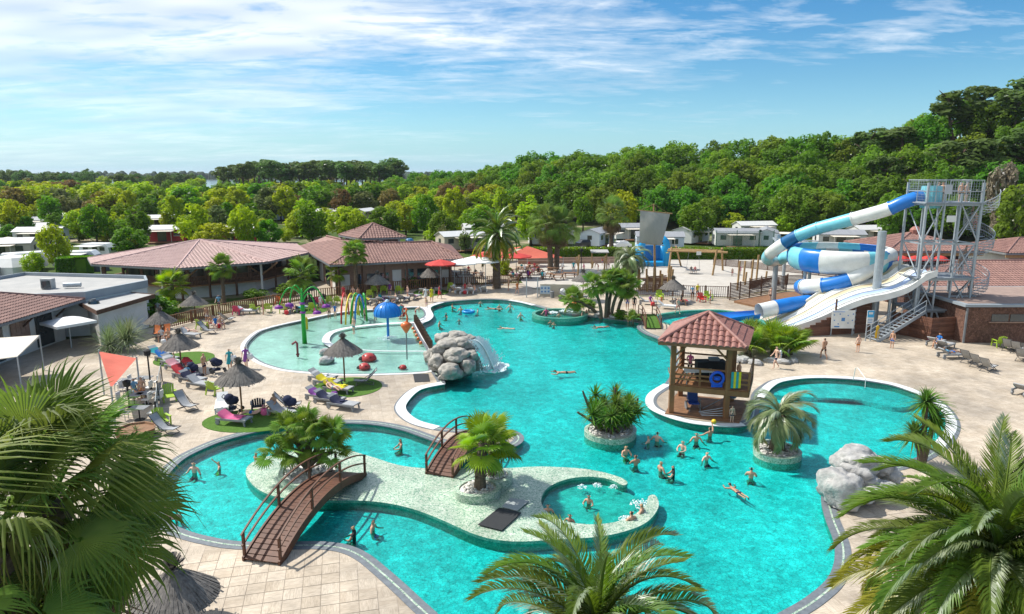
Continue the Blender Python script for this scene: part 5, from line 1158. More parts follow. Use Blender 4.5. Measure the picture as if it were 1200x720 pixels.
# ring-shaped bowl
bc = Vector((P(985, 301, 66.5).x, 66.5, P(985, 301, 66.5).z-.2)); RB = 4.9
t = thing('bowl_slide', 'ring-shaped slide bowl in blue, white and aqua panels', 'water slide', bc)
cols_ = [SWHITE, CYAN, BLUE, SWHITE, SWHITE, BLUE, CYAN, SWHITE, CYAN, BLUE, BLUE, CYAN, BLUE, SWHITE]
NSEG = 14
for k in range(NSEG):
    mb = MB(); prof = [(-1.15, .72), (-1.0, .4), (-.75, -.35), (-.2, -.95), (.35, -1.05), (.8, -.7), (1.0, -.1), (1.02, .55), (.85, 1.0), (.55, 1.18), (.5, 1.12), (.78, .92), (.93, .5), (.9, -.1), (.7, -.6), (.3, -.93)]
    q = 8; vs = []
    for i in range(q+1):
        a = 2*math.pi*(k+i/q)/NSEG-1.95
        for o_, z_ in prof: vs.append(((RB-1+o_)*math.cos(a), (RB-1+o_)*math.sin(a), z_))
    n = len(prof); mb.add(vs, [(i*n+j, (i+1)*n+j, (i+1)*n+j+1, i*n+j+1) for i in range(q) for j in range(n-1)])
    mb.build('bowl_panel', cols_[k], t, smooth=True)
for a in (.4, 1.9, 3.4, 4.8): MB().tube([((RB-1)*math.cos(a), (RB-1)*math.sin(a), -.9), ((RB-1)*math.cos(a), (RB-1)*math.sin(a), -bc.z)], .17, 10).build('leg', STEEL, t)
# lower tube leaving the bowl
t = thing('lower_tube_slide', 'blue and white tube slide leaving the bowl towards splash pool', 'water slide')
path = [P(1044, 299, 63.5), P(1030, 306, 62.6), P(1012, 320, 62), P(992, 329, 62.2), P(968, 334.5, 63), P(948, 336, 64.2), P(939, 336, 66), P(945, 339, 68), P(962, 344, 68.5), P(978, 348, 67), P(978, 351, 65), P(960, 353, 64), P(935, 356, 63.5), P(912, 360, 63), P(890, 365, 62.6)]
slide_tube(t, path, .70, [(.2, SWHITE), (.30, BLUE), (.38, SWHITE), (.5, BLUE), (.78, SWHITE), (.94, BLUE), (1, SWHITE)])
c0 = path[-1]; mb = MB(); L = 3.4; n = 12; vs = []
for i in range(9):
    f = i/8; 
    for k in range(n+1):
        a = math.pi+math.pi*k/n; ww = .85+.5*f; vs.append((c0.x-.2-L*f, c0.y-.1+ww*math.cos(a), c0.z-.05-.55*f+.75*math.sin(a)*(1-.25*f)+.2*f))
mb.add(vs, [(i*(n+1)+k, i*(n+1)+k+1, (i+1)*(n+1)+k+1, (i+1)*(n+1)+k) for i in range(8) for k in range(n)]); mb.build('exit_trough', BLUE, t, smooth=True)
c = G(1022, 388); MB().tube([c, (c.x, c.y, P(1031, 271, c.y).z)], .36, 14).build('support_pole', STEEL, t)
# wide multi-lane slide
t = thing('wide_slide', 'wide white multi-lane slide with wavy humps beside the tower', 'water slide')
near = crom([P(1098, 320, 58.2), P(1085, 325, 58.2), P(1064, 339, 58.2), P(1040, 347, 58.2), P(1015, 352, 58.4), P(990, 361, 58.8), P(962, 374, 59.2), P(940, 382, 59.4), P(926, 386, 59.5)], 6, False)
far = crom([P(1058, 309, 62.6), P(1046, 311, 62.6), P(1033, 320, 62.6), P(1016, 325, 62.6), P(992, 330, 62.7), P(966, 341, 62.8), P(940, 358, 63), P(915, 372, 63.2), P(897, 379, 63.3)], 6, False)
LAN = [SWHITE, PALEBL, SWHITE, SBEIGE, SWHITE, SBEIGE]; N = len(near)
for k in range(6):
    mb = MB(); q = 8; vs = []
    for i in range(N):
        for j in range(q+1):
            f = (k+j/q)/6; p = near[i].lerp(far[i], f); p.z += -.15*math.sin(math.pi*j/q)+.05; vs.append(p)
    mb.add(vs, [(i*(q+1)+j, i*(q+1)+j+1, (i+1)*(q+1)+j+1, (i+1)*(q+1)+j) for i in range(N-1) for j in range(q)]); mb.build('lane', LAN[k], t, smooth=True)
    if k: MB().tube([near[i].lerp(far[i], k/6)+Vector((0, 0, .05)) for i in range(N)], .05, 6).build('lane_divider', SWHITE, t, smooth=True)
for side, s in ((near, -1), (far, 1)):
    mb = MB(); vs = []
    for p in side: vs += [p+Vector((0, 0, .26)), p+Vector((0, s*.13, .26)), p+Vector((0, s*.13, -.30)), p+Vector((0, 0, -.30))]
    mb.add(vs, [(4*i+j, 4*i+(j+1) % 4, 4*i+4+(j+1) % 4, 4*i+4+j) for i in range(N-1) for j in range(4)]); mb.build('side_wall', SWHITE, t, smooth=False)
mb = MB(); vs = []
for i in range(N): vs += [near[i]+Vector((0, .05, -.3)), far[i]+Vector((0, -.05, -.3))]
mb.add(vs, [(2*i, 2*i+1, 2*i+3, 2*i+2) for i in range(N-1)]); mb.build('underside', SWHITE, t)
for i in (6, 16, 26, 34):
    for sd in (.15, .85):
        p = near[i].lerp(far[i], sd); MB().tube([(p.x, p.y, 0), (p.x, p.y, p.z-.25)], .13, 8).build('leg', STEEL, t)
# steel tower
TX0, TX1, TY0, TY1, PZ = P(1074, 300, 59).x, P(1137, 300, 59).x, 58.4, 61.4, 11.5
t = thing('slide_tower', 'galvanised steel slide tower with fenced platforms and cross bracing', 'tower')
xs = [TX0, TX0+.33*(TX1-TX0), TX0+.62*(TX1-TX0), TX1]
for i, x_ in enumerate(xs):
    for y_ in (TY0, TY1): MB().box((x_, y_, 6.6), (.17 if i % 3 == 0 else .13,)*2+(13.2 if i in (0, 3) else 11.4,)).build('column', STEEL, t)
for z_, nm in ((2.3, 'platform'), (5.1, 'platform'), (8.2, 'platform'), (PZ, 'platform')):
    if z_ != 8.2: MB().box(((TX0+TX1)/2, (TY0+TY1)/2, z_), (TX1-TX0+.5, TY1-TY0+.5, .10)).build(nm, mat('steel_grating', (.30, .33, .36), (.22, .25, .28), 12, .6, 0, .3), t)
    for y_ in (TY0, TY1): MB().beam((TX0, y_, z_-.16), (TX1, y_, z_-.16), .09, .15).build('girder', STEEL, t)
    for x_ in xs: MB().beam((x_, TY0, z_-.16), (x_, TY1, z_-.16), .08, .12).build('girder', STEEL, t)
for za, zb in ((2.3, 5.1), (5.1, 8.2), (8.2, PZ)):
    for y_ in (TY0+.02,):
        for xa, xb in ((xs[0], xs[1]), (xs[2], xs[3])):
            MB().tube([(xa, y_, za), (xb, y_, zb)], .055, 6).build('brace', STEEL, t); MB().tube([(xb, y_-.1, za), (xa, y_-.1, zb)], .055, 6).build('brace', STEEL, t)
    MB().tube([(xs[0], TY0, za), (xs[0], TY1, zb)], .055, 6).build('brace', STEEL, t); MB().tube([(xs[3], TY1, za), (xs[3], TY0, zb)], .055, 6).build('brace', STEEL, t)
for k in range(6): MB().tube([(TX0+k*(TX1-TX0)/5, TY0-.1, 2.1), (TX0+(k+.5 if k < 5 else k-.5)*(TX1-TX0)/5, TY0-.1, 1.0)], .07, 6).build('brace', STEEL, t)
MESH = mat('mesh_wire', (.42, .46, .48), None, 4, .5, 0, .4)
def mesh_panel(t, a, b, z0, h, g=.22, frame=True):
    a, b = Vector((a[0], a[1], z0)), Vector((b[0], b[1], z0)); L = (b-a).length; mb = MB()
    for k in range(int(L/g)+1): p = a+(b-a)*(k*g/L); mb.beam(p, p+Vector((0, 0, h)), .014, .014)
    for k in range(int(h/g)+1): mb.beam(a+Vector((0, 0, k*g)), b+Vector((0, 0, k*g)), .014, .014)
    p_ = tag(mb.build('mesh_infill', MESH, t), kind='stuff')
    if frame:
        mb = MB()
        for z_ in (0, h, h*.5): mb.tube([a+Vector((0, 0, z_)), b+Vector((0, 0, z_))], .035, 6)
        for p in (a, a.lerp(b, .5), b): mb.tube([p, p+Vector((0, 0, h))], .035, 6)
        mb.build('rail_frame', STEEL, t)
for a, b in (((TX0, TY0), (xs[1]-.1, TY0)), ((xs[1]+.3, TY0), (TX1, TY0)), ((TX0, TY1), (TX1, TY1)), ((TX0, TY0), (TX0, TY1)), ((TX1, TY0+1.6), (TX1, TY1))): mesh_panel(t, a, b, PZ+.06, 1.85)
for a, b in (((TX0, TY1), (TX1, TY1)), ((xs[2], TY0), (TX1, TY0)), ((TX1, TY0+1.5), (TX1, TY1))): mesh_panel(t, a, b, 5.16, 1.15); mesh_panel(t, a, b, 2.36, 1.15)
MB().box((P(1115, 219, 58).x, TY0-.06, PZ+1.15), (.6, .04, .8)).build('sign_panel', paint('sign_grey', (.45, .47, .5)), t)
MB().box((P(1118, 257, 58).x, TY0-.06, P(1118, 257, 58).z), (.8, .05, .55)).build('sign_panel', SWHITE, t)
mb = MB(); c = P(1091, 231, 60.3); mb.lathe([(.8, -.95), (.86, 0), (.8, .95)], c, 16); mb.build('slide_entry', CYAN, t)
# spiral stair at the right of the tower
ts = thing('spiral_staircase', 'steel spiral staircase with mesh sides right of the tower', 'staircase', (TX1+1.0, 59.8, 0)); NS = 46
MB().tube([(0, 0, 2.3), (0, 0, PZ+.9)], .11, 10).build('centre_pole', STEEL, ts)
hr = []
stp = MB(); a_ = 2*math.pi*2.6/NS; stp.add([(.1, -.03, 0), (1.2, -.14, 0), (1.2, .14, 0), (.1, .03, 0), (.1, -.03, .05), (1.2, -.14, .05), (1.2, .14, .05), (.1, .03, .05)], [(0, 3, 2, 1), (4, 5, 6, 7), (0, 1, 5, 4), (1, 2, 6, 5), (2, 3, 7, 6)]); stm = stp.mesh('step', STEEL)
for k in range(NS):
    a = a_*k+2.6; z_ = 2.4+(PZ-2.4)*k/(NS-1); put('step', stm, ts, (0, 0, z_), a); hr.append(Vector((1.22*math.cos(a), 1.22*math.sin(a), z_)))
for hh in (1.1, .55): MB().tube([p+Vector((0, 0, hh)) for p in hr], .035, 6).build('handrail', STEEL, ts)
mb = MB()
for i in range(len(hr)-1):
    for q in range(3): p = hr[i].lerp(hr[i+1], q/3); mb.beam(p, p+Vector((0, 0, 1.1)), .016, .016)
    for z_ in (.05, .28, .83): mb.beam(hr[i]+Vector((0, 0, z_)), hr[i+1]+Vector((0, 0, z_)), .014, .014)
tag(mb.build('mesh_infill', MESH, ts), kind='stuff')
# straight stair down to the deck
t = thing('steel_staircase', 'straight galvanised stair leading from deck to the first platform', 'staircase')
A, B = G(1021, 399), P(1079, 350, 58.0); B.z = 2.3; w_ = 1.25; sd = Vector((0, 1, 0)); A2 = Vector((A.x, B.y-.2, 0)); A2 = Vector((A.x, A.y, 0)); d = (B-A2); dh = Vector((d.x, d.y, 0)).normalized(); sd = Vector((-dh.y, dh.x, 0))*w_/2
for s in (-1, 1):
    MB().beam(A2+sd*s, B+sd*s, .06, .28).build('stringer', STEEL, t)
    for hh in (1.0, .55): MB().tube([A2+sd*s+Vector((0, 0, hh)), B+sd*s+Vector((0, 0, hh))], .03, 6).build('handrail', STEEL, t)
    for k in range(5): p = A2.lerp(B, k/4)+sd*s; MB().tube([p, p+Vector((0, 0, 1.0))], .03, 6).build('baluster', STEEL, t)
for k in range(13): p = A2.lerp(B, (k+.6)/13); MB().box(p, (.30, w_, .05), math.atan2(dh.y, dh.x)).build('tread', STEEL, t)
# plank wall under slide and tower, info boards
PLANKW = mat('reddish_plank', (.17, .075, .045), (.10, .045, .03), 1.5, .8, .004, rand=.25)
def plank_wall(px, h0, h1, label, k0=0):
    t = thing('plank_wall', label, 'wall'); pts = [G(*p) for p in px]
    for i, (a, b) in enumerate(zip(pts, pts[1:])):
        n = int(max(h0, h1)/.2)
        for k in range(n):
            hh = .1+k*.2; f0 = 0
            if h1 > h0 and hh > h0: f0 = (hh-h0)/(h1-h0)
            if f0 >= .97: continue
            p = a.lerp(b, f0) if i == 0 else a
            o = Vector((0, -.02*(k % 2), hh)); MB().beam(p+o, b+o, .07, .185).build('plank', PLANKW, t)
        for f in (0, .5, 1): p = a.lerp(b, f); MB().box((p.x, p.y+.1, (h0 if f == 0 and i == 0 else max(h0, h1))/2), (.12, .12, (h0 if f == 0 and i == 0 else max(h0, h1))-.05)).build('post', WOOD_D, t)
    return t
plank_wall([(936, 395), (1018, 390)], .5, 3.2, 'stepped reddish plank wall under the wide slide')
plank_wall([(1046, 391.5), (1064, 394), (1090, 400), (1126, 397.5)], 2.0, 2.0, 'reddish plank enclosure around the tower foot')
def board(px, py0, py1, Y, wpx, m, label, name='info_board'):
    a, b = P(px-wpx/2, py1, Y), P(px+wpx/2, py0, Y); t = thing(name, label, 'sign', (a.x, Y, 0)); W, H = b.x-a.x, b.z-a.z
    MB().box((W/2, 0, (a.z+b.z)/2), (W, .05, H)).build('panel', m, t)
    for x_ in (.08, W-.08): MB().box((x_, .06, b.z/2), (.07, .07, b.z)).build('post', STEEL, t)
    return t, a, W, H
yw = G(972, 393).y-.25
t, a, W, H = board(988, 364, 385, yw, 29, SWHITE, 'white information board with small blue pictures on plank wall')
BLUI = paint('print_blue', (.08, .25, .55), .5)
for i, (u_, v_) in enumerate(((.1, .75), (.35, .8), (.7, .72), (.92, .8), (.12, .45), (.5, .5), (.9, .45), (.3, .25), (.72, .3), (.2, .1))): MB().box((W*u_, -.032, a.z+H*v_), (.10 if i != 5 else .3, .012, .10 if i != 5 else .3)).build('picture', BLUI, t)
MB().box((W*.25, -.03, a.z+H*.1), (.45, .01, .12)).build('caption', BLUI, t); MB().box((W*.3, -.03, a.z+H*.93), (W*.5, .01, .1)).build('heading', PALEBL, t)
t, a, W, H = board(1020, 364, 380, A.y-.3, 9.5, SWHITE, 'blue and white slide rules sign at foot of the stair')
MB().box((W/2, -.03, a.z+H*.74), (W*.98, .012, H*.5)).build('header', paint('print_sky', (.05, .38, .70), .5), t); MB().box((W/2, -.04, a.z+H*.8), (W*.6, .008, H*.16)).build('header_mark', SWHITE, t)
for k in range(3): MB().box((W/2, -.03, a.z+H*(.12+.12*k)), (W*.7, .012, H*.04)).build('text_line', BLUI, t)
t = thing('warning_sign', 'yellow warning figure sign on the stair foot', 'sign', A+Vector((.25, -.35, 0))); MB().lathe([(0, .0), (.16, .05), (.2, .4), (.13, .75), (.16, .95), (.1, 1.1), (0, 1.15)], (0, 0, .25), 10, sy=.35).build('figure', paint('sign_yellow', (.75, .45, .02), .5), t); MB().tube([(0, 0, 0), (0, 0, .3)], .03, 6).build('post', STEEL, t)
c = G(936, 352); t = thing('small_notice', 'small white notice on a post at the slide exit terrace', 'sign', (P(915, 350, 66).x, 66, 0)); MB().box((0, 0, 1.25), (.75, .04, .85)).build('panel', SWHITE, t); MB().box((0, .05, .6), (.06, .06, 1.2)).build('post', STEEL, t)
# ------------------------------------------------------------------ lifeguard hut over the water
PINEW = mat('warm_pine', (.28, .13, .05), (.18, .08, .034), 2.5, .7, .004, stretch=(1, 1, .4))
fl, fr, bl = G(786, 485), G(850, 492), G(797, 465); br = fr+(bl-fl)
t = thing('lifeguard_hut', 'two-level timber hut with red tiled roof standing at the water edge', 'hut')
ez_ = P(786, 399, fl.y).z; uf = P(786, 450, fl.y).z
for p in (fl, fr, bl, br): MB().box((p.x, p.y, ez_/2), (.28, .28, ez_)).build('post', PINEW, t)
ex = (fr-fl).normalized(); ey = (bl-fl).normalized(); hc = (fl+br)/2
lowd = [fl-ex*.3-ey*.3, fr+ex*.8-ey*.5, br+ex*1.0+ey*.3, bl-ex*.3+ey*.3]
for k in range(13):
    a, b = lowd[0].lerp(lowd[3], (k+.5)/13), lowd[1].lerp(lowd[2], (k+.5)/13); MB().beam(a+Vector((0, 0, .06)), b+Vector((0, 0, .06)), (lowd[3]-lowd[0]).length/13-.02, .05).build('floor_plank', WOOD_M, t)
rt = fr+ex*1.15; rb_ = br+ex*1.15
up_ = [fl-ex*.1-ey*.1, rt-ey*.1, rb_+ey*.1, bl-ex*.1+ey*.1]
for k in range(14):
    a, b = up_[0].lerp(up_[3], (k+.5)/14), up_[1].lerp(up_[2], (k+.5)/14); MB().beam(a+Vector((0, 0, uf)), b+Vector((0, 0, uf)), (up_[3]-up_[0]).length/14-.02, .05).build('upper_plank', PINEW, t)
for a, b in ((up_[0], up_[1]), (up_[3], up_[2]), (up_[0], up_[3]), (up_[1], up_[2])): MB().beam(a+Vector((0, 0, uf-.2)), b+Vector((0, 0, uf-.2)), .12, .32).build('floor_beam', PINEW, t)
for a, b in ((fl, fr), (fr, rt), (rt, rb_), (fl, bl), (bl, br)):
    for hh in (.35, .62, 1.05): MB().beam(a+Vector((0, 0, uf+hh)), b+Vector((0, 0, uf+hh)), .05, .10).build('guard_rail', PINEW, t)
for p in (rt, rb_, fl.lerp(fr, .5)): MB().box((p.x, p.y, uf+.55), (.1, .1, 1.1)).build('rail_post', PINEW, t)
for a, b in ((fl, fr), (fr, br), (bl, br), (fl, bl)): MB().beam(a+Vector((0, 0, ez_-.1)), b+Vector((0, 0, ez_-.1)), .14, .22).build('top_beam', PINEW, t)
for p, dd in ((fl, ex), (fr, -ex), (fl, ey), (fr, ey)): MB().beam(p+Vector((0, 0, ez_-1.0)), p+dd*.8+Vector((0, 0, ez_-.2)), .1, .1).build('brace', PINEW, t)
e = [fl-ex*.75-ey*.75, fr+ex*.95-ey*.75, br+ex*.95+ey*.85, bl-ex*.75+ey*.85]; e = [Vector((p.x, p.y, ez_)) for p in e]; ra = (e[0]+e[1]+e[2]+e[3])/4+Vector((0, 0, 1.35))
HT = mat('hut_roof_tile', (.34, .155, .125), (.21, .10, .085), 3.5, .6, .0)
for i in range(4):
    pts = [e[i], e[(i+1) % 4], ra]; a, b = pts[0], pts[1]; ee = (b-a).normalized(); nn = (b-a).cross(ra-a).normalized(); nn = nn if nn.z > 0 else -nn; uu = nn.cross(ee); uu = uu if uu.z > 0 else -uu
    sheet = MB().add([p-nn*.03 for p in pts], [(0, 1, 2)]).build('roof_board', WOOD_M, t)
    tw, tl = .36, .44; tm = MB(); vs = []
    for yy, lf in ((-.04, .05), (tl*.5, .025), (tl*1.02, 0)):
        for ox, oz in ((-.5, 0), (-.36, .07), (-.15, .105), (.1, .10), (.32, .05), (.5, 0)): vs.append(ee*ox*tw*.98+uu*yy+nn*(oz+lf))
    tm.add(vs, [(6*r_+k, 6*r_+k+1, 6*r_+k+7, 6*r_+k+6) for r_ in range(2) for k in range(5)]+[(0, 1, 2, 3, 4, 5)]); tme = tm.mesh('roof_tile', HT)
    q = [((p-a).dot(ee), (p-a).dot(uu)) for p in pts]; L = q[1][0]; Hh = q[2][1]
    for j in range(int(Hh/tl)+1):
        for k in range(int(L/tw)+1):
            c_ = ((k+.5)*tw, (j+.45)*tl)
            if inside(c_, q): put('roof_tile', tme, sheet, a+ee*c_[0]+uu*(j*tl))
    MB().tube([e[i]+Vector((0, 0, .08)), ra+Vector((0, 0, .10))], .12, 7).build('ridge_cap', HT, t)
    MB().beam(e[i]-Vector((0, 0, .07)), e[(i+1) % 4]-Vector((0, 0, .07)), .06, .16).build('eave_board', WOOD_M, t)
c = fl.lerp(fr, .8)-ey*.1; t2 = thing('blue_float_toy', 'round blue life buoy hung on the hut railing', 'life buoy', (c.x, c.y-.12, uf+.15))
BUOY = mat('buoy_blue', (.01, .09, .60), None, 2, .35)
rg = MB().tube([(.36*math.cos(a*.3927), -.02, .5+.36*math.sin(a*.3927)) for a in range(16)], .09, 8, closed=True); rg.build('ring', BUOY, t2, smooth=True); MB().box((0, 0, .08), (.62, .1, .2)).build('holder', BUOY, t2); MB().lathe([(0, .1), (.2, .08), (.2, -.08), (0, -.1)], (0, .03, .5), 12).build('centre', BUOY, t2)
DARKC = mat('black_cloth', (.018, .018, .02), None, 3, .8)
t2 = thing('sound_desk', 'black covered sound desk on the hut upper floor', 'desk', hc+Vector((.45, .25, uf+.03))); MB().box((0, 0, .5), (1.7, .7, .95)).build('cabinet', DARKC, t2); MB().box((0, -.05, 1.0), (1.75, .8, .06)).build('top', DARKC, t2); MB().box((.2, 0, 1.12), (.6, .4, .18)).build('mixer', GUTTER, t2)
t2 = thing('loudspeaker', 'black loudspeaker hung under the hut roof', 'loudspeaker', bl.lerp(br, .25)+Vector((0, -.2, ez_-.85))); MB().box((0, 0, .3), (.38, .35, .6)).build('cabinet', DARKC, t2); MB().lathe([(0, 0), (.13, .02), (.15, 0)], (0, 0, 0), 12).build('driver', GUTTER, t2).rotation_euler = (math.pi/2, 0, 0)
t2 = thing('white_table', 'white folding table on the hut upper floor', 'table', fl.lerp(fr, .45)+ey*.6+Vector((0, 0, uf+.03))); MB().box((0, 0, .74), (1.7, .7, .04)).build('top', RENDER_W, t2)
for sx in (-1, 1):
    for sy in (-1, 1): MB().tube([(sx*.75, sy*.28, 0), (sx*.75, sy*.28, .72)], .02, 6).build('leg', STEEL, t2)
t2 = thing('pool_wheelchair', 'blue seated pool hoist chair on the lower hut deck', 'chair', G(812, 481)); BL2 = mat('chair_blue', (.01, .05, .30), None, 2, .4)
MB().box((0, 0, .5), (.62, .6, .08)).build('seat', BL2, t2); MB().box((0, .28, .95), (.62, .08, .85), tilt=('X', -.15)).build('backrest', BL2, t2)
for s in (-1, 1): MB().tube([(s*.36, -.3, .7), (s*.36, .28, .7)], .03, 6).build('armrest', GUTTER, t2); MB().tube([(s*.38, .1, .3), (s*.43, .1, .3)], .28, 14).build('wheel', GUTTER, t2); MB().tube([(s*.3, -.4, .12), (s*.34, -.4, .12)], .11, 10).build('castor', GUTTER, t2)
t2 = thing('folded_parasols', 'pale towels and net poles stacked at the right of hut deck', 'poles', G(838, 489))
for k in range(4): MB().tube([(-.8, .2*k, .1), (.9, .2*k-.5, .25+.12*k)], .025, 6).build('pole', STEEL, t2)
t2 = thing('skimmer_net', 'pool skimmer net with blue rim leaning at the hut', 'net', G(858, 478)); MB().tube([(.3*math.cos(a*.5236), .2*math.sin(a*.5236), .75) for a in range(12)], .03, 6, closed=True).build('rim', BL2, t2); MB().tube([(-.3, 0, .75), (-1.9, -.4, .1)], .022, 6).build('handle', STEEL, t2); MB().lathe([(.28, .75), (.18, .6), (0, .55)], (0, 0, 0), 10, sy=.67).build('mesh_bag', MESH, t2)
t2 = thing('beach_towel', 'yellow and teal towel hung over the hut railing', 'towel', fr+ex*.45-ey*.14+Vector((0, 0, uf+.2)))
for k in range(4): MB().box((-.21+k*.14, 0, .42), (.13, .05, .95)).build('stripe', paint('towel_yellow', (.62, .70, .05), .9) if k % 2 else paint('towel_teal', (.02, .42, .45), .9), t2)
# ------------------------------------------------------------------ arched bridges
BRW = mat('bridge_wood', (.145, .06, .032), (.085, .035, .02), 3, .6, .003)
def bridge(label, A, B, wd, rise, rail=.95, posts=4, carpet=None, npl=34):
    A, B = Vector((A.x, A.y, 0)), Vector((B.x, B.y, 0)); L = (B-A).length; d = (B-A)/L; sd = Vector((d.y, -d.x, 0)); t = thing('footbridge', label, 'bridge')
    arc = lambda f, k=1.: A+d*L*f+Vector((0, 0, .10+rise*4*f*(1-f)*k))
    me = MB().box((0, 0, 0), (L/npl*.93, wd, .045)).mesh('plank', carpet or BRW)
    for k in range(npl):
        f = (k+.5)/npl; o = put('plank', me, t, arc(f)); sl = math.atan2(rise*4*(1-2*f), L); o.rotation_euler = (Matrix.Rotation(math.atan2(d.y, d.x), 3, 'Z') @ Matrix.Rotation(-sl, 3, 'Y')).to_euler()
    for s in (-1, 1):
        o_ = sd*s*(wd/2+.05); mb = MB(); n = 16; vs = []
        for k in range(n+1):
            p = arc(k/n)+o_
            for w_, h_ in ((-.04, .08), (.04, .08), (.04, -.28), (-.04, -.28)): vs.append(p+sd*w_+Vector((0, 0, max(h_, .02-p.z))))
        mb.add(vs, [(4*i+j, 4*i+(j+1) % 4, 4*i+4+(j+1) % 4, 4*i+4+j) for i in range(n) for j in range(4)]+[(3, 2, 1, 0), (4*n, 4*n+1, 4*n+2, 4*n+3)]); mb.build('arch_beam', BRW, t)
        for k in range(posts):
            f = .015+.97*k/(posts-1); p = arc(f)+o_; MB().box(p+Vector((0, 0, rail/2-.1)), (.09, .09, rail+.2), math.atan2(d.y, d.x)).build('post', BRW, t)
        for hh in (rail, rail*.55):
            mb = MB(); prev = None
            for k in range(n+1):
                p = arc(k/n)+o_+Vector((0, 0, hh))
                if prev is not None: mb.beam(prev, p+(p-prev)*.04, .07, .055)
                prev = p
            mb.build('handrail', BRW, t)
    return t
bridge('long arched wooden footbridge from the deck to the mosaic island', (G(284, 659)+G(328, 663))/2, (G(397, 551)+G(428, 562))/2, 1.35, .85, .95, 4)
bridge('shorter arched wooden footbridge left of the bright fan palm', (G(497, 557)+G(532, 562))/2, (G(549, 508)+G(580, 513))/2, 1.25, .6, .9, 4, None, 26)
bridge('little garden bridge with green carpet by the whirlpool', G(766, 386), G(756, 370), 1.25, .45, .95, 3, GRASS, 20)
# ------------------------------------------------------------------ boulders
ROCK = mat('grey_boulder', (.44, .415, .37), (.18, .17, .15), 2.2, .95, .25, detail=10); ROCKL = mat('pale_boulder', (.50, .49, .47), (.22, .215, .21), 2.2, .95, .25, detail=10)
def boulder_mesh(seed, m):
    bm = bmesh.new(); bmesh.ops.create_icosphere(bm, subdivisions=4, radius=1); o = Vector((seed*7.1, seed*3.3, 0))
    for v_ in bm.verts:
        p = v_.co.copy(); k = 1+.34*mnoise.noise(p*1.2+o)-.22*abs(mnoise.noise(p*2.3+o))+.10*mnoise.noise(p*5+o)-.07*abs(mnoise.noise(p*9+o))
        v_.co = Vector((p.x*k, p.y*k, max(-.55, p.z*k) if p.z < 0 else min(.82+.06*p.x, p.z*k)))
    me = bpy.data.meshes.new('boulder'); bm.to_mesh(me); bm.free(); me.materials.append(m); me.polygons.foreach_set('use_smooth', [True]*len(me.polygons)); return me
BM = [boulder_mesh(k, ROCK) for k in range(5)]; BL_ = [boulder_mesh(k+7, ROCKL) for k in range(4)]
def rocks(t, lst, set_, kk=.86):
    for k, (px, py, Y, rx, rz_) in enumerate(lst):
        c = P(px, py, Y); o = put('boulder', set_[k % len(set_)], t, c-t.location, rnd.uniform(0, 6)); o.scale = (rx*kk, rx*kk*rnd.uniform(.75, 1.0), rz_*kk)
y0 = G(535, 446).y; t = thing('rock_cascade', 'stacked grey boulders forming a cascade between the pools', 'rock pile', G(535, 430))
rocks(t, [(529, 436, y0, 1.0, .85), (548, 430, y0+.6, .85, .8), (512, 424, y0+1.2, .8, .7), (536, 417, y0+1.0, 1.1, .7), (516, 411, y0+2, .75, .7), (553, 418, y0+1.6, .7, .65), (526, 404, y0+2.4, 1.1, .6), (541, 403, y0+2.4, .9, .6), (552, 408, y0+3, .7, .6), (519, 397, y0+3.4, .7, .55), (535, 394, y0+3.4, .9, .5), (548, 397, y0+3.2, .8, .35), (557, 427, y0+2, .6, .9), (507, 418, y0+3.5, .8, .8), (530, 412, y0+3.5, 1.6, .9), (520, 442, y0+.3, .5, .35), (555, 400, y0+3.4, .6, .16), (531, 430, y0+1.9, 1.5, 1.5), (540, 414, y0+2.6, 1.3, 1.3), (520, 424, y0+2.4, 1.2, 1.3)], BM)
cas = thing('waterfall', 'white foaming water falling from the boulders into the lagoon', 'waterfall', G(566, 428)); mb = MB(); r6 = random.Random(2); st, en = P(553, 397, y0+3.2), G(578, 432)
for k in range(2600):
    f = r6.random()**.8; side_ = r6.gauss(0, .28+.5*f*f); p = st.lerp(en, f); p.z = st.z*(1-f**2.2)+.05*r6.random()+ (.28*r6.random()*max(0, f-.75)*4); p += Vector((side_*.4, side_, 0)); s = r6.uniform(.02, .07)
    mb.add([p+Vector((s, 0, -s)), p+Vector((-s*.5, s, -s)), p+Vector((-s*.5, -s, -s)), p+Vector((0, 0, s*1.6))], [(0, 1, 3), (1, 2, 3), (2, 0, 3), (0, 2, 1)])
tag(mb.build('spray', FOAM, cas, -Vector(cas.location)), kind='stuff')
mb = MB()
for k in range(2, 7):
    vs = [st.lerp(en, i/7)+Vector((.1*math.sin(k), -.7+.16*k+(i/7)**2*(k-4)*.1, 0)) for i in range(8)]
    for i, v_ in enumerate(vs): v_.z = st.z*(1-(i/7)**2.2)+.02
    mb.tube(vs, [.03+.03*i/7 for i in range(8)], 5)
mb.build('water_sheet', FOAM, cas, -Vector(cas.location), smooth=True)
y0 = G(985, 592).y; t = thing('rock_group', 'pale grey boulders on the lagoon edge behind the arching palm', 'rock pile', G(1005, 575))
rocks(t, [(985, 575, y0, 1.25, 1.35), (1003, 540, y0+1.6, 1.35, .95), (1001, 556, y0+.9, .95, .75), (1016, 566, y0+.6, .75, .6), (1033, 548, y0+1.8, .75, .7), (1043, 556, y0+1.8, .8, .55), (990, 548, y0+2.2, .9, .7), (1030, 572, y0+.4, .9, .45), (1008, 580, y0, .8, .4)], BL_, .78)
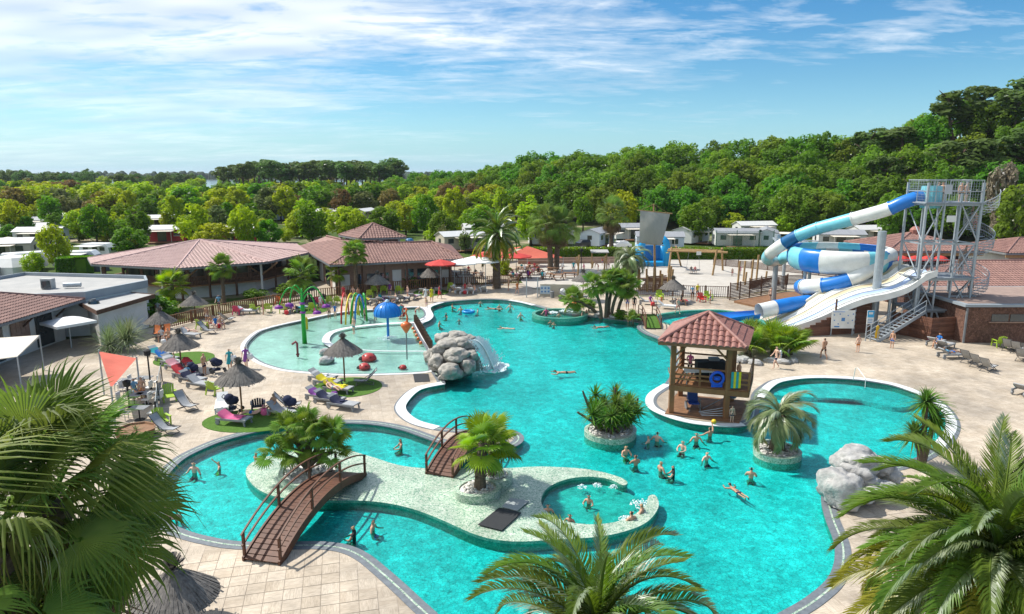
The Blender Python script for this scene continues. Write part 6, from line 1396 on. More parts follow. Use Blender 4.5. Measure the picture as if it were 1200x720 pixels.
for k, (px, py, s) in enumerate(((870, 424, .5), (885, 427, .45), (904, 424, .4), (918, 426, .4), (862, 420, .4), (930, 424, .35), (700, 371, .4), (718, 373, .35), (733, 374, .35), (712, 371, .3), (745, 376, .3))):
    c = G(px, py); o = tag(put('border_rock', BL_[k % 4], None, c+Vector((0, 0, .1)), rnd.uniform(0, 6)), 'pale border rock in the bed '+('beside the hut palms' if px > 800 else 'behind the round whirlpool'), 'rock', 'border rocks '+('by the hut' if px > 800 else 'by the whirlpool')); o.scale = (s*1.4, s, s*.7)
# ------------------------------------------------------------------ whirlpool ring at the back
c = G(656, 370.5); r_ = 33.5*c.y/FPX; n = 40; ring = [Vector((c.x+r_*math.cos(2*math.pi*k/n), c.y+r_*.92*math.sin(2*math.pi*k/n))) for k in range(n)]
t = thing('whirlpool', 'round green mosaic whirlpool at the far pool edge', 'whirlpool'); MB().sweep(ring, [(0, -.5), (0, .28), (-.35, .28), (-.35, -.3)]).build('rim', GREENWALL, t); MB().prism(offset(ring, -.34), -.5, -.25).build('seat', WADEFLOOR, t)
wt = fill('whirlpool_water', [offset(ring, -.33)], .12, WATER_S)
def froth(name, spots_, label, z=.0, n=120, sz=.07):
    t = thing(name, label, 'foam', (spots_[0][0], spots_[0][1], z)); mb = MB(); r_ = random.Random(len(spots_))
    for x_, y_, rr in spots_:
        for k in range(n):
            a = r_.random()*6.283; q = rr*r_.random()**.7; p = Vector((x_+q*math.cos(a)-spots_[0][0], y_+q*math.sin(a)-spots_[0][1], .02+.16*(1-q/rr)*r_.random())); s = r_.uniform(.3, 1)*sz
            mb.lathe([(0, s), (s, .3*s), (s*1.1, -s*.4)], p, 5)
    tag(mb.build('bubbles', FOAM, t), kind='stuff')
froth('bubbling_water', [(G(648, 368).x, G(648, 368).y, .5), (G(662, 366).x, G(662, 366).y, .6), (G(675, 367).x, G(675, 367).y, .5)], 'bubbling white jets in the round whirlpool', .12)
froth('bubbling_jets', [(G(682, 570).x, G(682, 570).y, .22), (G(700, 568).x, G(700, 568).y, .24), (G(719, 570).x, G(719, 570).y, .22)], 'three white water jets in the island whirlpool', -.06, 60, .032)
froth('foaming_water', [(G(752, 590).x, G(752, 590).y, .5), (G(735, 608).x, G(735, 608).y, .35)], 'white foam beside bathers in the island whirlpool', -.06, 140, .035)
froth('mushroom_splash', [(G(455, 396).x, G(455, 396).y, .9)], 'ring of splashing water under the blue mushroom', -.05, 160, .05)
froth('cascade_foam', [(G(578, 432).x, G(578, 432).y, 1.0), (G(585, 428).x, G(585, 428).y, .8)], 'churning foam at the foot of the cascade', -.06, 380, .07)
for nm, pts, lb in (('rubber_mat', ((585, 598), (611, 604), (588, 625), (560, 618)), 'black rubber mat on the mosaic island'), ('rubber_mat', ((598, 586.5), (620, 590), (606, 602), (588, 597)), 'grey grating mat beside the black mat'), ('rubber_mat', ((484, 439), (502, 438.5), (504, 447.5), (486, 448.5)), 'dark square mat on the deck beside the rock cascade')):
    q = [G(*p) for p in pts]; t = tag(MB().prism([XY(p) for p in q], .101 if px and 'island' in lb or 'beside the black' in lb else .004, .125 if 'island' in lb or 'beside the black' in lb else .03).build(nm, mat('grey_grating', (.33, .36, .36), (.24, .27, .27), 20, .7) if 'grating' in lb else mat('black_rubber', (.03, .032, .035), (.02, .022, .025), 20, .8, .01)), lb, 'mat')
# ------------------------------------------------------------------ splash-pool play features
def col(n, c, r=.35): return mat('play_'+n, c, tuple(k*.85 for k in c), 1.5, r)
GRN, RED, YEL, BLU, ORA, PUR, DRED = col('green', (.02, .36, .035)), col('red', (.55, .04, .03)), col('yellow', (.72, .50, .02)), col('blue', (.01, .20, .62)), col('orange', (.70, .16, .04)), col('purple', (.22, .03, .28)), col('maroon', (.26, .05, .06))
g = G(357, 400); ht = P(355, 338, g.y).z; t = thing('spray_tree', 'tall green spray post with arching stems and purple flower heads', 'spray post', g)
MB().tube([(0, 0, -.2), (0, 0, ht*.7), (0, 0, ht)], [.2, .17, .05], 12).build('post', GRN, t, smooth=True)
for s, hh in ((-1, .86), (1, .86), (-.55, .9), (.6, .74)):
    pts = [Vector((s*w_*1.9, .3*s*w_, ht*hh+.9*math.sin(math.pi*w_*.85)-1.3*w_**3)) for w_ in [k/10 for k in range(11)]]; MB().tube(pts, .06, 7).build('arched_stem', GRN, t, smooth=True)
    MB().lathe([(0, .18), (.3, .05), (.38, -.12), (.1, -.1)], pts[-1], 12).build('flower_head', PUR, t)
for z_ in (.55, .72): MB().lathe([(.2, -.1), (.26, 0), (.2, .1)], (0, 0, ht*z_), 12).build('collar', PUR, t)
t = thing('spray_arches', 'row of coloured spray arches over the paddling pool', 'spray arches', G(415, 378)); o_ = Vector(t.location)
for k, (pa, pb, m) in enumerate((((400, 380), (409, 369), RED), ((405, 381), (419, 369), YEL), ((411, 380), (424, 369), GRN), ((416, 379.5), (428, 373), BLU), ((421, 370), (413, 379), YEL), ((425, 372), (430, 377), GRN))):
    a, b = G(*pa)-o_, G(*pb)-o_; MB().tube([a.lerp(b, f)+Vector((0, 0, 2.55*(1-(2*f-1)**2)**.6)) for f in [q/14 for q in range(15)]], .085, 8).build('arch', m, t, smooth=True)
g = G(455, 395); ht = P(455, 356, g.y).z; t = thing('mushroom_fountain', 'blue mushroom fountain with ribbed cap in paddling pool', 'fountain', g)
MB().tube([(0, 0, -.2), (0, 0, ht-.3)], .11, 12).build('stem', BLU, t); mb = MB(); prof = [(1.12, ht-1.05), (1.16, ht-.8), (1.02, ht-.4), (.72, ht-.1), (.3, ht+.08), (.12, ht+.12)]; mb.lathe(prof, (0, 0, 0), 32); mb.lathe([(1.1, ht-1.03), (.6, ht-.6), (0, ht-.5)], (0, 0, 0), 32)
mb.build('cap', BLU, t, smooth=True)
for k in range(16): a = k*math.pi/8; MB().tube([(r0_*1.01*math.cos(a), r0_*1.01*math.sin(a), z_) for r0_, z_ in prof[:5]], .035, 4).build('rib', BLU, t)
MB().lathe([(.16, 0), (.2, .1), (.1, .25), (0, .28)], (0, 0, ht+.1), 12).build('nozzle', col('pale', (.5, .65, .75)), t)
g = G(477, 420); ht = P(476, 383, g.y).z; t = thing('flamingo_fountain', 'orange long-necked bird on a slim post in paddling pool', 'fountain', g)
MB().tube([(0, 0, -.1), (0, 0, ht-.3)], .05, 8).build('leg', GUTTER, t); MB().lathe([(0, -.55), (.12, -.45), (.42, .05), (.38, .25), (.15, .38), (0, .4)], (0, 0, ht), 14).build('body', ORA, t, smooth=True); MB().tube([(.05, 0, ht+.2), (.12, 0, ht+.7), (.02, 0, ht+1.1), (.08, 0, ht+1.35), (.22, 0, ht+1.3)], [.1, .07, .065, .09, .03], 8).build('neck', ORA, t, smooth=True)
g = G(349, 417); t = thing('water_cannon', 'maroon bent spray pipe standing in paddling pool', 'spray post', g); MB().tube([(0, 0, -.1), (0, 0, 1.0), (-.1, 0, 1.12), (-.4, .05, .9)], .085, 10).build('pipe', DRED, t, smooth=True); MB().lathe([(.14, 0), (.14, .1)], (0, 0, .05), 10).build('base', DRED, t)
g = G(359, 385); t = thing('yellow_bollard', 'short yellow spray bollard behind the green post', 'spray post', g); MB().tube([(0, 0, -.1), (0, 0, .9), (0, 0, 1.05)], [.17, .17, .08], 12).build('column', YEL, t); MB().lathe([(.2, -.04), (.22, 0), (.2, .04)], (0, 0, .8), 12).build('ring', YEL, t)
def ladybird(px, by, r, label, dots=True):
    g = G(px, by); t = thing('ladybird_dome', label, 'play figure', g+Vector((0, 0, -.1))); MB().lathe([(r*math.cos(a*.1745), r*.85*math.sin(a*.1745)) for a in range(10)], (0, 0, 0), 22).build('shell', col('ladybird', (.46, .055, .05)), t, smooth=True)
    MB().lathe([(r*.4*math.cos(a*.1745), r*.42*math.sin(a*.1745)) for a in range(10)], (-r*.8, -r*.35, r*.05), 12).build('head', DARKC, t, smooth=True)
    for a, e_ in ((.2, .9), (2.2, .8), (4.0, .85), (5.2, .7)): 
        n_ = Vector((math.cos(a)*math.cos(e_), math.sin(a)*math.cos(e_), math.sin(e_)*.85)); MB().lathe([(0, .02), (r*.12, .015), (r*.16, -.01)], n_*r*1.0, 8).build('spot', DARKC, t)
ladybird(432, 420, .62, 'large red ladybird dome in the paddling pool'); ladybird(427, 430, .46, 'smaller red ladybird dome nearest the straw parasol'); ladybird(472, 430, .30, 'tiny red ladybird dome right of the others')
for px, py, s, lb in ((383, 423, .52, 'smooth grey stone seat left of the straw parasol'), (381, 413, .4, 'smaller grey stone behind the stone seat')):
    g = G(px, py); tag(put('stone_seat', BL_[1], None, g+Vector((0, 0, .05)), 1), lb, 'stone').scale = (s*1.25, s, s*.75)
for k, (px, py) in enumerate(((484, 386), (486, 390), (488, 394), (490, 398), (493, 403), (481, 382))):
    g = G(px, py); t = thing('stepping_bud', 'small orange bud on the pool divider beside the plank fence', 'play figure', g, 0, 'orange buds along the divider'); MB().lathe([(.0, .0), (.15, .06), (.12, .22), (0, .3)], (0, 0, -.05), 8).build('bud', ORA, t); MB().lathe([(.16, 0), (.16, .04)], (0, 0, -.06), 8).build('base', YEL, t)
t = thing('pool_divider_fence', 'low dark plank divider between paddling pool and lagoon', 'fence'); a, b = G(486.5, 377.5), G(505.5, 411)
for k in range(22): p = a.lerp(b, (k+.5)/22); MB().beam(p+Vector((0, 0, -.1)), p+Vector((0, 0, .75+.04*(k % 2))), .30, .06).build('plank', WOOD_D, t)
MB().beam(a+Vector((.05, .05, .5)), b+Vector((.05, .05, .5)), .05, .1).build('rail', WOOD_D, t)
g = G(470, 371); t = thing('red_rocker', 'red seated water rocker at the far edge of paddling pool', 'play figure', g); MB().lathe([(.0, .0), (.4, .05), (.45, .4), (.25, .6), (0, .62)], (0, 0, -.05), 12).build('body', RED, t, smooth=True); MB().lathe([(0, -.2), (.26, -.1), (.28, .1), (0, .26)], (.05, 0, .95), 12).build('head', RED, t, smooth=True); MB().tube([(-.5, 0, .75), (0, 0, .6), (.55, 0, .85)], .1, 8).build('handles', RED, t)
g = G(1004, 448); t = thing('pool_handrail', 'slim white handrail at the steps of right pool lobe', 'handrail', g); MB().tube([(0, .5, 0), (.05, .45, .85), (.08, .2, .95), (.05, -1.0, .55), (.05, -1.05, -.3)], .025, 6).build('rail', SWHITE, t)
# ------------------------------------------------------------------ straw parasols, turf discs, canvas parasols
THATCH = mat('grey_thatch', (.22, .20, .18), (.09, .082, .075), 7, .95, .03, obj=True, stretch=(1, 1, .25), detail=6); WPOLE = mat('parasol_pole', (.25, .13, .06), None, 3, .8)
def straw_mesh(seed):
    r_ = random.Random(seed); mb = MB(); mb.lathe([(1.3, -.78), (.85, -.42), (.42, -.10), (.12, .18), (0, .2)], (0, 0, 0), 30)
    for k in range(620):
        a = r_.random()*6.283; r0_, r1_ = r_.uniform(.08, .95), 0; r1_ = min(1.40, r0_+r_.uniform(.35, .6)); f = lambda q: .26-.80*q+.06*q*q+.0
        zz = lambda q: (.22-.78*q)*1.0+.02; w_ = .022+.012*r_.random(); u_ = Vector((math.cos(a), math.sin(a), 0)); sd = Vector((-u_.y, u_.x, 0)); j = r_.uniform(.0, .05)
        mb.add([u_*r0_-sd*w_+Vector((0, 0, zz(r0_)+j)), u_*r0_+sd*w_+Vector((0, 0, zz(r0_)+j)), u_*r1_+sd*w_+Vector((0, 0, zz(r1_)+j*.6)), u_*r1_-sd*w_+Vector((0, 0, zz(r1_)+j*.6))], [(0, 1, 2, 3)])
    return mb
STRAW = [straw_mesh(k).mesh('thatch', THATCH) for k in range(3)]
tuft = MB(); r7 = random.Random(5)
for k in range(90):
    a = r7.random()*6.283; e_ = r7.uniform(.35, 1.4); u_ = Vector((math.cos(a)*math.cos(e_), math.sin(a)*math.cos(e_), math.sin(e_))); sd = Vector((-math.sin(a), math.cos(a), 0))*.03; L = r7.uniform(.28, .45); tuft.add([-sd, sd, u_*L+sd*1.3, u_*L-sd*1.3], [(0, 1, 2, 3)])
TUFT = tuft.mesh('straw_tuft', THATCH)
def straw(px, by, ay, s, label):
    g = G(px, by); hh = P(px, ay, g.y).z; t = thing('straw_parasol', label, 'parasol', g); MB().tube([(0, 0, -.05), (0, 0, hh-.1*s)], .055, 8).build('pole', WPOLE, t)
    o = put('thatch', STRAW[rnd.randrange(3)], t, (0, 0, hh-.28*s), rnd.uniform(0, 6)); o.scale = (s,)*3; o = put('straw_tuft', TUFT, t, (0, 0, hh-.16*s)); o.scale = (s,)*3
    for k in range(6): a = k*1.047; MB().tube([(0, 0, hh-.5*s), (1.15*s*math.cos(a), 1.15*s*math.sin(a), hh-1.02*s)], .02, 5).build('strut', WPOLE, t)
for px, by, ay, s, lb in ((404, 448, 395, 1.0, 'grey straw parasol on the turf disc by paddling pool'), (284, 487, 424, 1.05, 'grey straw parasol on the turf disc left of the lagoon'), (213, 434, 389, 1.05, 'grey straw parasol above the strollers at left'),
        (190, 396, 363, 1.0, 'grey straw parasol by the orange deck chairs'), (229, 372, 344, 1.0, 'pale straw parasol at the picket fence left of the balcony'), (443, 349, 320, 1.1, 'pale straw parasol before the lantern-roofed restaurant'), (504, 341, 313, 1.05, 'pale straw parasol beside the red parasols'),
        (358, 353, 327, 1.1, 'pale straw parasol behind the green spray post'), (683, 352, 318, 1.0, 'grey straw parasol behind the round whirlpool'), (788, 353, 326, 1.1, 'grey straw parasol in front of the play ship fence')):
    straw(px, by, ay, s, lb)
g = P(202, 668, 19.0); t = thing('straw_parasol', 'large grey straw parasol at the bottom edge beside the big fan palm', 'parasol', (g.x, g.y, 0)); MB().tube([(0, 0, 0), (0, 0, g.z)], .06, 8).build('pole', WPOLE, t); put('thatch', STRAW[0], t, (0, 0, g.z-.15)).scale = (1.0,)*3; put('straw_tuft', TUFT, t, (0, 0, g.z)).scale = (1.25,)*3
def disc(px, py, rx, ry, label):
    g = G(px, py); r_ = rx*g.y/FPX; ryw = (G(px, py-ry)-G(px, py+ry)).length/2; n = 32
    tag(MB().prism([(g.x+r_*math.cos(2*math.pi*k/n), g.y+ryw*math.sin(2*math.pi*k/n)) for k in range(n)], 0, .03).build('turf_disc', GRASS), label, 'turf')
for q in ((407, 454, 42, 11.5, 'oval of green turf under the parasol by paddling pool'), (296, 493, 60, 13, 'oval of green turf under the parasol left of the lagoon'), (216, 421, 34, 8, 'green turf patch under the parasol above the strollers'), (365, 364, 20, 4, 'green turf patch behind the green spray post'), (505, 343, 21, 4, 'green turf patch under the parasol beside red parasols'), (672, 352, 18, 3.5, 'green turf patch behind the whirlpool')): disc(*q)
def canvas_parasol(px, by, ay, r, m, label, sq=8):
    g = G(px, by); hh = P(px, ay, g.y).z; t = thing('canvas_parasol', label, 'parasol', g, .3); MB().tube([(0, 0, 0), (0, 0, hh)], .04, 8).build('pole', STEEL, t)
    MB().lathe([(r, -.62), (r*.98, -.52), (r*.5, -.24), (0, 0)], (0, 0, hh), sq).build('canopy', m, t)
    for k in range(sq): a = 2*math.pi*k/sq; MB().tube([(0, 0, hh-.7), (r*.8*math.cos(a), r*.8*math.sin(a), hh-.46)], .015, 4).build('rib', STEEL, t)
RC, WC = mat('red_canvas', (1, 1, 1)), mat('white_canvas', (.76, .76, .74), (.68, .68, .67), 1, .85)
for px, by, ay, r, m, lb in ((517, 343, 304, 1.9, RC, 'red canvas parasol at the restaurant terrace edge'), (533, 338, 305, 1.6, RC, 'red parasol behind the front red parasol'), (543, 340, 303, 1.9, WC, 'white canvas parasol left of the date palm'), (569, 339, 301, 1.9, WC, 'white canvas parasol nearest the date palm'), (556, 332, 300, 1.8, WC, 'white parasol between the two front white parasols'), (566, 328, 296, 1.8, RC, 'red parasol behind the date palm trunk'), (605, 326, 296, 2.2, RC, 'red parasol right of the date palm')):
    canvas_parasol(px, by, ay, r, m, lb)
g = G(84, 408); t = thing('white_gazebo_parasol', 'large square white parasol over the bar terrace at left', 'parasol', g, .2); hh = P(82, 371, g.y).z; MB().tube([(0, 0, 0), (0, 0, hh)], .05, 8).build('pole', STEEL, t); MB().lathe([(2.1, -.62), (2.1, -.42), (.9, -.16), (0, 0)], (0, 0, hh), 4).build('canopy', WC, t)
t = thing('beige_awning', 'beige sloping awning at the left edge above the terrace', 'awning'); q = [G(-60, 400, 2.6), G(46, 393, 2.6), G(46, 395, 2.5), G(20, 418, 2.2), G(-60, 428, 2.2)]; MB().add([q[0], q[1], q[2], q[3], q[4]]+[p-Vector((0, 0, .05)) for p in q], [(0, 1, 2, 3, 4), (9, 8, 7, 6, 5), (0, 5, 6, 1), (3, 8, 9, 4), (2, 7, 8, 3)]).build('canvas', mat('pale_canvas', (1, 1, 1)), t)
for p in (q[1], q[3]): MB().tube([(p.x, p.y, 0), p], .05, 6).build('pole', STEEL, t)
def sail(pts, m, label, sag=.4):
    t = thing('shade_sail', label, 'shade sail'); n = 8; vs = []; a, b, c = pts; fs = []; idx = {}
    for i in range(n+1):
        for j in range(n+1-i):
            u_, v_ = i/n, j/n; w_ = 1-u_-v_; p = a*w_+b*u_+c*v_; p = p-Vector((0, 0, sag*27*u_*v_*w_/3)); idx[i, j] = len(vs); vs.append(p)
    for i in range(n):
        for j in range(n-i):
            fs.append((idx[i, j], idx[i+1, j], idx[i, j+1]))
            if i+j < n-1: fs.append((idx[i+1, j], idx[i+1, j+1], idx[i, j+1]))
    MB().add(vs, fs).build('canvas', m, t, smooth=True)
    for p in pts: MB().tube([(p.x, p.y, 0), p+Vector((0, 0, .1))], .05, 6).build('mast', STEEL, t)
RS = mat('coral_sail', (.62, .14, .09), (.5, .11, .07), 1, .85)
sail([P(586, 304, 100), P(618, 288.5, 106), P(660, 302, 104)], RS, 'red shade sail behind the date palm and tables'); sail([P(585, 300, 106), P(612, 289, 112), P(560, 296, 110)], RS, 'second red shade sail left of the paired palms')
sail([G(160, 420, 2.4), G(116, 412, 2.9), G(130, 455, 2.3)], RS, 'coral shade sail over the tables left of the lamp post', .2)
# ------------------------------------------------------------------ lamp posts
def lamp(px, by, ty, label):
    g = G(px, by); h_ = P(px, ty, g.y).z; t = thing('lamp_post', label, 'lamp post', g); MB().tube([(0, 0, 0), (0, 0, .3), (0, 0, h_-.35)], [.09, .055, .05], 8).build('pole', DARKC, t); MB().lathe([(.05, -.38), (.19, -.3), (.22, -.05), (.26, 0), (.1, .08), (0, .1)], (0, 0, h_), 10).build('lantern', DARKC, t)
lamp(177, 456, 411, 'black lamp post beside the lounge terrace'); lamp(152, 480, 447, 'shorter black post by the glass terrace screen'); lamp(681, 322, 292, 'slim grey-green post between play area and terrace'); lamp(1165 if 0 else 889, 301, 270, 'grey utility pole among mobile homes behind the sand')
# ------------------------------------------------------------------ terrace furniture at left (glass screen, tables)
g = G(183, 480); t = thing('glass_screen', 'low glass screen along the left terrace', 'screen')
pa = [G(190, 447), G(186, 470), G(184, 496)]
for a, b in zip(pa, pa[1:]):
    MB().beam(a+Vector((0, 0, .65)), b+Vector((0, 0, .65)), .03, 1.1).build('pane', mat('screen_glass', (.42, .46, .45), None, .5, .1, spec=.8), t)
for a in pa: MB().box(a+Vector((0, 0, .65)), (.07, .07, 1.3)).build('post', DARKC, t)
def table(px, by, label, m=None, group=None):
    g = G(px, by); t = thing('cafe_table', label, 'table', g, 0, group); MB().box((0, 0, .73), (.95, .75, .04)).build('top', m or GUTTER, t); MB().tube([(0, 0, 0), (0, 0, .72)], .04, 8).build('stem', DARKC, t); MB().lathe([(0, .05), (.28, .03), (.3, 0)], (0, 0, 0), 12).build('foot', DARKC, t)
    for s in (-1, 1):
        MB().box((s*.75, 0, .45), (.42, .45, .05)).build('seat', RENDER_W, t); MB().box((s*.97, 0, .68), (.05, .45, .45)).build('backrest', RENDER_W, t)
        for sy in (-1, 1): MB().tube([(s*.75, sy*.18, 0), (s*.75, sy*.18, .44)], .02, 5).build('chair_leg', STEEL, t)
for k, (px, by) in enumerate(((160, 462), (172, 474), (158, 476), (164, 492), (150, 458), (170, 455))): table(px, by, ('nearest', 'middle', 'left middle', 'front', 'back left', 'back right')[k]+' cafe table on the left terrace behind the glass screen')
t = thing('round_planter', 'brown wooden planter box at the foot of the big fan palm', 'planter', G(160, 512)); MB().lathe([(.9, 0), (1.05, .5), (.95, .5), (.9, .4), (0, .4)], (0, 0, 0), 8).build('box', WOOD_M, t); rosette(t, (0, 0, .35), 30, .5, .03, FEA_B, .4, 3)
# picnic tables on the snack terrace and sand edge
pt = None
for k, (px, by) in enumerate(((604, 328), (616, 326), (628, 322), (640, 327), (654, 328), (668, 326), (612, 319), (625, 316), (596, 322), (648, 320), (560, 326), (545, 322), (530, 326), (520, 322), (505, 328))):
    lb = f'wooden picnic table {"under the parasols by the restaurant" if px < 570 else "on the snack terrace beside the date palm" if px < 632 else "near the paired tall palms"}'
    gp = 'picnic tables '+('by the restaurant' if px < 570 else 'beside the date palm' if px < 632 else 'near the paired palms')
    if pt is None:
        pt = thing('picnic_table', lb, 'picnic table', G(px, by), .2, gp); MB().box((0, 0, .74), (1.8, .75, .05)).build('top', WOOD_M, pt)
        for s in (-1, 1): MB().box((0, s*.72, .44), (1.8, .28, .05)).build('bench', WOOD_M, pt); MB().beam((s*.6, -.8, 0), (s*.6, .3, .72), .08, .08).build('leg', WOOD_D, pt); MB().beam((s*.6, .8, 0), (s*.6, -.3, .72), .08, .08).build('leg', WOOD_D, pt)
    else: copy_tree(pt, G(px, by), rnd.uniform(-.4, .4), None, lb, gp)
# pale wall with shower and poster behind the whirlpool, bin
t = thing('shower_wall', 'pale low wall with blue poster and shower arch behind the pool', 'wall'); a, b = G(633, 347), G(672, 347.5); MB().beam(a+Vector((0, 0, .7)), b+Vector((0, 0, .7)), .25, 1.4).build('wall', mat('cream_wall', (.55, .50, .40), None, 1, .8), t)
c = a.lerp(b, .15); MB().box(c+Vector((0, -.16, .75)), (1.15, .03, .95)).build('poster', mat('poster_pale', (.45, .58, .66), (.55, .65, .70), 3, .6), t)
for k in range(6): MB().box(c+Vector((-.38+.38*(k % 3), -.185, .55+.4*(k//3))), (.2, .02, .2)).build('pictogram', BLUI, t)
for px in (617, 630): c = G(px, 349); MB().tube([c, c+Vector((0, 0, 2.3))], .06, 8).build('shower_post', STEEL, t)
t = thing('waste_bin', 'dark waste bin against the pale low wall', 'bin', G(647, 349)); MB().lathe([(.22, 0), (.25, .7), (.27, .72), (.1, .8), (0, .8)], (0, 0, 0), 12).build('body', GUTTER, t); MB().lathe([(.12, .801), (.12, .83)], (0, 0, 0), 10).build('lid', DARKC, t)
# ------------------------------------------------------------------ playground: ship, swing, posts, inflatable
g = G(768, 340); t = thing('play_ship', 'timber play ship with mast and large grey cloth sail', 'play ship', g); o_ = Vector(g); Yg = g.y
mt = P(766, 239, Yg)-o_; MB().tube([(0, 0, 0), mt*.5, mt], [.16, .13, .09], 8).build('mast', WOOD_L, t)
q = [P(750, 247, Yg)-o_, P(785, 251, Yg)-o_, P(775, 288, Yg-.6)-o_, P(749, 283.5, Yg-.6)-o_]; n = 10; vs = [q[0].lerp(q[1], i/n).lerp(q[3].lerp(q[2], i/n), j/n)+Vector((0, -.45*math.sin(math.pi*i/n)*math.sin(math.pi*j/n)-.1, 0)) for j in range(n+1) for i in range(n+1)]
MB().add(vs, [(j*(n+1)+i, j*(n+1)+i+1, (j+1)*(n+1)+i+1, (j+1)*(n+1)+i) for j in range(n) for i in range(n)]).build('sail', mat('grey_sailcloth', (.34, .33, .29), (.26, .26, .23), 1.2, .9, stretch=(1, 1, .3)), t, smooth=True)
MB().tube([q[0]+Vector((-.3, 0, .05)), q[1]+Vector((.3, 0, .05))], .07, 6).build('yard', WOOD_L, t); MB().tube([q[3]+Vector((-.3, 0, 0)), q[2]+Vector((.3, 0, 0))], .06, 6).build('yard', WOOD_L, t)
for s in (q[0], q[1]): MB().tube([mt*.995, s], .015, 4).build('rope', WOOD_L, t)
for k, (x_, y_, h_) in enumerate(((-2.0, -.6, 2.6), (-1.2, -1.2, 2.0), (-.5, -1.4, 2.9), (.4, -1.5, 2.2), (1.2, -1.2, 3.3), (1.8, -.4, 2.6), (-1.9, .9, 2.5), (1.9, .9, 2.8), (.8, 1.4, 2.2), (-.8, 1.4, 2.4))): MB().tube([(x_, y_, 0), (x_*1.08, y_*1.05, h_)], .13, 8).build('hull_post', WOOD_L, t)
for k in range(9): MB().beam((-2.1+.12*k, -1.2+.03*k, .3+.18*k), (1.9-.1*k, -1.2+.05*k, .25+.2*k), .1, .16).build('hull_plank', WOOD_M, t)
MB().box((0, 0, 1.3), (3.4, 2.2, .1)).build('ship_deck', WOOD_M, t)
g = G(766, 312); t = thing('inflatable_castle', 'bright blue inflatable castle behind the play ship', 'inflatable', g); INF = col('inflatable', (.01, .30, .62), .4)
for x_ in (-1.9, 1.9): MB().tube([(x_, 0, 0), (x_, 0, 3.2), (x_*.9, 0, 3.8), (x_*.55, 0, 4.6)], [.55, .52, .5, .3], 12).build('tower', INF, t, smooth=True); MB().tube([(x_, 2.6, 0), (x_, 2.6, 3.0)], .5, 12).build('tower', INF, t, smooth=True)
MB().box((0, 1.2, .3), (3.6, 3, .6)).build('bouncing_base', INF, t); MB().box((0, 2.7, 1.7), (3.6, .5, 2.4)).build('back_wall', col('inflatable_dark', (.01, .16, .40)), t)
for x_ in (-1.9, 1.9): MB().lathe([(0, .05), (.22, .03), (.25, 0)], (x_, -.55, 2.1), 10).build('emblem', YEL, t).rotation_euler = (0, 0, 0)
g = G(815, 321); t = thing('basket_swing', 'timber swing frame with basket seat on the white sand', 'swing', g); o_ = Vector(g)
tops = [P(787, 294, g.y+2)-o_, P(846, 296, g.y-1)-o_]
for pb, tp in (((783, 320), tops[0]), ((798, 312), tops[0]+Vector((.9, 1.2, 0))), ((835, 323), tops[1]+Vector((-.9, -.6, 0))), ((847, 317), tops[1]+Vector((.2, .8, 0)))): MB().tube([G(*pb)-o_, tp+Vector((0, 0, .5))], .14, 8).build('leg', WOOD_L, t)
MB().tube([tops[0]-Vector((.6, 0, 0)), tops[1]+Vector((.8, 0, 0))], .14, 8).build('top_beam', WOOD_L, t); MB().tube([tops[0]+Vector((-.2, 1.2, .1)), tops[1]+Vector((.5, .9, .1))], .12, 8).build('top_beam', WOOD_L, t)
sw = P(812, 316, g.y)-o_; sw.z = .55; MB().tube([sw+Vector((1.0*math.cos(k*.5236), .6*math.sin(k*.5236), 0)) for k in range(12)], .08, 6, closed=True).build('basket_rim', GUTTER, t); MB().lathe([(.95, .02), (.5, -.1), (0, -.12)], sw, 12, sy=.6).build('basket_net', GUTTER, t)
for s in (-1, 1): MB().tube([sw+Vector((s*.95, 0, 0)), Vector((sw.x+s*.7, sw.y, tops[0].z))], .02, 4).build('rope', GUTTER, t)
MB().box(P(819, 297, g.y-.4)-o_, (.65, .05, .5)).build('sign_panel', SWHITE, t)
t = thing('climbing_posts', 'cluster of upright timber climbing posts at the sand edge', 'play posts', G(872, 332)); o_ = Vector(t.location)
for px, by, ty in ((864, 340, 306), (871, 330, 306), (873, 334, 319), (880, 333, 304), (886, 332, 299), (897, 330, 318)): c = G(px, by)-o_; MB().tube([c, c+Vector((.1, 0, P(px, ty, (c+o_).y).z))], .13, 8).build('post', WOOD_L, t)
for px, by, ty, lb in ((677, 325, 299, 'forked timber post left of the sand pump'), (708, 318, 300, 'leaning timber post with crossbar on the sand'), (694, 314, 307, 'short timber stake in the sand')):
    c = G(px, by); t = thing('timber_post', lb, 'post', c); h_ = P(px, ty, c.y).z; MB().tube([(0, 0, 0), (.15, 0, h_)], .12, 8).build('shaft', WOOD_L, t); MB().tube([(0, 0, h_*.5), (-.35, .1, h_*.9)], .08, 6).build('branch', WOOD_L, t)
c = G(702, 315); t = thing('play_canopy', 'small grey-roofed play shelter on the sand', 'shelter', c); MB().box((0, 0, 2.6), (2.6, 1.6, .12), tilt=('X', .15)).build('roof', FELT, t)
for x_ in (-1.1, 1.1): MB().tube([(x_, 0, 0), (x_, 0, 2.6)], .08, 8).build('post', WOOD_L, t)
for k, y_ in enumerate((306, 309.5)): a, b = G(607, y_), G(745, y_-1.5); t = thing('sleeper_edging', ('rear' if k == 0 else 'front')+' long timber edging behind the snack terrace', 'edging'); MB().beam(a+Vector((0, 0, .25)), b+Vector((0, 0, .25)), .25, .5).build('beam', mat('weathered_pinkwood', (.36, .24, .18), None, 1, .9), t); MB().box(a.lerp(b, .5)+Vector((0, .2, .3)), (.2, .2, .6)).build('peg', WOOD_L, t)
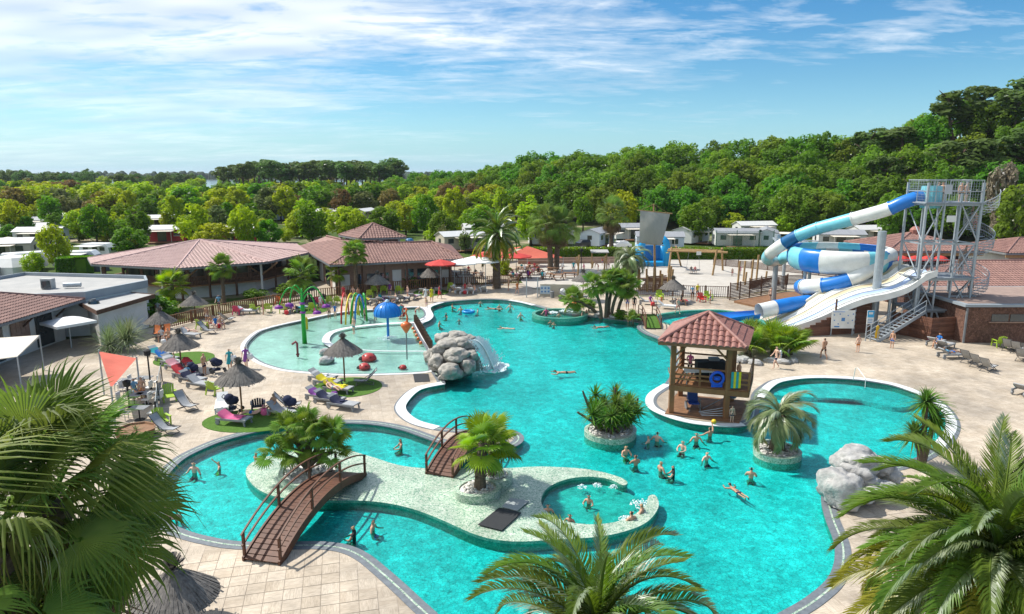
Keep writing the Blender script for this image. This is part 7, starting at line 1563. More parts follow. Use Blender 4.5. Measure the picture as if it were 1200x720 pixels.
# ------------------------------------------------------------------ loungers, chairs, strollers, towels
FRM, SLG, RES = mat('dark_alu_frame', (.06, .06, .065), None, 3, .4), mat('grey_sling', (.36, .37, .38), (.28, .29, .30), 8, .8), mat('grey_resin', (.27, .28, .29), (.21, .22, .23), 4, .5)
LIME, WRES = mat('lime_plastic', (.36, .52, .04), (.28, .43, .035), 2, .4), mat('white_resin', (.66, .67, .66), (.56, .57, .57), 4, .5)
def mk_sling(m):
    t = thing('deck_chair', '', 'deck chair'); 
    MB().add([(s*.28, y_, z_) for y_, z_ in ((-.75, .34), (-.35, .27), (.05, .28), (.5, .75), (.72, 1.02)) for s in (-1, 1)], [(2*i, 2*i+1, 2*i+3, 2*i+2) for i in range(4)]).build('sling', m, t, smooth=True)
    for s in (-1, 1):
        MB().tube([(s*.31, -.8, .36), (s*.31, .05, .30), (s*.31, .75, 1.05)], .022, 6).build('side_rail', FRM, t); MB().tube([(s*.33, -.65, 0), (s*.33, .42, .68)], .02, 6).build('leg', FRM, t); MB().tube([(s*.3, .5, 0), (s*.3, -.45, .33)], .02, 6).build('leg', FRM, t)
    for y_, z_ in ((-.65, .02), (.5, .02), (.74, 1.04), (-.8, .36)): MB().tube([(-.32, y_, z_), (.32, y_, z_)], .02, 6).build('cross_bar', FRM, t)
    return t
def mk_lounger(m, fr):
    t = thing('sun_lounger', '', 'sun lounger')
    MB().box((0, -.35, .36), (.66, 1.25, .07)).build('bed', m, t); MB().box((0, .58, .56), (.64, .78, .06), tilt=('X', .62)).build('backrest', m, t)
    for s in (-1, 1):
        MB().beam((s*.36, -1.0, .33), (s*.36, .9, .33), .07, .11).build('side_rail', fr, t); MB().beam((s*.34, -.85, .32), (s*.34, -.92, 0), .08, .07).build('leg', fr, t)
        MB().tube([(s*.30, .78, .14), (s*.39, .78, .14)], .14, 12).build('wheel', fr, t); MB().beam((s*.34, .78, .14), (s*.34, .7, .3), .06, .06).build('bracket', fr, t)
    return t
def mk_armchair(m):
    t = thing('plastic_armchair', '', 'chair'); MB().box((0, -.05, .33), (.56, .6, .05), tilt=('X', .14)).build('seat', m, t)
    for k in range(5): MB().beam((-.23+.115*k, .24, .34), (-.27+.135*k, .48, 1.0-.035*abs(k-2)), .105, .03).build('back_slat', m, t)
    for s in (-1, 1): MB().box((s*.36, -.02, .58), (.13, .72, .035)).build('armrest', m, t); MB().beam((s*.35, -.34, .57), (s*.34, -.36, 0), .08, .06).build('leg', m, t); MB().beam((s*.34, .26, .57), (s*.36, .42, 0), .08, .06).build('leg', m, t)
    return t
PRO = {'sling': mk_sling(SLG), 'sling_orange': mk_sling(mat('orange_sling', (.62, .17, .04), None, 4, .8)), 'lounger': mk_lounger(SLG, RES), 'lounger_w': mk_lounger(WRES, WRES), 'arm': mk_armchair(LIME), 'arm_orange': mk_armchair(ORA), 'arm_red': mk_armchair(RED), 'arm_pink': mk_armchair(col('pink', (.60, .05, .14))), 'arm_dark': mk_armchair(mat('navy_plastic', (.03, .035, .06), None, 2, .5))}
FIRST = set()
def seat(kind, px, py, rz, label, group=None):
    g = G(px, py); z_ = .03
    if kind in FIRST: o = copy_tree(PRO[kind], (g.x, g.y, z_), R(rz))
    else: FIRST.add(kind); o = PRO[kind]; KIDS.pop(o, None); o.location = (g.x, g.y, z_); o.rotation_euler[2] = R(rz)
    if kind not in KIDSDONE: KIDSDONE.add(kind); bpy.context.view_layer.update()
    o['label'] = label
    if group: o['group'] = group
    elif 'group' in o: del o['group']
    return o
KIDSDONE = set()
def towel(o, m, label, lo=-.8, hi=.95, fold=None):
    """a towel lying along a lounger: follows bed and backrest, hem hanging over the sides"""
    t = thing('towel', label, 'towel', o.location, o.rotation_euler[2]); prof = [(y_, (.41 if y_ < .27 else .41+(y_-.27)*.70)) for y_ in [lo+(hi-lo)*k/9 for k in range(10)]]; vs = []
    for y_, z_ in prof:
        for x_, dz in ((-.37, -.16), (-.34, 0), (-.1, .015), (.15, .01), (.34, 0), (.37, -.13)): vs.append((x_, y_, z_+dz+rnd.uniform(0, .012)))
    MB().add(vs, [(6*i+j, 6*i+j+1, 6*i+7+j, 6*i+6+j) for i in range(9) for j in range(5)]).build('cloth', m, t, smooth=True)
    t2 = MB().box((rnd.uniform(-.1, .1), lo+.2, .46), (.3, .22, .08), rnd.uniform(0, 3)).build('folded_corner', m, t); return t
def bag(px, py, m, label, z=.03):
    g = G(px, py); t = thing('beach_bag', label, 'bag', (g.x, g.y, z)); MB().lathe([(.16, 0), (.24, .12), (.22, .34), (.15, .42), (.12, .38)], (0, 0, 0), 10, sy=.65).build('body', m, t, smooth=True); MB().tube([(-.12, 0, .4), (-.08, 0, .6), (.08, 0, .6), (.12, 0, .4)], .015, 5).build('handle', m, t)
L = {}
for key, kind, px, py, rz, lb in (
    ('a', 'lounger', 236, 455, 70, 'empty grey lounger below the strollers at left'), ('b', 'lounger', 196, 424, 62, 'lounger with blue towel at upper end of the stroller group'), ('c', 'lounger', 203, 429, 62, 'lounger next to the blue-towelled one'), ('d', 'lounger', 218, 444, 65, 'lounger piled with bags under the straw parasol at left'),
    ('e', 'arm', 252, 462, 160, 'lime armchair left of the turf oval'), ('f', 'arm', 199, 470, 30, 'lime armchair beside the glass screen'), ('g', 'sling', 219, 480, 60, 'empty deck chair nearest the glass screen'), ('h', 'arm', 190, 500, 50, 'lime armchair near the big fan palm'), ('i', 'sling', 194, 508, 75, 'deck chair at the edge of the big fan palm'),
    ('j', 'lounger', 274, 497, 78, 'lounger with pink towel on the turf oval'), ('k', 'lounger_w', 261, 480, 20, 'pale lounger at left edge of the turf oval'), ('l', 'arm_dark', 303, 483, 200, 'dark blue chair on the turf oval'), ('m', 'lounger', 330, 488, 60, 'lounger behind the seated man on turf'),
    ('n', 'lounger', 384, 452, 72, 'lounger with yellow towel under the poolside parasol'), ('o', 'lounger', 396, 460, 72, 'second lounger with yellow towel under the poolside parasol'), ('p', 'sling', 429, 451, -80, 'deck chair right of the poolside parasol'), ('q', 'lounger', 386, 473, 70, 'lounger with bags below the turf oval by paddling pool'), ('r', 'lounger', 402, 479, 70, 'dark lounger nearest the lagoon below the turf oval'),
    ('s', 'sling_orange', 185, 394, 20, 'orange deck chair left of the straw parasol pole'), ('t', 'sling_orange', 195, 393, 15, 'orange deck chair right of the straw parasol pole'), ('u', 'lounger', 222, 396, 70, 'lounger with sunbather at left'), ('v', 'arm', 237, 386, 150, 'lime armchair behind the sunbather'), ('w', 'sling', 255, 381, 160, 'grey deck chair with towels near the picket fence'), ('x', 'sling', 266, 378, 150, 'empty grey deck chair near the picket fence'),
    ('y', 'arm_pink', 279, 369, 170, 'pink chair along the picket fence'), ('z', 'lounger', 290, 368, 100, 'grey lounger right of the pink chair'), ('A', 'arm', 299, 367, 170, 'left lime chair of the pair by the fence'), ('B', 'arm', 314, 366, 190, 'right lime chair of the pair by the fence'), ('C', 'arm_orange', 328, 357, 170, 'orange chair beside the spray tree'), ('D', 'arm', 332, 367, 200, 'lime chair with orange bag left of spray tree'),
    ('E', 'lounger', 344, 366, 150, 'lounger heaped with purple things left of spray tree'), ('F', 'lounger', 352, 365, 150, 'lounger with blue towel behind spray tree'), ('G', 'arm', 367, 365, 180, 'lime chair on the turf right of spray tree'), ('H', 'arm_dark', 367, 358, 175, 'dark chair right of spray tree'), ('I', 'arm_pink', 374, 358, 170, 'pink chair right of spray tree'), ('J', 'arm_dark', 380, 354, 180, 'dark chair before the fence left of red-clad person'), ('K', 'arm', 387, 357, 180, 'lime chair left of red-clad person'), ('M', 'arm', 397, 357, 170, 'lime chair close to the spray arches'),
    ('N', 'arm', 434, 349, 180, 'lime chair at the left end of the fence row'), ('O', 'arm', 439, 344, 180, 'yellow-lime chair below the pale straw parasol'), ('Q', 'arm', 450, 344, 185, 'lime chair second in the fence row'), ('S', 'arm', 468, 344, 170, 'lime chair third in the fence row'), ('T', 'lounger', 440, 357, 175, 'grey lounger behind the blue mushroom'), ('U', 'lounger', 447, 356, 175, 'lounger with purple towel behind blue mushroom'), ('V', 'lounger', 454, 354, 175, 'lounger with bright blue towel'), ('W', 'lounger', 463, 355, 170, 'lounger with white towel in the fence row'), ('X', 'lounger', 473, 354, 165, 'lounger with dark towel in the fence row'), ('Y', 'lounger', 486, 351, 160, 'lounger with pale pink towel in the fence row'),
    ('Z', 'arm', 529, 340, 170, 'lime chair left of the white loungers'), ('1', 'lounger_w', 535, 342, 150, 'leftmost white lounger behind the pool'), ('2', 'lounger_w', 541, 344, 150, 'second white lounger behind the pool'), ('3', 'lounger_w', 553, 344, 170, 'white lounger left of the date palm'), ('4', 'lounger_w', 566, 342, 190, 'white lounger at the foot of the date palm'), ('5', 'lounger', 497, 345, 170, 'lounger under the pale parasol by red parasols'), ('6', 'lounger', 512, 344, 190, 'lounger on the turf under the red parasol'),
    ('7', 'lounger', 665, 351, 80, 'lounger left of the grey parasol behind whirlpool'), ('8', 'lounger', 678, 351, 85, 'lounger with blue towel behind the whirlpool'), ('9', 'arm_orange', 675, 362, 0, 'orange chair behind the whirlpool'), ('aa', 'lounger', 759, 357, 80, 'lounger left of the parasol before the play ship'), ('ab', 'lounger_w', 781, 362, 70, 'pale lounger in front of the play ship'), ('ac', 'lounger', 798, 357, 100, 'lounger right of the parasol before play ship'), ('ad', 'arm_red', 822, 354, 10, 'red chair by the play fence'), ('ae', 'arm', 830, 352, 20, 'lime chair right of the red chair'), ('af', 'arm', 773, 351, 0, 'lime chair behind the parasol pole before play ship'),
    ('ba', 'lounger', 187, 419, 62, 'lounger at the top end of the left group'), ('bb', 'lounger', 208, 434, 62, 'lounger in the middle of the left group'), ('bc', 'lounger', 226, 449, 66, 'lounger just above the empty grey one'), ('bd', 'sling', 243, 391, 80, 'deck chair right of the left sunbather'), ('be', 'lounger', 378, 447, 72, 'rearmost lounger under the poolside parasol'), ('bf', 'lounger', 376, 469, 70, 'lounger left of the dark-towelled ones'), ('bg', 'sling', 337, 480, 100, 'deck chair right of the seated man'), ('bh', 'lounger', 420, 356, 170, 'lounger right of the slim fan palm'), ('bi', 'lounger', 429, 356, 172, 'lounger left of the blue mushroom'), ('bj', 'arm', 1183, 395, 170, 'hidden') if False else ('bj', 'sling', 1134, 425, 120, 'deck chair left of the two empty ones'), ('ag', 'lounger', 1096, 405, 125, 'lounger with purple towel by the plank enclosure'), ('ah', 'lounger', 1107, 409, 125, 'lounger with sand-coloured towel by the plank enclosure'), ('ai', 'lounger', 1114, 420, 95, 'dark lounger with sunbather on right deck'), ('aj', 'sling', 1145, 430, 120, 'left of two empty deck chairs on the right deck'), ('ak', 'sling', 1157, 435, 120, 'right of two empty deck chairs on the right deck'), ('al', 'arm', 1170, 407, 175, 'lime armchair against the brick pump house'), ('am', 'sling', 1181, 411, 130, 'deck chair with red towel beside the pump house'), ('an', 'sling', 1191, 414, 130, 'second deck chair beside the pump house'), ('ao', 'sling', 1197, 423, 130, 'deck chair at the right edge of deck'), ('ap', 'lounger', 1200, 462, 120, 'lounger with teal towel at the right edge')):
    L[key] = seat(kind, px, py, rz, lb)
for key, c_, lb in (('ba', 'teal', 'teal towel at the top end of left group'), ('bb', 'rose', 'pale pink towel in the left group'), ('bc', 'navy', 'dark towel just above the empty lounger'), ('be', 'white', 'white towel on the rearmost parasol lounger'), ('bf', 'purple', 'purple towel below the turf oval'), ('bh', 'red', 'red towel right of slim fan palm'), ('bi', 'yellow', 'yellow towel left of the mushroom'), ('b', 'blue', 'blue towel on the upper left lounger'), ('c', 'white', 'white towel beside the blue towel at left'), ('j', 'pink', 'pink towel on the turf oval lounger'), ('n', 'yellow', 'yellow towel on the front parasol lounger'), ('o', 'yellow', 'yellow towel on the second parasol lounger'), ('q', 'navy', 'dark towel below the turf oval'), ('r', 'navy', 'navy towel on lounger nearest the lagoon'), ('d', 'red', 'red towel among the strollers'), ('E', 'purple', 'purple towel left of spray tree'), ('F', 'teal', 'blue-green towel behind spray tree'), ('U', 'purple', 'purple towel behind the mushroom'), ('V', 'blue', 'bright blue towel in the fence row'), ('W', 'white', 'white towel in the fence row'), ('X', 'navy', 'dark towel in the fence row'), ('Y', 'rose', 'pale pink towel in the fence row'), ('8', 'blue', 'blue towel behind the whirlpool'), ('ag', 'purple', 'purple towel by the plank enclosure'), ('ah', 'sand', 'sand-striped towel by the plank enclosure'), ('ap', 'teal', 'teal towel at the right edge'), ('z', 'white', 'white towel right of pink chair'), ('ac', 'red', 'red towel before the play ship'), ('5', 'rose', 'rosy towel under the pale parasol'), ('6', 'purple', 'purple towel under red parasol')):
    towel(L[key], TOW[c_], lb, rnd.uniform(-.75, -.1), rnd.uniform(.55, .95))
for px, py, c_, lb in ((212, 436, 'navy', 'dark bag among strollers'), (226, 441, 'pink', 'pink bag among strollers'), (233, 446, 'navy', 'black bag on the deck by grey lounger'), (392, 467, 'purple', 'purple bag under the turf loungers'), (336, 369, 'red', 'orange-red bag by the lime chair'), (342, 363, 'purple', 'purple bag left of spray tree'), (370, 366, 'pink', 'pink bag on turf by spray tree'), (322, 484, 'sand', 'straw basket beside the seated man'), (310, 487, 'pink', 'pink bag on turf oval'), (445, 350, 'teal', 'teal bag in the fence row'), (545, 345, 'red', 'red bag by white loungers'), (765, 359, 'red', 'red bag before play ship'), (192, 404, 'white', 'white bag by orange deck chairs'), (256, 385, 'red', 'red bag by grey deck chairs')): bag(px, py, TOW[c_], lb)
def stroller(px, py, rz, m, label):
    t = thing('stroller', label, 'stroller', G(px, py)+Vector((0, 0, .03)), R(rz)); BK = FRM
    MB().lathe([(.05, .62), (.24, .5), (.27, .3), (.2, .12), (0, .08)], (0, .05, .38), 12, sy=1.5).build('seat_shell', m, t, smooth=True); n = 8
    MB().lathe([(.30*math.cos(k*.2), .30*math.sin(k*.2)) for k in range(8)], (0, .2, .82), 12).build('hood', m, t, smooth=True)
    for s in (-1, 1):
        MB().tube([(s*.26, -.45, .16), (s*.25, .1, .5), (s*.24, .55, 1.02)], .02, 6).build('frame_tube', BK, t); MB().tube([(s*.28, .42, .16), (s*.25, -.05, .55)], .02, 6).build('frame_tube', BK, t)
        for y_, r_ in ((-.45, .12), (.42, .16)): MB().tube([(s*.26, y_, r_), (s*.31, y_, r_)], r_, 12).build('wheel', BK, t)
    MB().tube([(-.24, .55, 1.02), (.24, .55, 1.02)], .025, 6).build('handle', BK, t); MB().box((0, .1, .24), (.42, .5, .14)).build('basket', m, t)
stroller(256, 437, 120, TOW['navy'], 'black stroller beside the woman in teal'); stroller(222, 437, 70, TOW['red'], 'stroller with red hood under the straw parasol'); stroller(228, 443, 80, TOW['navy'], 'dark stroller behind the grey lounger'); stroller(274, 483, 100, TOW['navy'], 'black and white stroller on the turf oval'); stroller(661, 350, 60, TOW['white'], 'pale stroller against the low wall'); stroller(342, 485, 90, TOW['navy'], 'dark stroller behind the seated man')
# ------------------------------------------------------------------ people
def person(pose, loc, face, label, bottom='navy', top=None, dress='swim', h=1.72, skin=None, hair=None):
    s = h/1.74; o = put('person', body_mesh(pose, dress), None, loc, R(face)); o.scale = (s,)*3; sk = SKIN[rnd.randrange(3) if skin is None else skin]; hr_ = HAIR[rnd.randrange(3) if hair is None else hair]
    for slot, m_ in zip(o.material_slots, (sk, hr_, CLO[bottom], CLO[top or bottom])): slot.link = 'OBJECT'; slot.material = m_
    return tag(o, label, 'person')
def on(px, py, z=0.): return G(px, py, z)
PW = -.53
for a in ((('walk'), on(270, 435), 200, 'person in teal dress walking on the left deck', 'teal', 'teal', 'dress'), ('walk', on(289, 432), 190, 'person in dark patterned clothes beside the paddling pool', 'navy', 'purple', 'dress'), ('walk', on(965, 421), 10, 'man in black shorts walking away on the right deck', 'black'), ('stand', on(1005, 413), 10, 'bather in small orange swimwear near the plank wall', 'orange', None, 'swim', 1.5), ('walk', on(909, 432), 100, 'man in dark shorts carrying a white towel beside the palms', 'navy'),
        ('walk', on(499, 354), 170, 'person in grey-blue dress walking behind the pool', 'lightblue', 'white', 'dress'), ('walk', on(506, 354), 190, 'person in yellow dress walking behind the pool', 'yellow', 'yellow', 'dress'), ('stand', on(386, 374), 180, 'child at paddling pool edge left of spray arches', 'navy', None, 'swim', 1.5), ('walk', on(393, 374), 190, 'child in blue swimwear left of spray arches', 'blue', 'blue', 'onepiece', 1.5), ('stand', on(428, 376), 150, 'child in dark swimwear under the spray arches', 'black', None, 'swim', 1.3), ('stand', on(403, 352), 180, 'person in long red dress before the picket fence', 'red', 'red', 'dress'),
        ('bend', on(487, 372), 260, 'child bending at the far paddling pool edge', 'red', None, 'swim', 1.4), ('stand', on(500, 361), 180, 'small child at the white pool rim', 'rose', None, 'swim', 1.1), ('stand', on(457, 348), 170, 'person in purple shirt among the fence row loungers', 'navy', 'purple', 'shirt'), ('stand', on(735, 363), 170, 'person in blue shorts right of the dark palm group', 'blue', 'purple', 'shirt'), ('stand', on(743, 365), 190, 'person in black right of the dark palm group', 'black', 'black', 'shirt'), ('walk', on(794, 368), 200, 'bather walking before the play ship parasol', 'red', None, 'swim'),
        ('carry', on(811, 352), 170, 'person in bright blue shirt by the play fence', 'black', 'lightblue', 'shirt'), ('stand', on(817, 350), 190, 'person in yellow top by the play fence', 'navy', 'yellow', 'shirt', 1.8), ('stand', on(775, 358), 180, 'small child beside the parasol before play ship', 'orange', 'orange', 'shirt', 1.1), ('stand', on(858, 324), 180, 'child in red shorts on the sand', 'red', None, 'swim', 1.2), ('stand', on(867, 322), 170, 'child in pink on the sand', 'pink', 'pink', 'shirt', 1.3), ('walk', on(684, 322), 90, 'person on the sand beside the slim post', 'black', 'pink', 'shirt'), ('stand', on(672, 320), 180, 'person in blue at the sand edge', 'navy', 'teal', 'shirt'), ('walk', on(659, 321), 120, 'person in white by the paired palms', 'navy', 'white', 'shirt'), ('bend', on(701, 318), 90, 'bather bending on the sand under the play shelter', 'red'), ('stand', on(713, 316), 200, 'bather standing right of the play shelter', 'navy'), ('stand', on(706, 311), 0, 'child further back on the sand', 'blue', 'red', 'shirt', 1.2), ('walk', on(727, 326), 60, 'child running left of the play ship', 'purple', 'purple', 'shirt', 1.2), ('stand', on(903, 354), 150, 'bather in dark shorts on the slide exit terrace', 'black'), ('walk', on(257, 364), 180, 'person in pale blue shirt behind the picket fence', 'navy', 'lightblue', 'shirt'), ('stand', on(186, 372), 180, 'person in white at the far end of left fence', 'navy', 'white', 'shirt')):
    person(*a)
# bathers in the water
for a in (('wade_hold', (760, 519), 60, 'dark-haired child held at the yucca island', 'navy', None, 'swim', 1.5), ('wade', (770, 517), 330, 'broad-backed man beside the held child', 'black', None, 'swim', 1.8), ('wade_hold', (733, 533), 200, 'man in green shorts at foot of the yucca island', 'green'), ('wade', (774, 552), 290, 'man facing a partner in mid lagoon', 'black'), ('wade_hold', (789, 557), 80, 'woman in dark swimwear facing the man in mid lagoon', 'black', 'black', 'onepiece'), ('wade', (816, 517), 170, 'bather below the hut deck', 'navy'), ('wade_reach', (832, 511), 20, 'bather throwing a yellow ball at the hut deck', 'lightblue', None, 'swim', 1.75), ('wade', (828, 539), 200, 'bather turning in the lagoon below the hut', 'navy', None, 'swim', 1.6), ('wade', (740, 612), 30, 'left bather sitting in island whirlpool', 'black'), ('wade', (752, 603), 60, 'right bather sitting in island whirlpool', 'navy'), ('wade', (642, 600), 180, 'bather at the left wall of island whirlpool', 'black', None, 'swim', 1.5), ('wade', (668, 612), 150, 'bather at front of the island whirlpool behind palm', 'navy', None, 'swim', 1.5),
        ('wade_hold', (415, 630), 90, 'woman near the long bridge rim', 'black', 'black', 'onepiece'), ('wade', (437, 621), 260, 'bather with blue cap near the long bridge', 'blue', None, 'swim', 1.6), ('wade', (228, 554), 170, 'man in the left lagoon arm', 'navy', None, 'swim', 1.8), ('wade_reach', (257, 548), 120, 'fair child waving in left lagoon arm', 'yellow', None, 'swim', 1.4), ('wade', (540, 365), 150, 'man with blue shorts at the far pool end', 'blue', None, 'swim', 1.85), ('wade_hold', (546, 364), 200, 'child on the blue ring at far pool end', 'black', None, 'swim', 1.3), ('wade_hold', (552, 364), 160, 'second child on the blue ring at far pool end', 'red', None, 'swim', 1.3), ('wade', (523, 372), 120, 'woman left of the blue ring', 'black', 'black', 'onepiece', 1.7), ('wade', (538, 376), 180, 'lone head in the water below the blue ring', 'black', None, 'swim', 1.2), ('wade', (563, 356), 180, 'bather at the far rim of pool', 'navy', None, 'swim', 1.4), ('swim', (575, 362), 80, 'swimmer right of the blue ring', 'navy', None, 'swim'), ('wade', (585, 361), 200, 'dark-haired bather at right of far swimmers', 'black', None, 'swim', 1.6),
        ('swim', (655, 437), 100, 'lone swimmer in the open lagoon', 'black', None, 'swim'), ('swim', (859, 573), 20, 'child with yellow armbands swimming away', 'navy', None, 'swim', 1.35), ('wade', (645, 379), 180, 'bather in water before the whirlpool', 'black', None, 'swim', 1.4), ('wade', (649, 381), 160, 'second bather before the whirlpool', 'black', None, 'swim', 1.4)):
    pose, q, *rest = a; person(pose, on(q[0], q[1], -.07)-Vector((0, 0, .02 if pose == 'swim' else .46)), *rest)
for a in (('wade', (640, 369), 180, 'woman in pink standing in round whirlpool', 'pink', 'pink', 'onepiece', 1.8), ('wade', (655, 372), 180, 'head of bather in round whirlpool', 'black', None, 'swim', 1.3), ('wade', (682, 371), 250, 'left of two leaning bathers in round whirlpool', 'black', None, 'swim', 1.5), ('wade', (687, 370), 240, 'right of two leaning bathers in round whirlpool', 'red', None, 'swim', 1.6)):
    pose, q, *rest = a; person(pose, on(*q)+Vector((0, 0, -.25)), *rest)
# seated, lying and on structures
for a in (('sit', on(737, 376)+Vector((0, .1, -.43)), 180, 'bather in red shorts sitting on the pool edge', 'red'), ('sit', on(198, 606)+Vector((0, 0, -.43)), 260, 'bather in black shorts sitting on the left lagoon rim', 'black'), ('sit', on(322, 484), 150, 'shirtless man sitting on the turf oval', 'navy'), ('lie', on(222, 394)+Vector((0, 0, .36)), 250, 'sunbather lying on the left lounger', 'navy'), ('lie', on(1113, 420)+Vector((0, 0, .36)), 275, 'sunbather with blue towel on right deck', 'blue', 'lightblue', 'shirt'), ('sit', on(190, 400)+Vector((0, 0, -.02)), 190, 'person sitting by the orange deck chairs', 'black', 'white', 'shirt'), ('sit', on(198, 401), 170, 'shirtless person right of the straw parasol pole', 'orange'), ('sit', on(248, 384), 160, 'left of three people chatting near the fence', 'red'), ('sit', on(253, 386), 200, 'middle of three people chatting near the fence', 'blue', 'blue', 'onepiece'), ('sit', on(259, 385), 230, 'right of three people chatting near the fence', 'purple'), ('sit', on(414, 348), 170, 'shirtless person seated right of slim fan palm', 'black'), ('sit', on(545, 343), 160, 'left person sitting between white loungers', 'red', 'red', 'onepiece'), ('sit', on(550, 342), 200, 'right person sitting between white loungers', 'black'), ('lie', on(298, 487)+Vector((0, 0, .05)), 100, 'person lying beside the dark blue chair', 'blue'),
        ('stand', Vector((P(1126, 230, 59.4).x, 59.4, PZ+.05)), 160, 'left bather waiting on the tower top platform', 'black'), ('stand', Vector((P(1132, 230, 59.6).x, 59.6, PZ+.05)), 200, 'right bather waiting on tower top platform', 'navy'), ('stand', Vector((P(1099, 230, 61.5).x, 61.5, PZ+.05)), 180, 'bather behind the slide entry', 'red'), ('stand', Vector((P(1104, 230, 60.6).x, 60.6, PZ+.05)), 120, 'bather at the slide entry', 'black'), ('stand', Vector((P(1131, 270, 60).x, 60, 5.16)), 180, 'bather on the lower tower platform', 'navy'), ('sit_arms', sw+Vector(G(815, 321))+Vector((-.25, 0, -.42)), 180, 'left child on the basket swing', 'black', 'black', 'shirt', 1.4), ('sit', sw+Vector(G(815, 321))+Vector((.3, 0, -.42)), 180, 'right child on the basket swing', 'navy', 'red', 'shirt', 1.4), ('stand', fr+ex*.55+ey*.5+Vector((0, 0, uf+.03)), 280, 'boy in blue shorts on the hut balcony', 'lightblue', None, 'swim', 1.6), ('carry', hc+Vector((-.75, .3, uf+.03)), 150, 'person at the sound desk inside hut', 'black', 'pink', 'shirt', 1.6), ('stand', on(858, 497)+Vector((.0, .1, .05)), 180, 'small child with yellow armbands at the hut water edge', 'navy', None, 'swim', 1.05), ('reach', bl-ex*.5+Vector((0, .4, .05)), 90, 'child about to jump behind the hut', 'blue', None, 'swim', 1.5)):
    person(*a)
for k, (dz, da) in enumerate(((9.9, .95), (8.9, .75), (6.2, .40), (3.4, .12))):
    i = min(NS-1, int((dz-2.4)/(PZ-2.4)*(NS-1))); q = hr[i]; person('stand', Vector((TX1+1.0+q.x*.62, 59.8+q.y*.62, q.z+.06)), 60+80*k, ('topmost', 'second', 'third', 'lowest')[k]+' bather climbing the spiral staircase', ('black', 'red', 'navy', 'blue')[k])
r8 = random.Random(5); TB = [(604, 328), (616, 326), (628, 322), (640, 327), (612, 319), (625, 316), (596, 322), (560, 326), (545, 322), (530, 326), (520, 322)]
for k in range(26):
    px, py = TB[k % len(TB)]; g = G(px, py); c_ = r8.choice(('navy', 'red', 'purple', 'white', 'teal', 'rose', 'black')); s = 1 if (k//len(TB)) % 2 else -1
    person('sit', g+Vector((r8.uniform(-.6, .6), s*.72, 0)), 180 if s > 0 else 0, f'person in {c_} seated at a picnic table '+('under the restaurant parasols' if px < 570 else 'on the snack terrace'), 'navy', c_, 'shirt')['group'] = f'{c_} diners '+('by the restaurant' if px < 570 else 'on the snack terrace')
# more bathers and strollers-by along the decks and in the far water
r9 = random.Random(31); CL = list(CLO)
EXT = [('stand', 309, 369, 'behind the lime chair pair'), ('sit', 346, 367, 'on the purple lounger by spray tree'), ('stand', 376, 362, 'by the pink chair right of spray tree'), ('walk', 420, 352, 'walking behind the spray arches'), ('sit', 443, 357, 'on a lounger behind the mushroom'), ('sit', 464, 356, 'on the white-towelled lounger'), ('stand', 478, 350, 'between fence row loungers'), ('walk', 515, 350, 'walking near the yellow dress'), ('sit', 532, 343, 'on the leftmost white lounger'), ('sit', 556, 344, 'on the white lounger by the date palm'), ('stand', 596, 341, 'right of the date palm trunk'), ('walk', 606, 345, 'walking before the shower posts'), ('sit', 668, 352, 'on the lounger behind whirlpool'), ('stand', 691, 352, 'by the parasol behind whirlpool'), ('sit', 762, 358, 'on the lounger left of play ship parasol'), ('sit', 798, 358, 'on the red towel before play ship'), ('stand', 832, 356, 'right of the lime chair by play fence'), ('sit', 205, 430, 'on the white-towelled lounger at left'), ('sit', 220, 445, 'among the strollers'), ('stand', 240, 440, 'beside the strollers'), ('stand', 243, 379, 'behind the three chatting people'), ('lie', 390, 462, 'on the yellow towel by paddling pool'), ('sit', 1100, 408, 'on the purple towel at right'), ('stand', 1045, 408, 'walking past the plank enclosure'), ('stand', 168, 470, 'at the cafe tables'), ('sit', 158, 466, 'seated at the cafe tables'), ('stand', 470, 376, 'at the red rocker'), ('stand', 440, 376, 'beside the spray arches'), ('stand', 415, 392, 'wading near the white curb')]
for pose, px, py, wh in EXT:
    c_ = r9.choice(CL); dr = r9.choice(('swim', 'swim', 'shirt', 'onepiece')) if pose in ('sit',) else r9.choice(('swim', 'swim', 'shirt')) if pose != 'walk' else r9.choice(('swim', 'shirt', 'dress')); dr = 'swim' if pose == 'lie' else dr
    person(pose, on(px, py)+Vector((0, 0, .36 if pose == 'lie' else 0)), r9.uniform(90, 270), f'person in {c_} {wh}', c_, c_, dr, r9.uniform(1.45, 1.8))
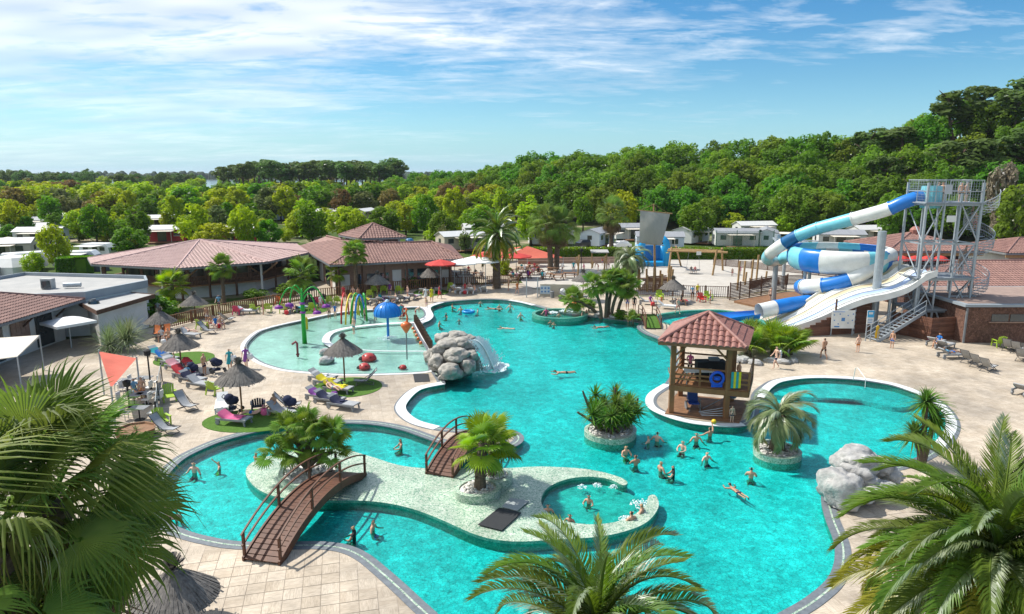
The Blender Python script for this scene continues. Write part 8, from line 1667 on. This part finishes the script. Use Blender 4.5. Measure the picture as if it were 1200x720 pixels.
for k, (px, py, wh) in enumerate(((560, 366, 'below the far rim'), (598, 362, 'near the far white rim'), (610, 372, 'left of the round whirlpool'), (530, 362, 'beside the man with blue shorts'), (515, 382, 'along the plank divider'), (590, 385, 'in the far middle water'), (700, 384, 'before the dark palm group'), (800, 527, 'below the hut corner'), (880, 560, 'right of the mid lagoon couple'), (745, 545, 'left of the mid lagoon couple'), (690, 590, 'in the middle of island whirlpool'), (300, 540, 'behind the mosaic island'), (470, 525, 'in the channel left of short bridge'))):
    c_ = r9.choice(CL); person('wade_hold' if 'island' in wh or 'channel' in wh else r9.choice(('wade', 'wade_hold', 'wade', 'swim')), on(px, py, -.07)-Vector((0, 0, .40)), r9.uniform(0, 360), f'bather {wh}', c_, c_, 'swim', r9.uniform(1.4, 1.8)) if True else None
for o in [q for q in bpy.data.objects if q.get('label', '').startswith('bather ') and q.data is BODY.get(('swim', 'swim'))]: o.location.z = -.09
# things held or afloat
g = P(819, 489, G(832, 511).y-.1); t = thing('yellow_ball', 'yellow ball held up by the bather at hut deck', 'ball', person.__globals__['on'](832, 511, -.07)+Vector((.30, .42, .66))); MB().lathe([(.14*math.cos(a*.3491-1.5708), .14*math.sin(a*.3491-1.5708)) for a in range(10)], (0, 0, 0), 12).build('ball', YEL, t, smooth=True); MB().lathe([(.142, -.01), (.142, .01)], (0, 0, 0), 12).build('seam', ORA, t)
c = on(549, 366, -.03); t = thing('swim_ring', 'blue inflatable ring at the far pool end', 'swim ring', c); MB().tube([(.55*math.cos(k*.3927), .5*math.sin(k*.3927), .05) for k in range(16)], .15, 8, closed=True).build('ring', mat('ring_blue', (.02, .30, .68), None, 2, .3), t, smooth=True); MB().tube([(.5, 0, .2), (.5, 0, .26)], .025, 6).build('valve', RENDER_W, t)
c = on(909, 432); t = thing('white_towel', 'white towel under the arm of the man beside palms', 'towel', c+Vector((.28, 0, .75))); MB().tube([(0, 0, 0), (.02, .05, .35), (0, .05, .6)], [.07, .09, .07], 8).build('roll', TOW['white'], t, smooth=True); MB().tube([(0, .03, .25), (0, .05, .3)], .1, 8).build('band', TOW['lightblue'] if 'lightblue' in TOW else TOW['blue'], t)
c = on(274, 435); bag(275, 435, TOW['white'], 'pale shoulder bag carried by the person in teal', .75); bag(294, 432, TOW['white'], 'white tote carried beside the paddling pool', .7)
# ------------------------------------------------------------------ thin sea air
hm = bpy.data.materials.new('haze_air'); hm.use_nodes = True; T = NT(hm.node_tree); T.n.clear()
pv = T.new('ShaderNodeVolumePrincipled', i={'Color': (.80, .90, 1.0), 'Density': .00007, 'Anisotropy': .2})
T.l.new(pv.outputs[0], T.new('ShaderNodeOutputMaterial').inputs['Volume'])
hz = MB().box((0, 4350, 24), (14400, 9100, 51)).build('haze', hm); tag(hz, kind='stuff')
